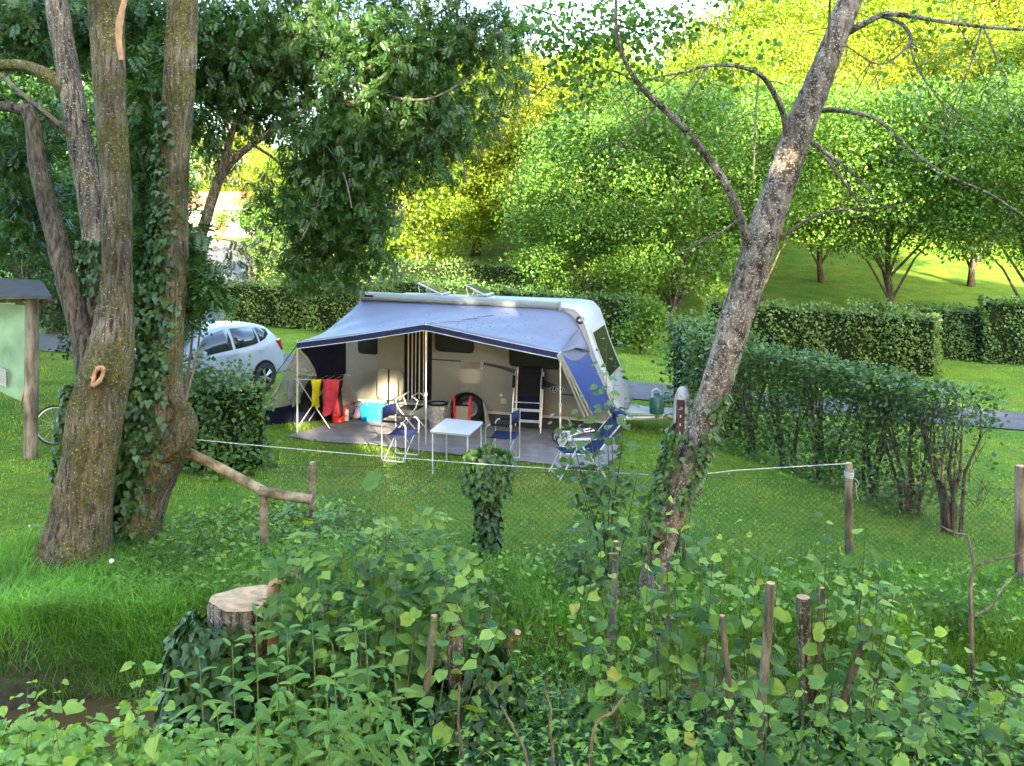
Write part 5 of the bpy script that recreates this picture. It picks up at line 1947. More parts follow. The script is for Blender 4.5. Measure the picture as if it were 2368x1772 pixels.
# recliner with blue sling
def recliner(label, loc, rz, pillow=True):
    t = thing('recliner_chair', label, 'chair', loc, rz)
    w = 0.27
    for s in (-1, 1):
        y = s * w
        MB().tube([(0.42, y, 0.02), (0.06, y, 0.62)], 0.015, 8).build('leg', M['white_tube'], t, smooth=True)
        MB().tube([(-0.36, y, 0.02), (0.10, y, 0.62)], 0.015, 8).build('leg', M['white_tube'], t, smooth=True)
        o = MB().prism([(-0.22, y - 0.03, 0.63), (-0.22, y + 0.03, 0.63), (0.26, y + 0.035, 0.65), (0.31, y + 0.02, 0.64), (0.31, y - 0.02, 0.64), (0.26, y - 0.035, 0.65)], (0, 0, 0.03))
        o.build('armrest', M['white_plastic'], t, bevel=0.01)
        MB().tube([(0.30, y * 0.92, 0.43), (-0.22, y * 0.92, 0.38), (-0.40, y * 0.92, 0.60), (-0.76, y * 0.92, 0.98)], 0.014, 8).build('side_rail', M['white_tube'], t, smooth=True)
    for (a, b) in (((0.40, 0.06), 0.0), ((-0.34, 0.06), 0.0), ((0.30, 0.43), 0.0)):
        MB().tube([(a[0], -w, a[1]), (a[0], w, a[1])], 0.012, 6).build('cross_bar', M['white_tube'], t, smooth=True)
    MB().box((0.33, 0, 0.17), (0.02, 2 * w, 0.05)).build('cross_bar', M['white_tube'], t)
    prof_ = [(0.31, 0.445), (0.05, 0.40), (-0.20, 0.40), (-0.29, 0.47), (-0.40, 0.61), (-0.57, 0.79), (-0.74, 0.97)]
    vs = [(x, s * w * 0.88, z) for x, z in prof_ for s in (-1, 1)]
    o = MB().add(vs, [(2 * i, 2 * i + 1, 2 * i + 3, 2 * i + 2) for i in range(len(prof_) - 1)]).build('sling', M['navy'], t, smooth=True)
    o.modifiers.new('s', 'SOLIDIFY').thickness = 0.02
    if pillow:
        MB().tube([(-0.70, -0.24, 0.98), (-0.69, -0.2, 0.98), (-0.69, 0, 0.98), (-0.69, 0.2, 0.98), (-0.70, 0.24, 0.98)], [0.04, 0.065, 0.07, 0.065, 0.04], 12).build('pillow', M['navy'], t, smooth=True)
    return t


recliner('white framed reclining chair with blue seat, half hidden by the sapling', on_mat(1338, 1102) - Vector((0, 0, .04)), R(196))

# small hand trolley with two wheels
p = on_mat(1300, 1040)
t = thing('hand_trolley', 'small hand trolley with two black spoked wheels on the mat', 'trolley', tuple(p - Vector((0, 0, 0.012))), R(10))
for yy in (0.0, 0.34):
    wv_ = MB().lathe([(0.085, -0.02), (0.105, -0.022), (0.118, -0.01), (0.118, 0.01), (0.105, 0.022), (0.085, 0.02), (0.085, -0.02)], 24, (0, yy, 0.118), 'Y').build('wheel', M['rubber'], t, smooth=True)
    mb = MB().lathe([(0.070, -0.014), (0.088, -0.018), (0.088, 0.018), (0.070, 0.014), (0.070, -0.014)], 24, (0, yy, 0.118), 'Y')
    for k in range(3):
        a = 2 * math.pi * k / 3 + 0.5
        mb.tube([(0, yy, 0.118), (0.076 * math.cos(a), yy, 0.118 + 0.076 * math.sin(a))], 0.011, 6)
    mb.build('rim', M['white_plastic'], wv_, smooth=True)
MB().tube([(0, -0.02, 0.118), (0, 0.36, 0.118)], 0.009, 6).build('axle', M['black'], t)
MB().tube([(0.02, 0.06, 0.12), (0.30, 0.08, 0.22), (0.62, 0.08, 0.26)], 0.012, 6).build('frame_bar', M['alu'], t, smooth=True)
MB().tube([(0.02, 0.28, 0.12), (0.30, 0.26, 0.22), (0.62, 0.26, 0.26), (0.62, 0.08, 0.26)], 0.012, 6).build('frame_bar', M['alu'], t, smooth=True)

# tall folded chair leaning on the wall beside the lettering
p = cw(W(1229, 940)[0], -0.30, 0)
t = thing('folded_chair', 'tall folded chair with black and navy fabric leaning against the caravan wall', 'folding chair', (p.x, p.y, gz(p.x, p.y) + MZ), -TH)
zb = 0.0
hw = 0.29
for s in (-1, 1):
    MB().tube([(s * hw, -0.16, zb), (s * hw, 0.0, 0.62), (s * (hw - 0.01), 0.16, 1.12)], 0.014, 8).build('leg', M['alu'], t, smooth=True)
    MB().tube([(s * (hw - 0.05), -0.02, zb + 0.08), (s * (hw - 0.05), 0.06, 0.62), (s * (hw - 0.05), 0.18, 1.18)], 0.013, 8).build('leg', M['alu'], t, smooth=True)
    MB().box((s * (hw - 0.0), 0.04, 0.93), (0.05, 0.05, 0.24), rx=R(-14)).build('armrest', M['black'], t, bevel=0.01)
for z, h_ in ((0.20, 0.05), (0.40, 0.05), (0.54, 0.018)):
    MB().box((0, -0.14 + 0.26 * z, z), (2 * hw, 0.02, h_)).build('cross_bar', M['alu'], t, bevel=0.004)
MB().prism([(-hw + 0.06, 0.02, 0.16), (hw - 0.06, 0.02, 0.16), (hw - 0.06, 0.13, 0.70), (-hw + 0.06, 0.13, 0.70)], (0, 0.02, 0)).build('seat', M['navy_dark'], t)
MB().prism([(-hw + 0.06, 0.07, 0.66), (hw - 0.06, 0.07, 0.66), (hw - 0.05, 0.16, 1.17), (hw - 0.10, 0.165, 1.20), (-hw + 0.06, 0.165, 1.19)], (0, 0.03, 0)).build('backrest', M['black'], t, bevel=0.008)

# clothes airer and laundry
ab_ = on_mat(738, 988)
air = thing('clothes_airer', 'folding metal clothes airer under the left end of the awning', 'clothes rack', tuple(ab_), R(-8))
AZ = 0.92
for s in (-0.30, 0.30):
    MB().tube([(-0.32, s, 0.0), (0.32, s, AZ)], 0.010, 6).build('leg', M['white_tube'], air, smooth=True)
    MB().tube([(0.32, s, 0.0), (-0.32, s, AZ)], 0.010, 6).build('leg', M['white_tube'], air, smooth=True)
    MB().tube([(-0.62, s, AZ), (0.52, s, AZ)], 0.009, 6).build('rail', M['white_tube'], air, smooth=True)
for k in range(9):
    x = -0.6 + k * 0.14
    MB().tube([(x, -0.30, AZ), (x, 0.30, AZ)], 0.005, 5).build('bar', M['white_tube'], air)


def cloth(name, label, top_c, width, drop, mat, rz=0.0, taper=0.0, wave=0.03, back=0.25, thick=0.012):
    """cloth hung over a bar: front flap 'drop', short back flap"""
    t = thing(name, label, 'laundry', tuple(top_c), rz)
    vs = []
    nw, nh = 9, 9
    rows = [(back, 0.035)] + [(0.12, 0.03), (0.0, 0.0)] + [(drop * k / nh, -0.022) for k in range(1, nh + 1)]
    for r, (dz, dy) in enumerate(rows):
        for i in range(nw + 1):
            f = i / nw - 0.5
            ww = width * (1 - taper * dz / drop)
            x = f * ww + 0.02 * math.sin(dz * 7 + i)
            yw = wave * math.sin(i * 1.25 + dz * 3) * (0.2 + dz / drop)
            zz = -dz - 0.03 * math.sin(i * 0.9 + 1) * (dz / drop) - taper * 0.25 * abs(f - 0.15) * (-1) * (dz / drop)
            vs.append((x, dy + yw, zz))
    o = MB().add(vs, [(r * (nw + 1) + i, r * (nw + 1) + i + 1, (r + 1) * (nw + 1) + i + 1, (r + 1) * (nw + 1) + i) for r in range(len(rows) - 1) for i in range(nw)]).build('cloth', mat, t, smooth=True)
    o.modifiers.new('s', 'SOLIDIFY').thickness = thick
    return t


am = Matrix.Translation(ab_) @ Matrix.Rotation(R(-8), 4, 'Z')
cloth('red_towel', 'red towel hanging full length from the airer end', am @ Vector((0.36, -0.33, AZ + 0.02)), 0.32, 0.68, M['red_towel'], R(-8))
cloth('yellow_cloth', 'yellow cloth hanging in a point from the airer', am @ Vector((0.06, -0.33, AZ + 0.0)), 0.20, 0.52, M['yellow'], R(-4), 0.35, 0.04)
cloth('grey_garment', 'two-tone grey garment hanging at the left of the airer', am @ Vector((-0.44, -0.31, AZ + 0.0)), 0.20, 0.50, M['greycloth'], R(-12), 0.1, 0.03)
cloth('black_garment', 'black garment hanging in the middle of the airer', am @ Vector((-0.14, -0.02, AZ + 0.02)), 0.5, 0.66, M['black'], R(-8), 0.1, 0.04)
cloth('dark_garment', 'crumpled dark navy garment bunched on top of the airer', am @ Vector((0.1, 0.25, AZ + 0.07)), 0.5, 0.3, M['navy_dark'], R(-8), 0.2, 0.08)
cloth('black_trousers', 'dark trousers hanging at the back of the airer', am @ Vector((0.22, 0.2, AZ + 0.02)), 0.4, 0.8, M['black'], R(-8), 0.1, 0.04)

# buckets and boxes
p = on_mat(782, 981)
t = thing('red_bucket', 'red plastic bucket on the mat below the red towel', 'bucket', tuple(p))
MB().lathe([(0.0, 0.02), (0.115, 0.0), (0.12, 0.02), (0.155, 0.25), (0.165, 0.26), (0.16, 0.27), (0.15, 0.26), (0.115, 0.03), (0.0, 0.03)], 24).build('pail', M['red'], t, smooth=True)
MB().tube([(0.16 * math.cos(a), 0.16 * math.sin(a) * 0.3 - 0.08 * math.sin(a), 0.255 - 0.05 * math.sin(a)) for a in np.linspace(0, math.pi, 10)], 0.005, 5).build('handle', M['alu'], t)
p = on_mat(801, 979)
t = thing('white_carton', 'small cream carton standing beside the red bucket', 'carton', tuple(p), R(-10))
MB().box((0, 0, 0.11), (0.085, 0.06, 0.22)).build('carton_box', M['stripe_w'], t, bevel=0.008)
MB().lathe([(0.0, 0.22), (0.02, 0.22), (0.02, 0.25), (0.0, 0.25)], 10).build('cap', M['red'], t)
MB().box((0, -0.032, 0.10), (0.05, 0.004, 0.03)).build('print', M['doorwood'], t)
p = on_mat(818, 974)
t = thing('cloth_bag', 'slumped purple-grey bag against the tent wall', 'bag', tuple(p), R(-10))
mb = MB()
mb.lathe([(0.0, 0.0), (0.15, 0.0), (0.19, 0.05), (0.20, 0.16), (0.17, 0.27), (0.14, 0.32), (0.10, 0.30), (0.0, 0.26)], 14)
mb.v = [(x * (1.15 + 0.12 * math.sin(y * 30 + z * 9)), y * 0.75, z * (1 + 0.12 * math.sin(x * 14))) for x, y, z in mb.v]
mb.build('sack', M['purple'], t, smooth=True, sub=1)
MB().tube([(-0.10, -0.08, 0.28), (-0.06, -0.12, 0.14), (0.04, -0.14, 0.12), (0.10, -0.10, 0.27)], 0.012, 6).build('strap', M['navy_dark'], t, smooth=True)
p = on_mat(862, 977)
t = thing('blue_tub', 'bright blue rectangular plastic tub by the caravan wall', 'tub', tuple(p), R(-16))


def tub_shape(w0, d0, w1, d1, h):
    def ring(w, d, z):
        o = []
        for cx_, cy_, a0_ in ((1, 1, 0), (-1, 1, 90), (-1, -1, 180), (1, -1, 270)):
            for k in range(4):
                a = R(a0_ + 30 * k)
                o.append((cx_ * (w - 0.04) + 0.04 * math.cos(a), cy_ * (d - 0.04) + 0.04 * math.sin(a), z))
        return o
    rings_ = [ring(w0, d0, 0), ring((w0 + w1) / 2 - .002, (d0 + d1) / 2 - .002, h * .48), ring((w0 + w1) / 2 + .012, (d0 + d1) / 2 + .012, h * .52), ring(w1, d1, h * .93), ring(w1 + .02, d1 + .02, h * .94), ring(w1 + .02, d1 + .02, h), ring(w1 - .01, d1 - .01, h), ring(w0 - .01, d0 - .01, 0.02)]
    vs = [q for r in rings_ for q in r]
    fs = [(r * 16 + i, r * 16 + (i + 1) % 16, (r + 1) * 16 + (i + 1) % 16, (r + 1) * 16 + i) for r in range(len(rings_) - 1) for i in range(16)]
    fs += [tuple(range(15, -1, -1)), tuple(range(7 * 16, 8 * 16))]
    return MB().add(vs, fs)


tub_shape(0.20, 0.14, 0.235, 0.17, 0.30).build('tub_body', M['blue'], t, smooth=True)
p = on_mat(838, 976)
t = thing('small_black_box', 'small black box wedged beside the blue tub', 'box', tuple(p), R(-5))
MB().box((0, 0, 0.09), (0.12, 0.12, 0.18)).build('case', M['black'], t, bevel=0.015)
MB().box((0, 0, 0.19), (0.13, 0.13, 0.02)).build('lid', M['navy_dark'], t, bevel=0.005)

# folded stool with metal frame behind the left chair
p = on_mat(950, 1000)
t = thing('folding_stool', 'folding metal-framed stool with black seat by the curtain', 'stool', tuple(p), R(-15))
for s in (-0.2, 0.2):
    MB().tube([(-0.22, s, 0.0), (0.18, s, 0.46), (0.22, s, 0.60), (0.10, s, 0.68)], 0.013, 8).build('leg', M['alu'], t, smooth=True)
    MB().tube([(0.22, s, 0.0), (-0.18, s, 0.44), (-0.24, s, 0.60), (-0.12, s, 0.68)], 0.013, 8).build('leg', M['alu'], t, smooth=True)
for x, z in ((0.10, 0.68), (-0.12, 0.68), (-0.2, 0.05), (0.2, 0.05)):
    MB().tube([(x, -0.2, z), (x, 0.2, z)], 0.012, 6).build('cross_bar', M['alu'], t)
MB().box((0, 0, 0.42), (0.38, 0.36, 0.03)).build('seat', M['black'], t, bevel=0.01)
# bin with plastic bag
p = on_mat(1012, 996)
t = thing('waste_bin', 'round bin lined with a crinkled plastic bag beside the wheel arch', 'bin', tuple(p))
mb = MB().lathe([(0.0, 0.0), (0.15, 0.0), (0.165, 0.1), (0.17, 0.3), (0.18, 0.44), (0.185, 0.47), (0.16, 0.46), (0.0, 0.40)], 26)
mb.v = [(x * (1 + 0.05 * math.sin(math.atan2(y, x) * 9 + z * 5)), y * (1 + 0.05 * math.sin(math.atan2(y, x) * 9 + z * 5)), z) for x, y, z in mb.v]
mb.build('liner', M['bag_clear'], t, smooth=True)
MB().lathe([(0.178, 0.455), (0.20, 0.46), (0.20, 0.49), (0.178, 0.495), (0.165, 0.47)], 26).build('rim', M['black'], t, smooth=True)
# red-legged stand in the wheel arch
p = cw(arch_c[0], -0.34, 0)
t = thing('red_stand', 'red-posted stand with cream panel in front of the wheel arch', 'stand', (p.x, p.y, gz(p.x, p.y) + 0.045), -TH)
for s in (-0.16, 0.16):
    MB().box((s, 0, 0.30), (0.06, 0.045, 0.60), ry=R(3) * s * 6).build('post', M['red'], t, bevel=0.015)
MB().box((0, 0.0, 0.20), (0.26, 0.03, 0.40)).build('panel', M['cream_in'], t, bevel=0.01)
MB().box((0, -0.005, 0.415), (0.27, 0.045, 0.03)).build('top_edge', M['black'], t, bevel=0.008)

# ------------------------------------------------------------------ white car
cp = G(606, 908)
CAR_RZ = R(180 + 61)                       # nose points to the left and a little towards the camera
fwd = Vector((math.cos(CAR_RZ), math.sin(CAR_RZ), 0))
sidev = Vector((-math.sin(CAR_RZ), math.cos(CAR_RZ), 0))        # car's left side direction
nearside = sidev if sidev.y < 0 else -sidev
org = cp + fwd * 1.30 - nearside * 0.80                         # car centre on the ground
car = thing('parked_car', 'white five-door hatchback parked behind the dark bush', 'car', (org.x, org.y, gz(org.x, org.y)), CAR_RZ)
# stations along the length: x, hood/roof height, belt height, half width, roof half width
st = [
    (2.05, 0.62, 0.60, 0.62, 0.50), (1.98, 0.72, 0.68, 0.78, 0.62), (1.70, 0.86, 0.80, 0.86, 0.70), (1.30, 0.97, 0.90, 0.88, 0.72), (1.08, 1.04, 0.93, 0.88, 0.72),
    (0.55, 1.36, 0.96, 0.885, 0.62), (0.20, 1.50, 0.98, 0.885, 0.585), (-0.30, 1.575, 1.00, 0.885, 0.575), (-0.90, 1.57, 1.03, 0.88, 0.565), (-1.40, 1.52, 1.07, 0.87, 0.555), (-1.72, 1.44, 1.10, 0.85, 0.55), (-1.90, 1.16, 1.06, 0.82, 0.64), (-2.02, 0.80, 0.78, 0.80, 0.70), (-2.05, 0.50, 0.48, 0.76, 0.70)]


def section(s):
    x, zt, zb, w, rw = s
    lo = 0.24 if x < 1.9 else 0.30
    return [(x, 0.0, lo), (x, w * 0.86, lo), (x, w * 0.985, lo + 0.10), (x, w * 1.0, min(0.62, zb * 0.8)), (x, w * 0.985, zb - 0.02), (x, w * 0.955, zb), (x, (w * 0.955 + rw) / 2 + 0.03, (zb + zt) / 2 + 0.01), (x, rw + 0.02, zt - 0.055), (x, rw - 0.06, zt - 0.012), (x, 0.0, zt + 0.015)]


secs = [section(s) for s in st]
mb = MB()
k = len(secs[0])
vs, fs = [], []
for sc_ in secs:
    vs += sc_
    vs += [(x, -y, z) for x, y, z in sc_]
for i in range(len(secs) - 1):
    for j in range(k - 1):
        a = i * 2 * k + j
        fs.append((a, a + 1, a + 1 + 2 * k, a + 2 * k))
        a += k
        fs.append((a, a + 2 * k, a + 1 + 2 * k, a + 1))
for e in (0, (len(secs) - 1) * 2 * k):
    for j in range(k - 1):
        fs.append((e + j, e + j + 1, e + k + j + 1, e + k + j))
mb.add(vs, fs)
carb = mb.build('body', M['carpaint'], car, smooth=True, sub=2)
bmx = carb.modifiers


def glass_patch(name, xs, sgn, zf0, zf1, parent=None, mat=None, off=0.012):
    """side window: strip between belt and roof edge along x positions"""
    X = [s[0] for s in st][::-1]
    f = lambda c, x: float(np.interp(x, X, [s[c] for s in st][::-1]))
    vs = []
    for x, lo, hi in xs:
        zt, zb, w, rw = f(1, x), f(2, x), f(3, x), f(4, x)
        y0, y1 = w * 0.955, rw + 0.02
        ym = (y0 + y1) / 2 + 0.03
        for u in (lo, (lo + hi) / 2, hi):
            y = (1 - u) ** 2 * y0 + 2 * u * (1 - u) * (2 * ym - (y0 + y1) / 2) + u * u * y1
            z = zb + (zt - 0.055 - zb) * u
            vs.append((x, sgn * (y + off), z + off * 0.4))
    n_ = len(xs)
    o = MB().add(vs, [(3 * i + j, 3 * i + 3 + j, 3 * i + 4 + j, 3 * i + 1 + j) for i in range(n_ - 1) for j in (0, 1)]).build(name, mat or M['carglass'], car, smooth=True)
    o.modifiers.new('s', 'SOLIDIFY').thickness = 0.006
    return o


for sg in (-1, 1):
    glass_patch('door_window', [(0.66, 0.06, 0.20), (0.50, 0.06, 0.62), (0.30, 0.06, 0.86), (0.05, 0.06, 0.90), (-0.25, 0.06, 0.92), (-0.38, 0.06, 0.92)], sg, 0, 0)
    glass_patch('door_window', [(-0.47, 0.06, 0.92), (-0.8, 0.06, 0.92), (-1.08, 0.08, 0.90), (-1.16, 0.12, 0.88)], sg, 0, 0)
    glass_patch('quarter_window', [(-1.22, 0.14, 0.88), (-1.40, 0.25, 0.86), (-1.55, 0.50, 0.80)], sg, 0, 0)
    glass_patch('quarter_window', [(0.98, 0.05, 0.20), (0.85, 0.05, 0.42), (0.72, 0.05, 0.50)], sg, 0, 0)
    # tail lamp wraps the rear corner
    MB().add([(-1.74, sg * 0.862, 1.10), (-1.90, sg * 0.80, 1.12), (-1.96, sg * 0.74, 1.05), (-2.0, sg * 0.76, 0.84), (-1.93, sg * 0.84, 0.86)], [(0, 1, 2, 3, 4)]).build('tail_light', M['tail'], car).modifiers.new('s', 'SOLIDIFY').thickness = 0.06
    MB().add([(1.95, sg * 0.72, 0.72), (1.75, sg * 0.865, 0.84), (1.55, sg * 0.89, 0.86), (1.75, sg * 0.90, 0.74), (1.97, sg * 0.80, 0.64)], [(0, 1, 2, 3, 4)]).build('headlight', M['glasslamp'] if 'glasslamp' in M else M['white_plastic'], car).modifiers.new('s', 'SOLIDIFY').thickness = 0.04
    mi = MB().box((0.62, sg * 1.0, 1.06), (0.12, 0.20, 0.15)).build('mirror', M['carpaint'], car, bevel=0.04)
    MB().box((0.66, sg * 0.91, 1.01), (0.06, 0.08, 0.04)).build('mirror_arm', M['black'], mi)
    for x in (-0.28, -1.12):
        MB().tube([(x, sg * 0.905, 0.93), (x - 0.05, sg * 0.925, 0.935), (x - 0.15, sg * 0.925, 0.94), (x - 0.19, sg * 0.905, 0.94)], 0.012, 6).build('door_handle', M['carpaint'], car, smooth=True)
    for wxp in (1.30, -1.30):
        MB().lathe([(0.0, 0.0), (0.365, 0.0), (0.365, -0.02), (0.0, -0.02)], 28, (wxp, sg * 0.865 + (0.02 if sg > 0 else 0.0), 0.33), 'Y').build('arch_shade', M['black'], car)  # black disc on the closed body paints the shade of the wheel opening
        w_ = MB().lathe([(0.20, -0.09), (0.27, -0.105), (0.305, -0.09), (0.315, -0.04), (0.315, 0.04), (0.305, 0.09), (0.20, 0.09)], 30, (wxp, sg * 0.83, 0.315), 'Y').build('wheel', M['rubber'], car, smooth=True)
        mb = MB().lathe([(0.185, 0.0), (0.205, sg * 0.085), (0.215, sg * 0.09), (0.215, 0.0)], 30, (wxp, sg * 0.83, 0.315), 'Y')
        for q in range(10):
            a = 2 * math.pi * (q // 2) / 5 + (0.16 if q % 2 else -0.16)
            mb.tube([(wxp + 0.03 * math.cos(a), sg * 0.83 + sg * 0.075, 0.315 + 0.03 * math.sin(a)), (wxp + 0.20 * math.cos(a), sg * 0.83 + sg * 0.085, 0.315 + 0.20 * math.sin(a))], 0.015, 5)
        mb.lathe([(0.0, sg * 0.09), (0.05, sg * 0.085), (0.055, sg * 0.05)], 14, (wxp, sg * 0.83, 0.315), 'Y')
        mb.build('rim', M['rim'], w_, smooth=True)
# windscreen
vs = []
for x, zt, rw, zoff in ((1.02, 1.075, 0.68, 0.0), (0.80, 1.215, 0.65, 0), (0.58, 1.35, 0.60, 0), (0.36, 1.455, 0.57, 0)):
    for u in (-1, -0.5, 0, 0.5, 1):
        vs.append((x + 0.02 + 0.05 * (1 - u * u), u * rw, zt + 0.012 + 0.018 * (1 - u * u)))
o = MB().add(vs, [(i * 5 + j, i * 5 + 5 + j, i * 5 + 6 + j, i * 5 + 1 + j) for i in range(3) for j in range(4)]).build('windscreen', M['carglass'], car, smooth=True)
o.modifiers.new('s', 'SOLIDIFY').thickness = 0.008
MB().tube([(-1.45, 0, 1.53), (-1.55, 0, 1.60), (-1.75, 0, 1.70)], 0.006, 5).build('aerial', M['black'], car)

# ------------------------------------------------------------------ notice board, bicycle, distant house
nb = G(70, 1060)
Yb = nb.y
t = thing('notice_board', 'roofed wooden notice board with stained green-white panel', 'notice board', tuple(nb))
L_ = lambda px, py, Y=Yb: P(px, py, Y) - nb
MB().tube([(0, 0, -0.1), (0.01, 0, 0.4), (0.02, 0, 1.2), (0.03, 0, 2.6)], 0.105, 12, noise=0.03).build('post', M['post_wood'], t, smooth=True)
pp = [L_(-120, 700, Yb + 0.9), L_(63, 706, Yb + 0.1), L_(63, 935, Yb + 0.1), L_(-120, 850, Yb + 0.9)]
pnl = MB().prism(pp, (0.02, 0.03, 0)).build('panel', M['board'], t)
pp2 = [L_(-10, 845, Yb + 0.36), L_(18, 856, Yb + 0.24), L_(18, 860, Yb + 0.24), L_(-10, 849, Yb + 0.36)]
for k in range(7):
    MB().prism([q + Vector((0, -0.05, -0.04 * k)) for q in pp2], (0.0, 0.01, 0)).build('text_line', M['trim'], pnl)
rf = [L_(-160, 640, Yb + 1.6), L_(95, 655, Yb + 0.8), L_(120, 692, Yb - 0.5), L_(-130, 690, Yb - 0.1)]
rfo = MB().prism(rf, (0, 0, 0.05)).build('roof', M['slate'], t)
MB().tube([L_(-140, 694, Yb + 0.5), L_(130, 698, Yb + 0.05)], 0.035, 6).build('beam', M['post_wood'], t)
MB().tube([L_(48, 932, Yb + 0.1), L_(66, 880, Yb - 0.02)], 0.02, 6).build('brace', M['doorwood'], t)

bp = G(128, 1030)
t = thing('bicycle', 'bicycle leaning behind the mossy trunk, only its wheel showing', 'bicycle', (bp.x, bp.y, gz(bp.x, bp.y)), R(12))
for x in (0.0, 1.05):
    wv_ = MB().tube([(x + 0.33 * math.cos(a), 0, 0.34 + 0.33 * math.sin(a)) for a in np.linspace(0, 2 * math.pi, 33)], 0.016, 6, cap=False).build('wheel', M['rubber'], t, smooth=True)
    mb = MB().tube([(x + 0.305 * math.cos(a), 0, 0.34 + 0.305 * math.sin(a)) for a in np.linspace(0, 2 * math.pi, 33)], 0.008, 5, cap=False)
    for q in range(14):
        a = 2 * math.pi * q / 14
        mb.tube([(x, 0, 0.34), (x + 0.30 * math.cos(a), 0, 0.34 + 0.30 * math.sin(a))], 0.002, 3, cap=False)
    mb.build('rim', M['alu'], wv_)
mb = MB()
for a, b in (((0, 0, .34), (.42, 0, .36)), ((0, 0, .34), (.30, 0, .78)), ((.42, 0, .36), (.28, 0, .86)), ((.42, 0, .36), (.86, 0, .78)), ((.30, 0, .78), (.86, 0, .82)), ((1.05, 0, .34), (.84, 0, .95))):
    mb.tube([a, b], 0.017, 6)
mb.build('frame', M['navy_dark'], t, smooth=True)
MB().tube([(0.28, 0, 0.86), (0.27, 0, 0.95)], 0.012, 6).box((0.25, 0, 0.97), (0.26, 0.14, 0.05)).build('saddle', M['black'], t)
MB().tube([(0.80, -0.25, 1.0), (0.86, -0.1, 1.03), (0.84, 0, 0.97), (0.86, 0.1, 1.03), (0.80, 0.25, 1.0)], 0.012, 6).build('handlebar', M['alu'], t, smooth=True)

HYD = 73.0
hx0, hx1 = xat(430, HYD), xat(592, HYD)
hz = gz(hx1 - 2, HYD) - 0.1
t = thing('distant_house', 'low cream house with red tiled roof and wooden door at the road end', 'house', ((hx0 + hx1) / 2, HYD, hz), R(-6))
hw_ = (hx1 - hx0) / 2 + 1.5
MB().box((-1.5, 2.5, 1.25), (hw_ * 2, 5.0, 2.5)).build('wall', M['plaster'], t)
MB().prism([(-1.5 - hw_ - 0.4, -0.5, 2.45), (-1.5 - hw_ - 0.4, 2.5, 3.9), (-1.5 - hw_ - 0.4, 5.5, 2.45)], (2 * hw_ + 0.8, 0, 0)).build('roof', M['rooftile'], t)
dx = xat(511, HYD) - (hx0 + hx1) / 2
d_ = MB().box((dx, -0.03, 1.05), (0.95, 0.08, 2.1)).build('door', M['doorwood'], t)
MB().box((dx, -0.08, 1.5), (0.6, 0.03, 0.7)).build('door_panel', M['doorwood'], d_)
for k in (-1.0, 1.0):
    MB().box((dx + k * 0.53, -0.05, 1.1), (0.08, 0.10, 2.2)).build('door_frame', M['stripe_w'], t)
wd = MB().box((dx + 2.0, -0.03, 1.5), (0.9, 0.07, 0.9)).build('window', M['stripe_w'], t)
MB().box((dx + 2.0, -0.075, 1.5), (0.74, 0.03, 0.74)).build('pane', M['carglass'], wd)
MB().box((-1.5, -0.45, 2.42), (hw_ * 2 + 0.6, 0.12, 0.12)).build('gutter', M['stripe_w'], t)
# white cart at the house
wp_ = (xat(495, 62), 62.0)
t = thing('white_trailer', 'small white covered trailer standing on the far side road', 'trailer', (wp_[0], wp_[1], gz(*wp_) + 0.05), R(30))
MB().box((0, 0, 0.42), (0.8, 0.6, 0.36)).build('tub', M['white_plastic'], t, bevel=0.06)
MB().lathe([(0.30, 0.0), (0.24, 0.16), (0.0, 0.22)], 14, (0, 0, 0.58)).build('cover', M['cwhite'], t, smooth=True)
for s in (-1, 1):
    MB().lathe([(0.05, -0.04), (0.22, -0.04), (0.22, 0.04), (0.05, 0.04)], 16, (0, s * 0.34, 0.22), 'Y').build('wheel', M['rubber'], t)
MB().tube([(0.4, 0, 0.3), (0.95, 0, 0.3)], 0.03, 6).build('drawbar', M['trim'], t)

# ------------------------------------------------------------------ fence, posts, ropes, logs
FY = 10.95


def fence_y(x):
    return 10.95 + 0.02 * x - 0.012 * max(0, x - 3) ** 2


fence = thing('wire_fence', 'sagging dark chain-link fence along the stream bank', 'fence', (0, FY, gz(0, FY)))
mb = MB()
fb = Vector(fence.location)
x0, x1, hgt, cell = -3.0, 6.6, 1.02, 0.075
cols_ = int((x1 - x0) / cell)
rows_ = int(hgt / (cell * 0.9))
vs, fs = [], []
idxm = {}


def fpt(i, j):
    x = x0 + i * cell * 0.5
    z = gz(x, fence_y(x)) + 0.02 + j * cell * 0.45 + 0.03 * math.sin(x * 1.1) * j / rows_
    return Vector((x, fence_y(x) + 0.012 * math.sin(x * 3 + j * 0.4), z)) - fb


V, Fq = [], []
w_ = 0.0022


def wire_seg(a, b):
    d = (b - a).normalized()
    u = d.cross(Vector((0, 1, 0))).normalized() * w_
    q = Vector((0, w_, 0))
    n0 = len(V)
    for c in (a, b):
        V.extend([tuple(c + u), tuple(c - u * 0.5 + q * 0.87), tuple(c - u * 0.5 - q * 0.87)])
    for k in range(3):
        Fq.append((n0 + k, n0 + (k + 1) % 3, n0 + 3 + (k + 1) % 3, n0 + 3 + k))


nc, nr = cols_ * 2, rows_ * 2
for i in range(0, nc, 2):
    for j in range(nr):
        # zigzag up: two wire families
        a = fpt(i + (j % 2), j)
        b = fpt(i + ((j + 1) % 2), j + 1)
        wire_seg(a, b)
        a = fpt(i + 2 - (j % 2), j)
        b = fpt(i + 2 - ((j + 1) % 2), j + 1)
        wire_seg(a, b)
cl = link('chain_link', mesh_np('chain_link', np.array(V), np.array(Fq), M['wire']), fence)
tag(cl, kind='stuff')
for zz in (0.04, hgt):
    MB().tube([fpt(i, 0) + Vector((0, 0, zz)) for i in range(0, nc + 1, 8)], 0.0025, 4).build('tension_wire', M['wire'], fence)


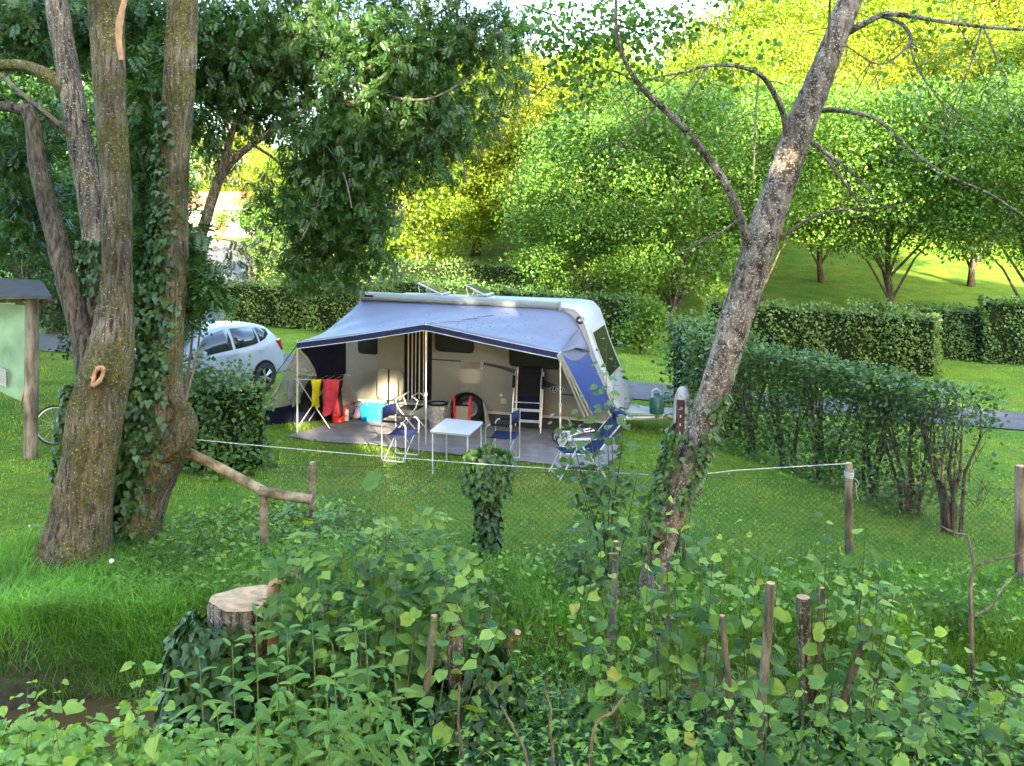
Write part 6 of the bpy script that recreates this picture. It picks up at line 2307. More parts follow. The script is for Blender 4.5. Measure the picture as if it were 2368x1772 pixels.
def post(name, label, px, base_y, top_y, wpx, mat, cat='post', tilt=0.0):
    b = G(px, base_y)
    h = (base_y - top_y) / FPX * b.y
    r = wpx / FPX * b.y / 2
    t = thing(name, label, cat, tuple(b))
    MB().tube([(0, 0, -0.15), (tilt * 0.5, 0, h * 0.5), (tilt, 0, h - 0.01), (tilt, 0, h)], [r * 1.05, r, r, r * 0.85], 14, noise=0.06, seed=int(px)).build('shaft', mat, t, smooth=True)
    MB().lathe([(0.0, h + 0.002), (r * 0.82, h + 0.001), (r * 0.85, h - 0.01)], 14, (tilt, 0, 0)).build('cut_top', M['cutwood'], t)
    return t


fp1 = post('fence_post', 'grey round wooden fence post with white rope tied to its top', 1963, 1300, 1072, 17, M['post_wood'])
post('fence_post', 'weathered wooden fence post at the far end of the wire fence', 2360, 1362, 1078, 24, M['post_wood'])
post('log_post', 'short round post carrying the log rail', 610, 1284, 1144, 19, M['logwood'])
post('stake', 'reddish brown stake standing free beside the log rail end', 722, 1215, 1070, 15, M['logwood'], 'stake')
ip = post('ivy_post', 'stout post smothered in dark ivy in the wire fence', 1128, 1290, 1055, 30, M['bark_dark'])
ipb = Vector(ip.location)
ivy_on(ip, [ipb + Vector((0, 0, z)) for z in (0.0, 0.3, 0.6, 0.85)], 620, 0.13, 0.075)
ivy_on(ip, [ipb + Vector((dx_, 0, z)) for dx_, z in ((0, 0.8), (-0.03, 0.95), (0.03, 1.08), (0.0, 1.28))], 1150, 0.24, 0.07, mat='lf_hedge2')
ivy_on(ip, [ipb + Vector((0.02, 0, z)) for z in (1.2, 1.42)], 70, 0.05, 0.05, mat='lf_hedge2')

# log rails
lp = G(610, 1284)
la = thing('log_rail', 'long peeled log sloping from the ivy tree to the short post', 'log', tuple(P(500, 1085, 11.0)))
q0, q1 = P(402, 1030, 11.15), P(622, 1142, lp.y + 0.02)
MB().tube([q0 - Vector(la.location), q0.lerp(q1, 0.5) - Vector(la.location) + Vector((0, 0, 0.01)), q1 - Vector(la.location)], [0.062, 0.06, 0.055], 12, noise=0.07).build('log', M['logwood'], la, smooth=True)
lb_ = thing('log_rail', 'short thick peeled log resting level on the short post', 'log', tuple(P(660, 1150, lp.y)))
q0, q1 = P(600, 1136, lp.y), P(722, 1156, lp.y - 0.05)
MB().tube([q0 - Vector(lb_.location), q1 - Vector(lb_.location)], [0.062, 0.058], 12, noise=0.07).build('log', M['logwood'], lb_, smooth=True)


def rope(label, pts, r=0.0045):
    o = Vector(pts[0])
    t = MB().tube([Vector(p) - o for p in pts], r, 6).build('rope', M['rope'], None, smooth=True)
    t.location = o
    return tag(t, label, 'rope')


y_ = lambda f: 11.0 - 1.0 * f
rp = []
for f in np.linspace(0, 1, 16):
    px = 412 + (1500 - 412) * f
    py = 1013 + (1098 - 1013) * f + 6 * math.sin(math.pi * f)
    rp.append(P(px, py, 10.9 - 0.75 * f))
rope('white rope stretched from the ivy tree to the leaning tree', rp)
fpb = Vector(fp1.location)
rp = [P(1560, 1104, 10.0), P(1700, 1088, 10.35), P(1830, 1080, 10.7), P(1962, 1072, fpb.y - 0.06)]
rope('white rope stretched from the leaning tree to the round fence post', rp)
c0 = P(1964, 1095, fpb.y)
pts = []
for i in range(40):
    a = i * 0.62
    pts.append(c0 + Vector((0.055 * math.cos(a), 0.055 * math.sin(a), 0.03 - 0.002 * i)))
pts += [c0 + Vector((0.07, -0.05, -0.06)), c0 + Vector((0.10, -0.05, -0.12)), c0 + Vector((0.07, -0.05, -0.16)), c0 + Vector((0.06, -0.055, -0.1)), c0 + Vector((0.07, -0.055, -0.25)), c0 + Vector((0.09, -0.055, -0.31))]
rope('white rope coil knotted round the top of the fence post', pts, 0.005)

# rusty slotted steel post beside the leaning tree
b = G(1560, 1100)
t = thing('rusty_post', 'dark red rusty slotted steel post beside the leaning tree', 'post', (xat(1568, 11.3), 11.3, gz(xat(1568, 11.3), 11.3)))
top = CAMH - (925 - HY) / FPX * 11.3 - t.location.z
MB().box((0, 0, top / 2), (0.10, 0.03, top), ry=R(2)).build('channel', M['rust'], t)
MB().box((0.05, 0.03, top / 2 + 0.02), (0.02, 0.06, top - 0.1), ry=R(2)).build('flange', M['rust'], t)
for k in range(14):
    MB().box((-0.02 + 0.0009 * k * 4, -0.019, top * 0.18 + k * top * 0.055), (0.012, 0.006, 0.03)).build('slot', M['stripe_w'], t)

# ------------------------------------------------------------------ stump, cut stems, twigs
sp = P(556, 1384, 6.95)
sz0 = gz(sp.x, sp.y)
st_ = thing('tree_stump', 'tall ivy-covered tree stump with freshly sawn flat top', 'stump', (sp.x, sp.y, sz0))
H_ = sp.z - sz0
mb = MB()
rr = random.Random(5)
nseg = 26
lv = [(-0.15, 0.33), (0.1, 0.29), (0.4, 0.255), (0.8, 0.245), (H_ - 0.03, 0.25), (H_, 0.24)]
vs = []
prof_n = [1 + 0.05 * math.sin(3 * a) + 0.04 * math.sin(7 * a + 1) for a in np.linspace(0, 2 * math.pi, nseg + 1)[:-1]]
for z, r in lv:
    for i in range(nseg):
        a = 2 * math.pi * i / nseg
        q = r * prof_n[i]
        vs.append((q * math.cos(a), q * math.sin(a), z + (0.02 * math.sin(a * 2) if z > 1 else 0)))
fs = [(j * nseg + i, j * nseg + (i + 1) % nseg, (j + 1) * nseg + (i + 1) % nseg, (j + 1) * nseg + i) for j in range(len(lv) - 1) for i in range(nseg)]
mb.add(vs, fs).build('shaft', M['bark'], st_, smooth=True)
vs = [(0, 0, H_ + 0.012)] + [(0.238 * prof_n[i] * math.cos(2 * math.pi * i / nseg), 0.238 * prof_n[i] * math.sin(2 * math.pi * i / nseg), H_ + 0.004 + 0.02 * math.sin(4 * math.pi * i / nseg)) for i in range(nseg)]
MB().add(vs, [(0, i + 1, (i + 1) % nseg + 1) for i in range(nseg)]).build('cut_face', M['cutwood'], st_)
loc = Vector(st_.location)
pth = [loc + Vector((-0.14, -0.10, z)) for z in (0.0, 0.4, 0.8, 1.0)]
ivy_on(st_, pth, 1500, [0.30, 0.33, 0.30, 0.2], 0.10, side=(-2.4, 0.85))
# torn bark sliver beside the stump
q = P(655, 1340, 6.95)
t = thing('torn_bark', 'orange-brown curl of torn wood beside the stump', 'wood', (q.x, q.y, gz(q.x, q.y)))
hh = q.z - t.location.z
MB().tube([(-0.12, 0, -0.1), (-0.10, 0, hh - 0.25), (-0.06, 0, hh - 0.02), (0.02, 0, hh + 0.03), (0.07, 0, hh + 0.02), (0.10, -0.02, hh + 0.10)], [0.07, 0.06, 0.055, 0.05, 0.035, 0.01], 9, noise=0.35, seed=2).build('sliver', M['ember'], t, smooth=True)

cut = [
    # display px path (x,y,w) lists, distance, material, label
    ([(905, 1625, 17), (918, 1520, 16), (930, 1410, 15), (938, 1330, 14)], 6.35, 'stem_pale', 'straight pale cut stem standing in the ivy'),
    ([(985, 1560, 34), (985, 1440, 36), (978, 1335, 32)], 6.5, 'bark', 'thick sawn-off trunk wrapped in ivy'),
    ([(1045, 1500, 30), (1080, 1430, 28), (1114, 1365, 24)], 6.7, 'bark_moss', 'slanting mossy stub with a sawn end'),
    ([(1312, 1470, 16), (1320, 1380, 15), (1326, 1290, 14), (1331, 1170, 13)], 8.9, 'stem_pale', 'slim birch-pale cut stem beyond the stream'),
    ([(1632, 1680, 26), (1640, 1560, 22), (1652, 1440, 20), (1665, 1260, 20)], 6.2, 'stem_pale', 'tall smooth grey stem among the broad leaves'),
    ([(1745, 1560, 34), (1740, 1440, 32), (1735, 1290, 30)], 6.6, 'bark', 'broken-topped dark trunk among the broad leaves'),
    ([(1765, 1480, 14), (1770, 1360, 13), (1775, 1270, 12)], 6.6, 'stem_pale', 'short pale cut stem beside the broken trunk'),
    ([(1822, 1520, 16), (1848, 1440, 15), (1878, 1350, 14)], 6.5, 'bark_twig', 'dark slanting cut stem with side twigs'),
    ([(1575, 1500, 14), (1568, 1420, 13), (1560, 1330, 12)], 6.4, 'bark_twig', 'thin dark stem at the left of the broad leaves'),
    ([(1195, 1640, 7), (1186, 1580, 6), (1190, 1530, 5), (1178, 1490, 4), (1184, 1440, 3)], 5.6, 'stem_pale', 'bare forked twig rising from the undergrowth'),
    ([(1140, 1655, 7), (1112, 1580, 6), (1082, 1525, 5)], 5.6, 'stem_pale', 'leaning bare stick in the undergrowth'),
    ([(1000, 1655, 7), (990, 1560, 6), (992, 1480, 5)], 5.7, 'bark_twig', 'thin upright stick at the foot of the ivy stump'),
    ([(1280, 1590, 7), (1322, 1540, 6), (1352, 1500, 4)], 5.8, 'logwood', 'brown stick leaning to the right in the undergrowth'),
    ([(1400, 1500, 13), (1430, 1380, 12), (1445, 1330, 10)], 7.0, 'stem_pale', 'pale stick leaning against the leaning tree'),
]
for i, (pth, Y, mt_, lb2) in enumerate(cut):
    b = D(pth[0][0], pth[0][1], Y)
    t = thing('cut_stem', lb2, 'stem', (b.x, b.y, gz(b.x, b.y)))
    full = [(pth[0][0] + (pth[0][0] - pth[1][0]) * 0.5, (CAMH - gz(b.x, b.y) + 0.1) / Y * FPX / S22 + HY / S22, pth[0][2])] + pth if D(pth[0][0], pth[0][1], Y).z > gz(b.x, b.y) else pth
    o, fpth = trunk_part('shaft', t, full, Y, M[mt_], 10, 0.1, 70 + i)
    e = fpth[-1] - Vector(t.location)
    if pth[-1][2] > 11:
        r = pth[-1][2] * S22 / FPX * Y / 2
        MB().lathe([(0.0, 0.004), (r * 0.95, 0.003), (r * 0.95, -0.01)], 12, tuple(e)).build('cut_face', M['cutwood'], t)
ivy_stump = [o for o in bpy.data.objects if o.get('label') == 'thick sawn-off trunk wrapped in ivy'][0]
b = Vector(ivy_stump.location)
ivy_on(ivy_stump, [b + Vector((0.02, 0, z)) for z in (0.0, 0.4, 0.75)], 1500, [0.38, 0.34, 0.22], 0.085)
ivy_on(ivy_stump, [b + Vector((0.22, 0.05, z)) for z in (0.1, 0.5, 0.95)], 700, [0.24, 0.24, 0.12], 0.08)

# pale dead sapling with forked branches on the right
b = D(2100, 1440, 8.9)
t = thing('dead_sapling', 'bare pale dead sapling with forked twigs on the bank', 'sapling', (b.x, b.y, gz(b.x, b.y)))
for pth in ([(2102, 1560, 13), (2100, 1440, 11), (2098, 1330, 10), (2096, 1270, 9), (2104, 1225, 8), (2096, 1180, 7), (2088, 1155, 6)], [(2104, 1226, 6), (2130, 1215, 5), (2170, 1205, 4), (2220, 1190, 3)], [(2103, 1330, 5), (2140, 1310, 5), (2165, 1270, 4), (2200, 1235, 2)], [(2088, 1156, 6), (2060, 1150, 4), (2030, 1135, 3), (2010, 1120, 2)]):
    trunk_part('branch', t, pth, 8.9, M['stem_pale'], 6, 0.15, int(pth[0][0]))

# ------------------------------------------------------------------ grass and ground cover
def blades(name, label, n, xr, yr, h, w, mat, mask=None, seg=1, lean=0.5):
    x, y = rng.uniform(*xr, n), rng.uniform(*yr, n)
    if mask is not None:
        k = mask(x, y)
        x, y = x[k], y[k]
    n = len(x)
    z = g(x, y)
    hh = h * rng.uniform(0.45, 1.3, n)
    a = rng.uniform(0, 2 * np.pi, n)
    lx, ly = np.cos(a) * hh * lean * rng.random(n), np.sin(a) * hh * lean * rng.random(n)
    b = rng.uniform(0, 2 * np.pi, n)
    wx_, wy_ = np.cos(b) * w / 2, np.sin(b) * w / 2
    base = np.stack([x, y, z - 0.01], -1)
    if seg == 1:
        V = np.stack([base + np.stack([wx_, wy_, 0 * x], -1), base - np.stack([wx_, wy_, 0 * x], -1), base + np.stack([lx, ly, hh], -1)], 1)
        Fo = np.arange(n * 3).reshape(-1, 3)
    else:
        m = base + np.stack([lx * 0.35, ly * 0.35, hh * 0.6], -1)
        tip = base + np.stack([lx * 1.5, ly * 1.5, hh * 0.95], -1)
        ww = np.stack([wx_, wy_, 0 * x], -1)
        V = np.stack([base + ww, base - ww, m - ww * 0.7, m + ww * 0.7, tip], 1)
        o = (np.arange(n) * 5)[:, None]
        Fo = np.concatenate([np.concatenate([o, o + 1, o + 2], 1), np.concatenate([o, o + 2, o + 3], 1), np.concatenate([o + 3, o + 2, o + 4], 1)])
    ob = link(name, mesh_np(name, V.reshape(-1, 3), Fo, mat))
    return tag(ob, label, 'grass', kind='stuff')


mat_poly = [(p.x, p.y) for p in mt]


def in_poly(x, y, poly):
    c = np.zeros(len(x), bool)
    j = len(poly) - 1
    for i in range(len(poly)):
        xi, yi = poly[i]
        xj, yj = poly[j]
        with np.errstate(divide='ignore', invalid='ignore'):
            c ^= ((yi > y) != (yj > y)) & (x < (xj - xi) * (y - yi) / (yj - yi) + xi)
        j = i
    return c


def off_road(x, y):
    k = np.ones(len(x), bool)
    for ax, w in ((lane, 1.75), ([(-9.2, 26.5), (-10.6, 31), (-12.8, 38), (-16.0, 50)], 2.2)):
        for (x0_, y0_), (x1_, y1_) in zip(ax[:-1], ax[1:]):
            dx_, dy_ = x1_ - x0_, y1_ - y0_
            tt = np.clip(((x - x0_) * dx_ + (y - y0_) * dy_) / (dx_ * dx_ + dy_ * dy_), 0, 1)
            k &= np.hypot(x - x0_ - tt * dx_, y - y0_ - tt * dy_) > w - 0.35
    return k


def lawn_mask(x, y):
    k = (np.abs(x) < 0.60 * y + 0.5) & ~in_poly(x, y, mat_poly) & off_road(x, y)
    # keep out from under the caravan
    dx_, dy_ = x - WP.x, y - WP.y
    s = dx_ * A.x + dy_ * A.y
    tt = -(dx_ * N.x + dy_ * N.y)
    k &= ~((s > -2.8) & (s < 2.9) & (tt > -0.1) & (tt < 2.4))
    return k & (rng.random(len(x)) < np.clip(14.0 / y, 0.25, 1))


blades('lawn_grass', 'short green lawn grass of the pitch', 330000, (-17, 17), (8.95, 30), 0.055, 0.016, M['blade'], lawn_mask)
wl_ = G(1060, 1120)
blades('dry_grass', 'straw-coloured worn grass in front of the mat', 60000, (-6, 4.5), (11.2, 16.5), 0.05, 0.015, M['straw'],
       lambda x, y: lawn_mask(x, y) & (rng.random(len(x)) < 0.75 * np.clip(1.15 - np.hypot((x - wl_.x) * 0.28, (y - wl_.y) * 0.55), 0, 1) * (0.5 + 0.5 * np.sin(x * 1.9 + 0.8 * np.sin(y * 2.3)))))
blades('dry_grass', 'scattered straw-coloured patches across the lawn', 70000, (-13, 14), (11, 27), 0.045, 0.016, M['straw'],
       lambda x, y: lawn_mask(x, y) & (rng.random(len(x)) < 0.8 * np.clip(np.sin(x * 0.9 + 1.3 * np.sin(y * 0.7)) * np.sin(y * 1.1 + 0.8 * np.sin(x * 1.3)) - 0.1, 0, 1)))
blades('bank_grass', 'long lush grass on the far stream bank', 75000, (-6, 6.5), (8.75, 11.2), 0.20, 0.012, M['blade_tall'],
       lambda x, y: (rng.random(len(x)) < np.where(x < -1.8, 1.0, np.where(x > 2.6, 1.0, 0.4 + 0.35 * np.sin(x * 3.1 + y * 2))) * np.clip((11.3 - y) / 1.4, 0.05, 1)) & (np.abs(y - stream_y(x)) > 0.78), 2, 1.0)
blades('bank_fringe', 'overhanging grass fringe along the muddy bank edge', 9000, (-6, 6.5), (8.55, 9.0), 0.30, 0.010, M['blade_tall'], lambda x, y: np.abs(y - stream_y(x)) > 0.72, 2, 1.6)


def cover(name, label, n, xr, yr, tmpl, size, mat, hfun, mask=None, droop=0.1, nj=0.5, cat='plants'):
    x, y = rng.uniform(*xr, n), rng.uniform(*yr, n)
    if mask is not None:
        k = mask(x, y)
        x, y = x[k], y[k]
    n = len(x)
    pts = np.stack([x, y, g(x, y) + hfun(x, y, n)], -1)
    yd = rng.normal(size=(n, 3))
    yd[:, 2] = yd[:, 2] * 0.35 - droop
    V, Fo = scatter(tmpl, pts, yd, upn(n, nj), size * rng.uniform(0.55, 1.3, n))
    ob = link(name, mesh_np(name, V, Fo, mat))
    return tag(ob, label, cat, kind='stuff')


cover('ivy_ground_cover', 'low leafy ground cover below the log rail', 15000, (-4.4, -1.0), (9.4, 12.6), OV3, 0.065, M['lf_under'], lambda x, y, n: rng.random(n) ** 1.5 * 0.16,
      lambda x, y: rng.random(len(x)) < np.clip(1.2 - np.abs(x + 3.0) * 0.45 - np.abs(y - 10.6) * 0.35, 0, 1), cat='ground cover')
cover('bank_weeds', 'low weeds covering the bank below the ivy post', 11000, (-1.4, 4.2), (8.8, 10.9), OV3, 0.06, M['lf_under'], lambda x, y, n: rng.random(n) ** 1.8 * 0.26,
      lambda x, y: rng.random(len(x)) < np.clip(0.45 + 0.5 * np.sin(x * 2.7 + 1.2 * np.sin(y * 2.1)) * np.sin(y * 3.1 + x), 0.04, 0.9), cat='ground cover')
cover('fallen_leaves', 'brown fallen leaves on the bank by the leaning tree', 1500, (-0.8, 3.4), (8.9, 10.9), OV3, 0.06, M['lf_dry'], lambda x, y, n: 0.01 + rng.random(n) * 0.03, cat='leaf litter')
cover('clover', 'small pale clover leaves dotted over the lawn', 9000, (-9, 9), (10.5, 17), OV3, 0.035, M['lf_under'], lambda x, y, n: 0.02 + rng.random(n) * 0.03, lawn_mask, cat='clover')
cover('right_bank_weeds', 'rank weeds on the bank by the dead sapling', 2200, (3.6, 6.6), (8.8, 10.6), OV3, 0.065, M['lf_under'], lambda x, y, n: rng.random(n) ** 1.6 * 0.28, cat='ground cover')


# near bank: dense low undergrowth in front of the stream
def near_h(x, y, n):
    top = np.interp(x, [-4, -2.6, -2.0, -1.2, -0.3, 0.6, 1.5, 2.6, 4], [0.52, 0.50, 0.45, 0.6, 0.35, 0.42, 0.45, 0.5, 0.55])
    return top * rng.random(n) ** 0.75 + 0.05 * rng.normal(size=n)


cover('undergrowth', 'dense pale green brambles and weeds on the near bank', 6500, (-4.2, -1.6), (4.9, 6.3), ovate(0.36, 4), 0.085, M['lf_broad'], near_h, nj=0.4, cat='undergrowth')
cover('undergrowth', 'mixed small-leaved undergrowth round the cut stems on the near bank', 9500, (-1.7, 1.4), (4.9, 7.0), ovate(0.4, 4), 0.065, M['lf_under'], near_h, nj=0.45, cat='undergrowth')
cover('undergrowth', 'mixed leafy undergrowth under the broad-leaved saplings', 9500, (1.2, 4.3), (4.9, 7.0), ovate(0.4, 4), 0.07, M['lf_under'], near_h, nj=0.45, cat='undergrowth')
cover('ivy_carpet', 'dark ivy carpet under the saplings on the near bank', 9000, (-0.9, 4.2), (5.4, 7.05), IVY, 0.075, M['lf_ivy'], lambda x, y, n: rng.random(n) * 0.5, nj=0.5, cat='ivy')
cover('dead_leaves', 'dry brown leaves under the near-bank undergrowth', 1300, (-1, 4), (5.2, 7.0), OV3, 0.07, M['lf_dry'], lambda x, y, n: rng.random(n) * 0.35, cat='leaf litter')
cover('fine_weeds', 'fine-leaved weeds threaded through the near-bank thicket', 9000, (-1.2, 4.2), (5.2, 7.0), kite(0.2, 0.06), 0.07, M['lf_nettle'], lambda x, y, n: rng.random(n) * 0.75, nj=0.7, cat='weeds')
blades('near_grass', 'thin long grass blades in the near-bank thicket', 6500, (-1.4, 4.3), (5.0, 7.1), 0.55, 0.011, M['blade_tall'], None, 2, 1.2)
# dead twigs littering the near bank
mb = MB()
for k in range(120):
    x, y = rng.uniform(-1.2, 4), rng.uniform(5.2, 7)
    z = gz(x, y)
    a = rng.uniform(0, 6.28)
    L = rng.uniform(0.3, 0.9)
    e = Vector((x + L * math.cos(a), y + L * 0.5 * math.sin(a), z + rng.uniform(0.1, 0.6)))
    s_ = Vector((x, y, z + rng.uniform(0, 0.3)))
    m_ = (s_ + e) / 2 + Vector((0, 0, 0.08 * rng.normal()))
    mb.tube([s_, m_, e], [0.006, 0.005, 0.002], 4, cap=False)
tw = mb.build('dead_twigs', M['stem_pale'])
tag(tw, 'tangle of dead pale twigs in the near undergrowth', 'twigs', kind='stuff')


# ------------------------------------------------------------------ foreground plants, leaf by leaf
def leaf_mesh(name, tmpl, mat, curl=0.0):
    V, Fo = tmpl
    V = V.copy()
    V[:, 2] += curl * V[:, 1] ** 2
    me = mesh_np(name, V, Fo, mat, False)
    return me


def serrate(w, k, heart=0.0, fold=0.10):
    V, Fo = ovate(w, k, fold, heart)
    return V, Fo


def curly(w, heart, fold, mat, curl, twist, jag, seed):
    V, Fo = serrate(w, 8, heart, fold)
    q = random.Random(seed)
    V = V.copy()
    for i_ in range(len(V)):
        x_, y_, z_ = V[i_]
        f = 1 + (q.uniform(-jag, jag) * 0.4 if abs(x_) > 0.05 else 0)
        a_ = twist * y_
        x_ *= f
        V[i_] = (x_ * math.cos(a_), y_, z_ + x_ * math.sin(a_) + curl * y_ * y_ + q.uniform(-0.02, 0.02))
    return leaf_mesh('leaf', (V, Fo), mat, 0.0)


BROAD = [curly(0.50, 1.2, 0.10, M['lf_broad'], -0.12, 0.2, 0.06, 1), curly(0.44, 1.0, 0.18, M['lf_broad'], -0.30, -0.3, 0.10, 2), curly(0.54, 1.3, 0.02, M['lf_broad2'], -0.05, 0.5, 0.05, 3), curly(0.42, 0.8, 0.14, M['lf_broad2'], -0.35, -0.5, 0.12, 4),
         curly(0.47, 1.1, -0.06, M['lf_broad'], -0.18, 0.6, 0.14, 5), curly(0.36, 0.6, 0.22, M['lf_broad2'], -0.45, 0.3, 0.10, 6), curly(0.46, 1.2, 0.12, M['lf_broad'], 0.10, -0.6, 0.08, 7), curly(0.40, 0.7, 0.05, M['lf_broad2'], -0.20, 0.8, 0.16, 8), curly(0.45, 1.0, 0.12, M['lf_yellow'], -0.3, 0.4, 0.16, 9)]
NETT = [leaf_mesh('leaf', serrate(0.155, 7, 0.4, 0.05), M['lf_nettle'], -0.35), leaf_mesh('leaf', serrate(0.14, 7, 0.4, 0.08), M['lf_nettle'], -0.15)]
ELD = [leaf_mesh('leaf', pinnate(3, 0.34, 0.5), M['lf_broad2']), leaf_mesh('leaf', pinnate(3, 0.36, 0.52), M['lf_under'])]


def put_leaf(parent, me, p, yd, zn, s):
    Yv = Vector(yd).normalized()
    X = Yv.cross(Vector(zn)).normalized()
    Z = X.cross(Yv)
    m = Matrix((X, Yv, Z)).transposed().to_4x4()
    o = bpy.data.objects.new('leaf', me)
    col.objects.link(o)
    o.parent = parent
    o.matrix_basis = Matrix.Translation(p) @ m @ Matrix.Diagonal((s, s, s, 1))
    return o


def sapling(name, label, base, stems, meshes, size, rr, group=None, cat='sapling', per=9, stem_mat='stem_dark', bare=0.25, r0=0.007, spread=0.8):
    """stems: list of local polylines; alternate leaves up each stem, larger and flatter low down"""
    t = thing(name, label, cat, tuple(base), 0, group)
    for st0 in stems:
        st0 = [Vector(p) for p in st0]
        MB().tube(st0, [r0 * (1 - 0.75 * i / (len(st0) - 1)) for i in range(len(st0))], 6).build('stem', M[stem_mat], t, smooth=True)
        n_ = per
        ang = rr.uniform(0, 6.28)
        for k in range(n_):
            f = bare + (1 - bare) * k / (n_ - 1) if n_ > 1 else 1.0
            x = f * (len(st0) - 1)
            i = min(int(x), len(st0) - 2)
            p = st0[i].lerp(st0[i + 1], x - i)
            ang += 2.4 + rr.uniform(-0.4, 0.4)
            dirv = Vector((math.cos(ang), math.sin(ang), rr.uniform(-0.35, 0.25)))
            s = size * (1.2 - 0.6 * (k / n_)) * rr.uniform(0.55, 1.35)
            pet = spread * 0.06 * rr.uniform(0.5, 1.4)
            zn = Vector((rr.gauss(0, .42), rr.gauss(0, .42) - 0.3, 1))
            mi_ = rr.randrange(len(meshes))
            if mi_ == 8 and rr.random() < 0.85:
                mi_ = 2
            put_leaf(t, meshes[mi_], p + dirv * pet, dirv, zn, s)
    return t


rr = random.Random(11)


def stem_to(px, py, Y, base, bend=0.1):
    e = D(px, py, Y) - Vector(base)
    return [(0, 0, -0.05), tuple(e * 0.4 + Vector((rr.uniform(-bend, bend), rr.uniform(-bend, bend), 0))), tuple(e * 0.75 + Vector((rr.uniform(-bend, bend) * .5, 0, 0))), tuple(e)]


# broad heart-leaved saplings on the right: (base display x, distance, tips)
groups_r = [
    (1440, 6.7, [(1395, 1095), (1440, 1060), (1470, 1150), (1400, 1180), (1445, 1230)]),
    (1530, 6.6, [(1500, 1120), (1545, 1130), (1580, 1180), (1520, 1230)]),
    (1640, 6.5, [(1600, 1130), (1640, 1160), (1690, 1170), (1660, 1220), (1600, 1260)]),
    (1760, 6.6, [(1730, 1180), (1785, 1090), (1760, 1200), (1810, 1190), (1790, 1250)]),
    (1860, 6.4, [(1870, 1140), (1900, 1220), (1940, 1215), (1850, 1280), (1910, 1300)]),
    (1990, 6.2, [(1960, 1370), (2010, 1350), (2050, 1400), (1980, 1440)]),
    (2130, 6.1, [(2100, 1420), (2180, 1430), (2150, 1490), (2210, 1460)]),
    (1290, 7.0, [(1262, 1130), (1320, 1080), (1300, 1110), (1250, 1260)]),
    (1350, 6.2, [(1260, 1340), (1330, 1330), (1300, 1400), (1370, 1400)]),
    (1700, 5.7, [(1560, 1490), (1620, 1470), (1680, 1500), (1740, 1460), (1800, 1500)]),
    (1900, 5.6, [(1880, 1480), (1950, 1500), (2010, 1540), (1850, 1560)]),
    (1500, 5.6, [(1450, 1540), (1520, 1560), (1580, 1570)]),
]
for i, (bx_, Y, tps) in enumerate(groups_r):
    b = D(bx_, 1600, Y)
    base = Vector((b.x, Y, gz(b.x, Y)))
    stems = [stem_to(px, py, Y + rr.uniform(-.25, .25), base) for px, py in tps]
    sapling('broadleaf_sapling', 'young sapling with big round heart-shaped leaves in the right foreground thicket', base, stems, BROAD, 0.105, rr, 'broad-leaved saplings of the foreground thicket', per=15, bare=0.34)
# bush left of centre: mixed elder and broad leaves
groups_c = [
    (690, 6.9, [(650, 1090), (690, 1075), (720, 1130), (640, 1180)], 'e'),
    (770, 6.8, [(740, 1150), (790, 1120), (770, 1200), (810, 1160)], 'e'),
    (850, 6.9, [(840, 1110), (880, 1100), (860, 1170), (900, 1160)], 'e'),
    (940, 6.8, [(920, 1110), (960, 1110), (980, 1160), (930, 1190)], 'e'),
    (720, 6.6, [(760, 1085), (820, 1075), (700, 1230), (760, 1260)], 'b'),
    (880, 6.5, [(860, 1230), (930, 1190), (980, 1210), (1010, 1260)], 'b'),
    (1000, 6.6, [(1010, 1180), (1050, 1240), (1060, 1300), (990, 1290)], 'b'),
    (800, 6.4, [(680, 1280), (760, 1290), (830, 1290), (880, 1310)], 'b'),
    (640, 6.7, [(600, 1210), (640, 1230), (620, 1300), (660, 1330)], 'e'),
    (950, 6.2, [(1040, 1350), (1100, 1300), (960, 1340), (1080, 1260)], 'b'),
]
for i, (bx_, Y, tps, kd) in enumerate(groups_c):
    b = D(bx_, 1600, Y)
    base = Vector((b.x, Y, gz(b.x, Y)))
    stems = [stem_to(px, py, Y + rr.uniform(-.25, .25), base) for px, py in tps]
    if kd == 'b':
        sapling('broadleaf_sapling', 'young sapling with big round leaves in the bush beside the stump', base, stems, BROAD, 0.10, rr, 'broad-leaved saplings beside the stump', per=11, bare=0.36)
    else:
        sapling('elder_sapling', 'elder sapling with compound leaves in the bush beside the stump', base, stems, ELD, 0.24, rr, 'elder saplings beside the stump', per=12, bare=0.28, stem_mat='stem_green')
# a lone pair of leaves above the bush
b = D(835, 1300, 6.7)
base = Vector((b.x, 6.7, gz(b.x, 6.7)))
sapling('broadleaf_shoot', 'single shoot with two bright leaves above the bush', base, [stem_to(832, 1022, 6.7, base, 0.03)], BROAD, 0.11, rr, None, per=3, bare=0.93)

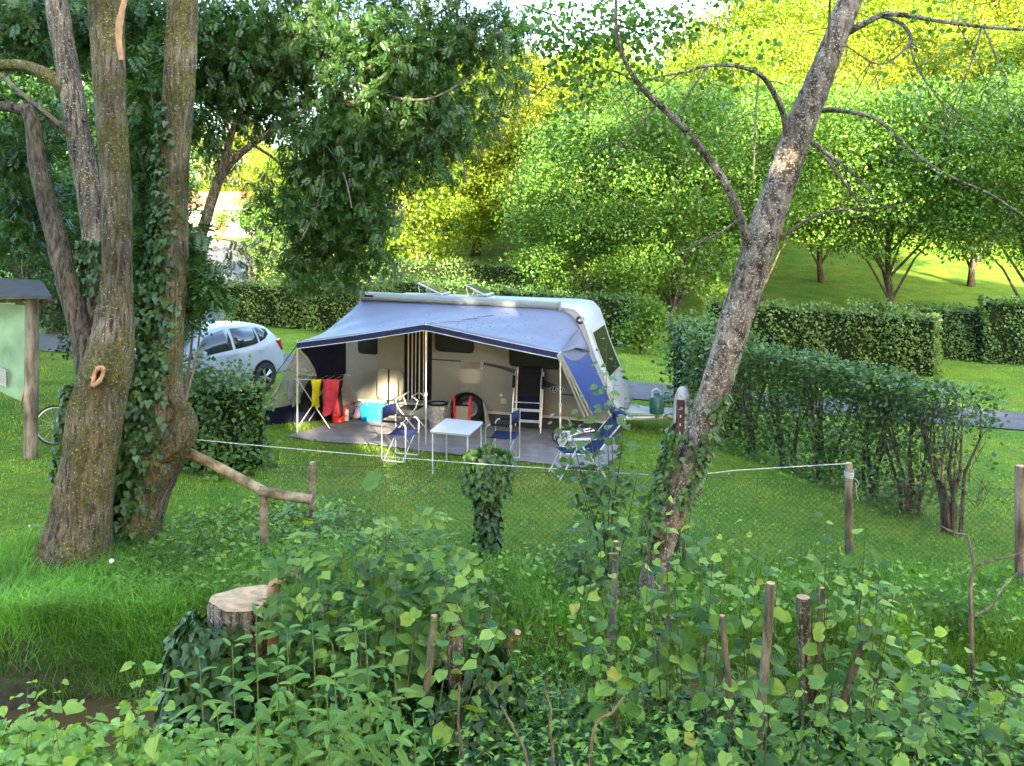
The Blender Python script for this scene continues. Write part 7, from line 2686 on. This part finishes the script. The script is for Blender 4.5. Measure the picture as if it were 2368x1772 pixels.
# nettles
net = [(440, 5.6, 1420), (500, 5.5, 1400), (545, 5.4, 1330), (590, 5.5, 1420), (640, 5.3, 1480), (680, 5.5, 1330), (730, 5.4, 1390), (760, 5.2, 1460), (800, 5.4, 1360), (830, 5.3, 1480), (700, 5.0, 1500), (560, 5.0, 1520), (620, 5.6, 1360), (860, 5.5, 1420), (480, 5.1, 1540), (770, 5.6, 1320), (900, 5.1, 1540), (400, 5.2, 1560)]
for i, (px, Y, ty) in enumerate(net):
    b = D(px, 1600, Y)
    base = Vector((b.x, Y, gz(b.x, Y)))
    e = D(px + rr.uniform(-12, 12), ty, Y) - base
    t = thing('nettle_plant', 'upright nettle with paired pointed leaves in front of the stump', 'nettle', tuple(base), 0, 'nettles in front of the stump')
    MB().tube([(0, 0, -0.05), tuple(e * 0.5 + Vector((0.03, 0, 0))), tuple(e)], [0.008, 0.006, 0.003], 5).build('stem', M['stem_green'], t, smooth=True)
    a0_ = rr.uniform(0, 3.14)
    n_ = 10
    for k in range(n_):
        f = 0.30 + 0.70 * k / (n_ - 1)
        p = Vector(e) * f
        a = a0_ + (k % 2) * 1.57 + rr.uniform(-.2, .2)
        s = 0.20 * (1.0 - 0.72 * (k / n_) ** 2) * rr.uniform(0.85, 1.15)
        for d in (0, math.pi):
            dv_ = Vector((math.cos(a + d), math.sin(a + d), -0.25 + 0.75 * (k / n_) ** 3 * 1.6))
            put_leaf(t, NETT[rr.randrange(2)], p + dv_ * 0.015, dv_, Vector((rr.gauss(0, .2), -0.3, 1)), s)

# slim sapling in front of the caravan nose and shoots by the leaning tree
SM = [leaf_mesh('leaf', ovate(0.42, 5, 0.08), M['lf_mid'], -0.15), leaf_mesh('leaf', ovate(0.45, 5, 0.10), M['lf_hedge2'], -0.2)]
b = D(1310, 1190, 10.2)
base = Vector((b.x, 10.2, gz(b.x, 10.2)))
stems = [stem_to(px, py, 10.2 + rr.uniform(-.2, .2), base, 0.06) for px, py in [(1310, 735), (1330, 780), (1270, 850), (1350, 870), (1230, 900), (1290, 960), (1340, 1000), (1380, 1010), (1250, 1000), (1210, 890)]]
sapling('slim_sapling', 'slim sapling with small dark leaves in front of the caravan nose', base, stems, SM, 0.115, rr, None, per=30, bare=0.35, r0=0.009, spread=1.6)
b = D(1475, 1110, 10.6)
base = Vector((b.x, 10.6, gz(b.x, 10.6)))
stems = [stem_to(px, py, 10.6, base, 0.04) for px, py in [(1460, 760), (1500, 690), (1430, 880), (1540, 700)]]
sapling('slim_sapling', 'thin leafy shoots climbing behind the leaning trunk', base, stems, SM, 0.085, rr, None, per=20, bare=0.25, r0=0.008, spread=1.4)
b = D(1250, 1270, 9.9)
base = Vector((b.x, 9.9, gz(b.x, 9.9)))
stems = [stem_to(px, py, 9.9, base, 0.08) for px, py in [(1230, 1150), (1260, 1130), (1290, 1140), (1330, 1130), (1280, 1190), (1230, 1210), (1350, 1180)]]
sapling('bank_bush', 'small leafy bush on the bank left of the leaning tree', base, stems, SM, 0.09, rr, None, 'bush', per=26, bare=0.1, r0=0.008, spread=1.8)
# bramble arch shoots bottom left
for i, (px, Y, ty) in enumerate([(60, 5.9, 1480), (130, 5.8, 1470), (290, 6.0, 1440), (320, 6.0, 1430), (345, 5.9, 1450), (200, 5.6, 1530), (30, 5.4, 1560), (100, 5.2, 1590)]):
    b = D(px, 1600, Y)
    base = Vector((b.x, Y, gz(b.x, Y)))
    sapling('bramble_shoot', 'bramble shoot with pale green leaves in the left foreground', base, [stem_to(px + rr.uniform(-25, 25), ty, Y, base, 0.08)], [BROAD[0], BROAD[1]], 0.10, rr, 'bramble shoots in the left foreground', 'bramble', per=11, bare=0.35, stem_mat='stem_green', r0=0.006)

# ------------------------------------------------------------------ small things
p = G(258, 1350)
t = thing('dandelion_clock', 'white dandelion seed head on a tall stalk by the mossy tree', 'dandelion', tuple(p))
h = CAMH - (1298 - HY) / FPX * p.y - p.z
MB().tube([(-0.06, 0, 0), (-0.03, 0, h * 0.5), (0, 0, h)], 0.005, 5).build('stalk', M['stem_green'], t)
bm = bmesh.new()
bmesh.ops.create_icosphere(bm, subdivisions=2, radius=0.028)
me = bpy.data.meshes.new('seed_head')
bm.to_mesh(me)
bm.free()
me.materials.append(M['stripe_w'])
link('seed_head', me, t).location = (0, 0, h)
p = G(78, 1228)
t = thing('litter', 'crumpled white paper litter lying on the grass', 'litter', (p.x, p.y, p.z + 0.03), R(35))
mb = MB()
vs = []
for i in range(5):
    for j in range(4):
        vs.append(((i - 2) * 0.03, (j - 1.5) * 0.022, 0.02 * rng.normal() + 0.025))
mb.add(vs, [(i * 4 + j, i * 4 + 4 + j, i * 4 + 5 + j, i * 4 + 1 + j) for i in range(4) for j in range(3)])
mb.build('paper', M['white_plastic'], t)
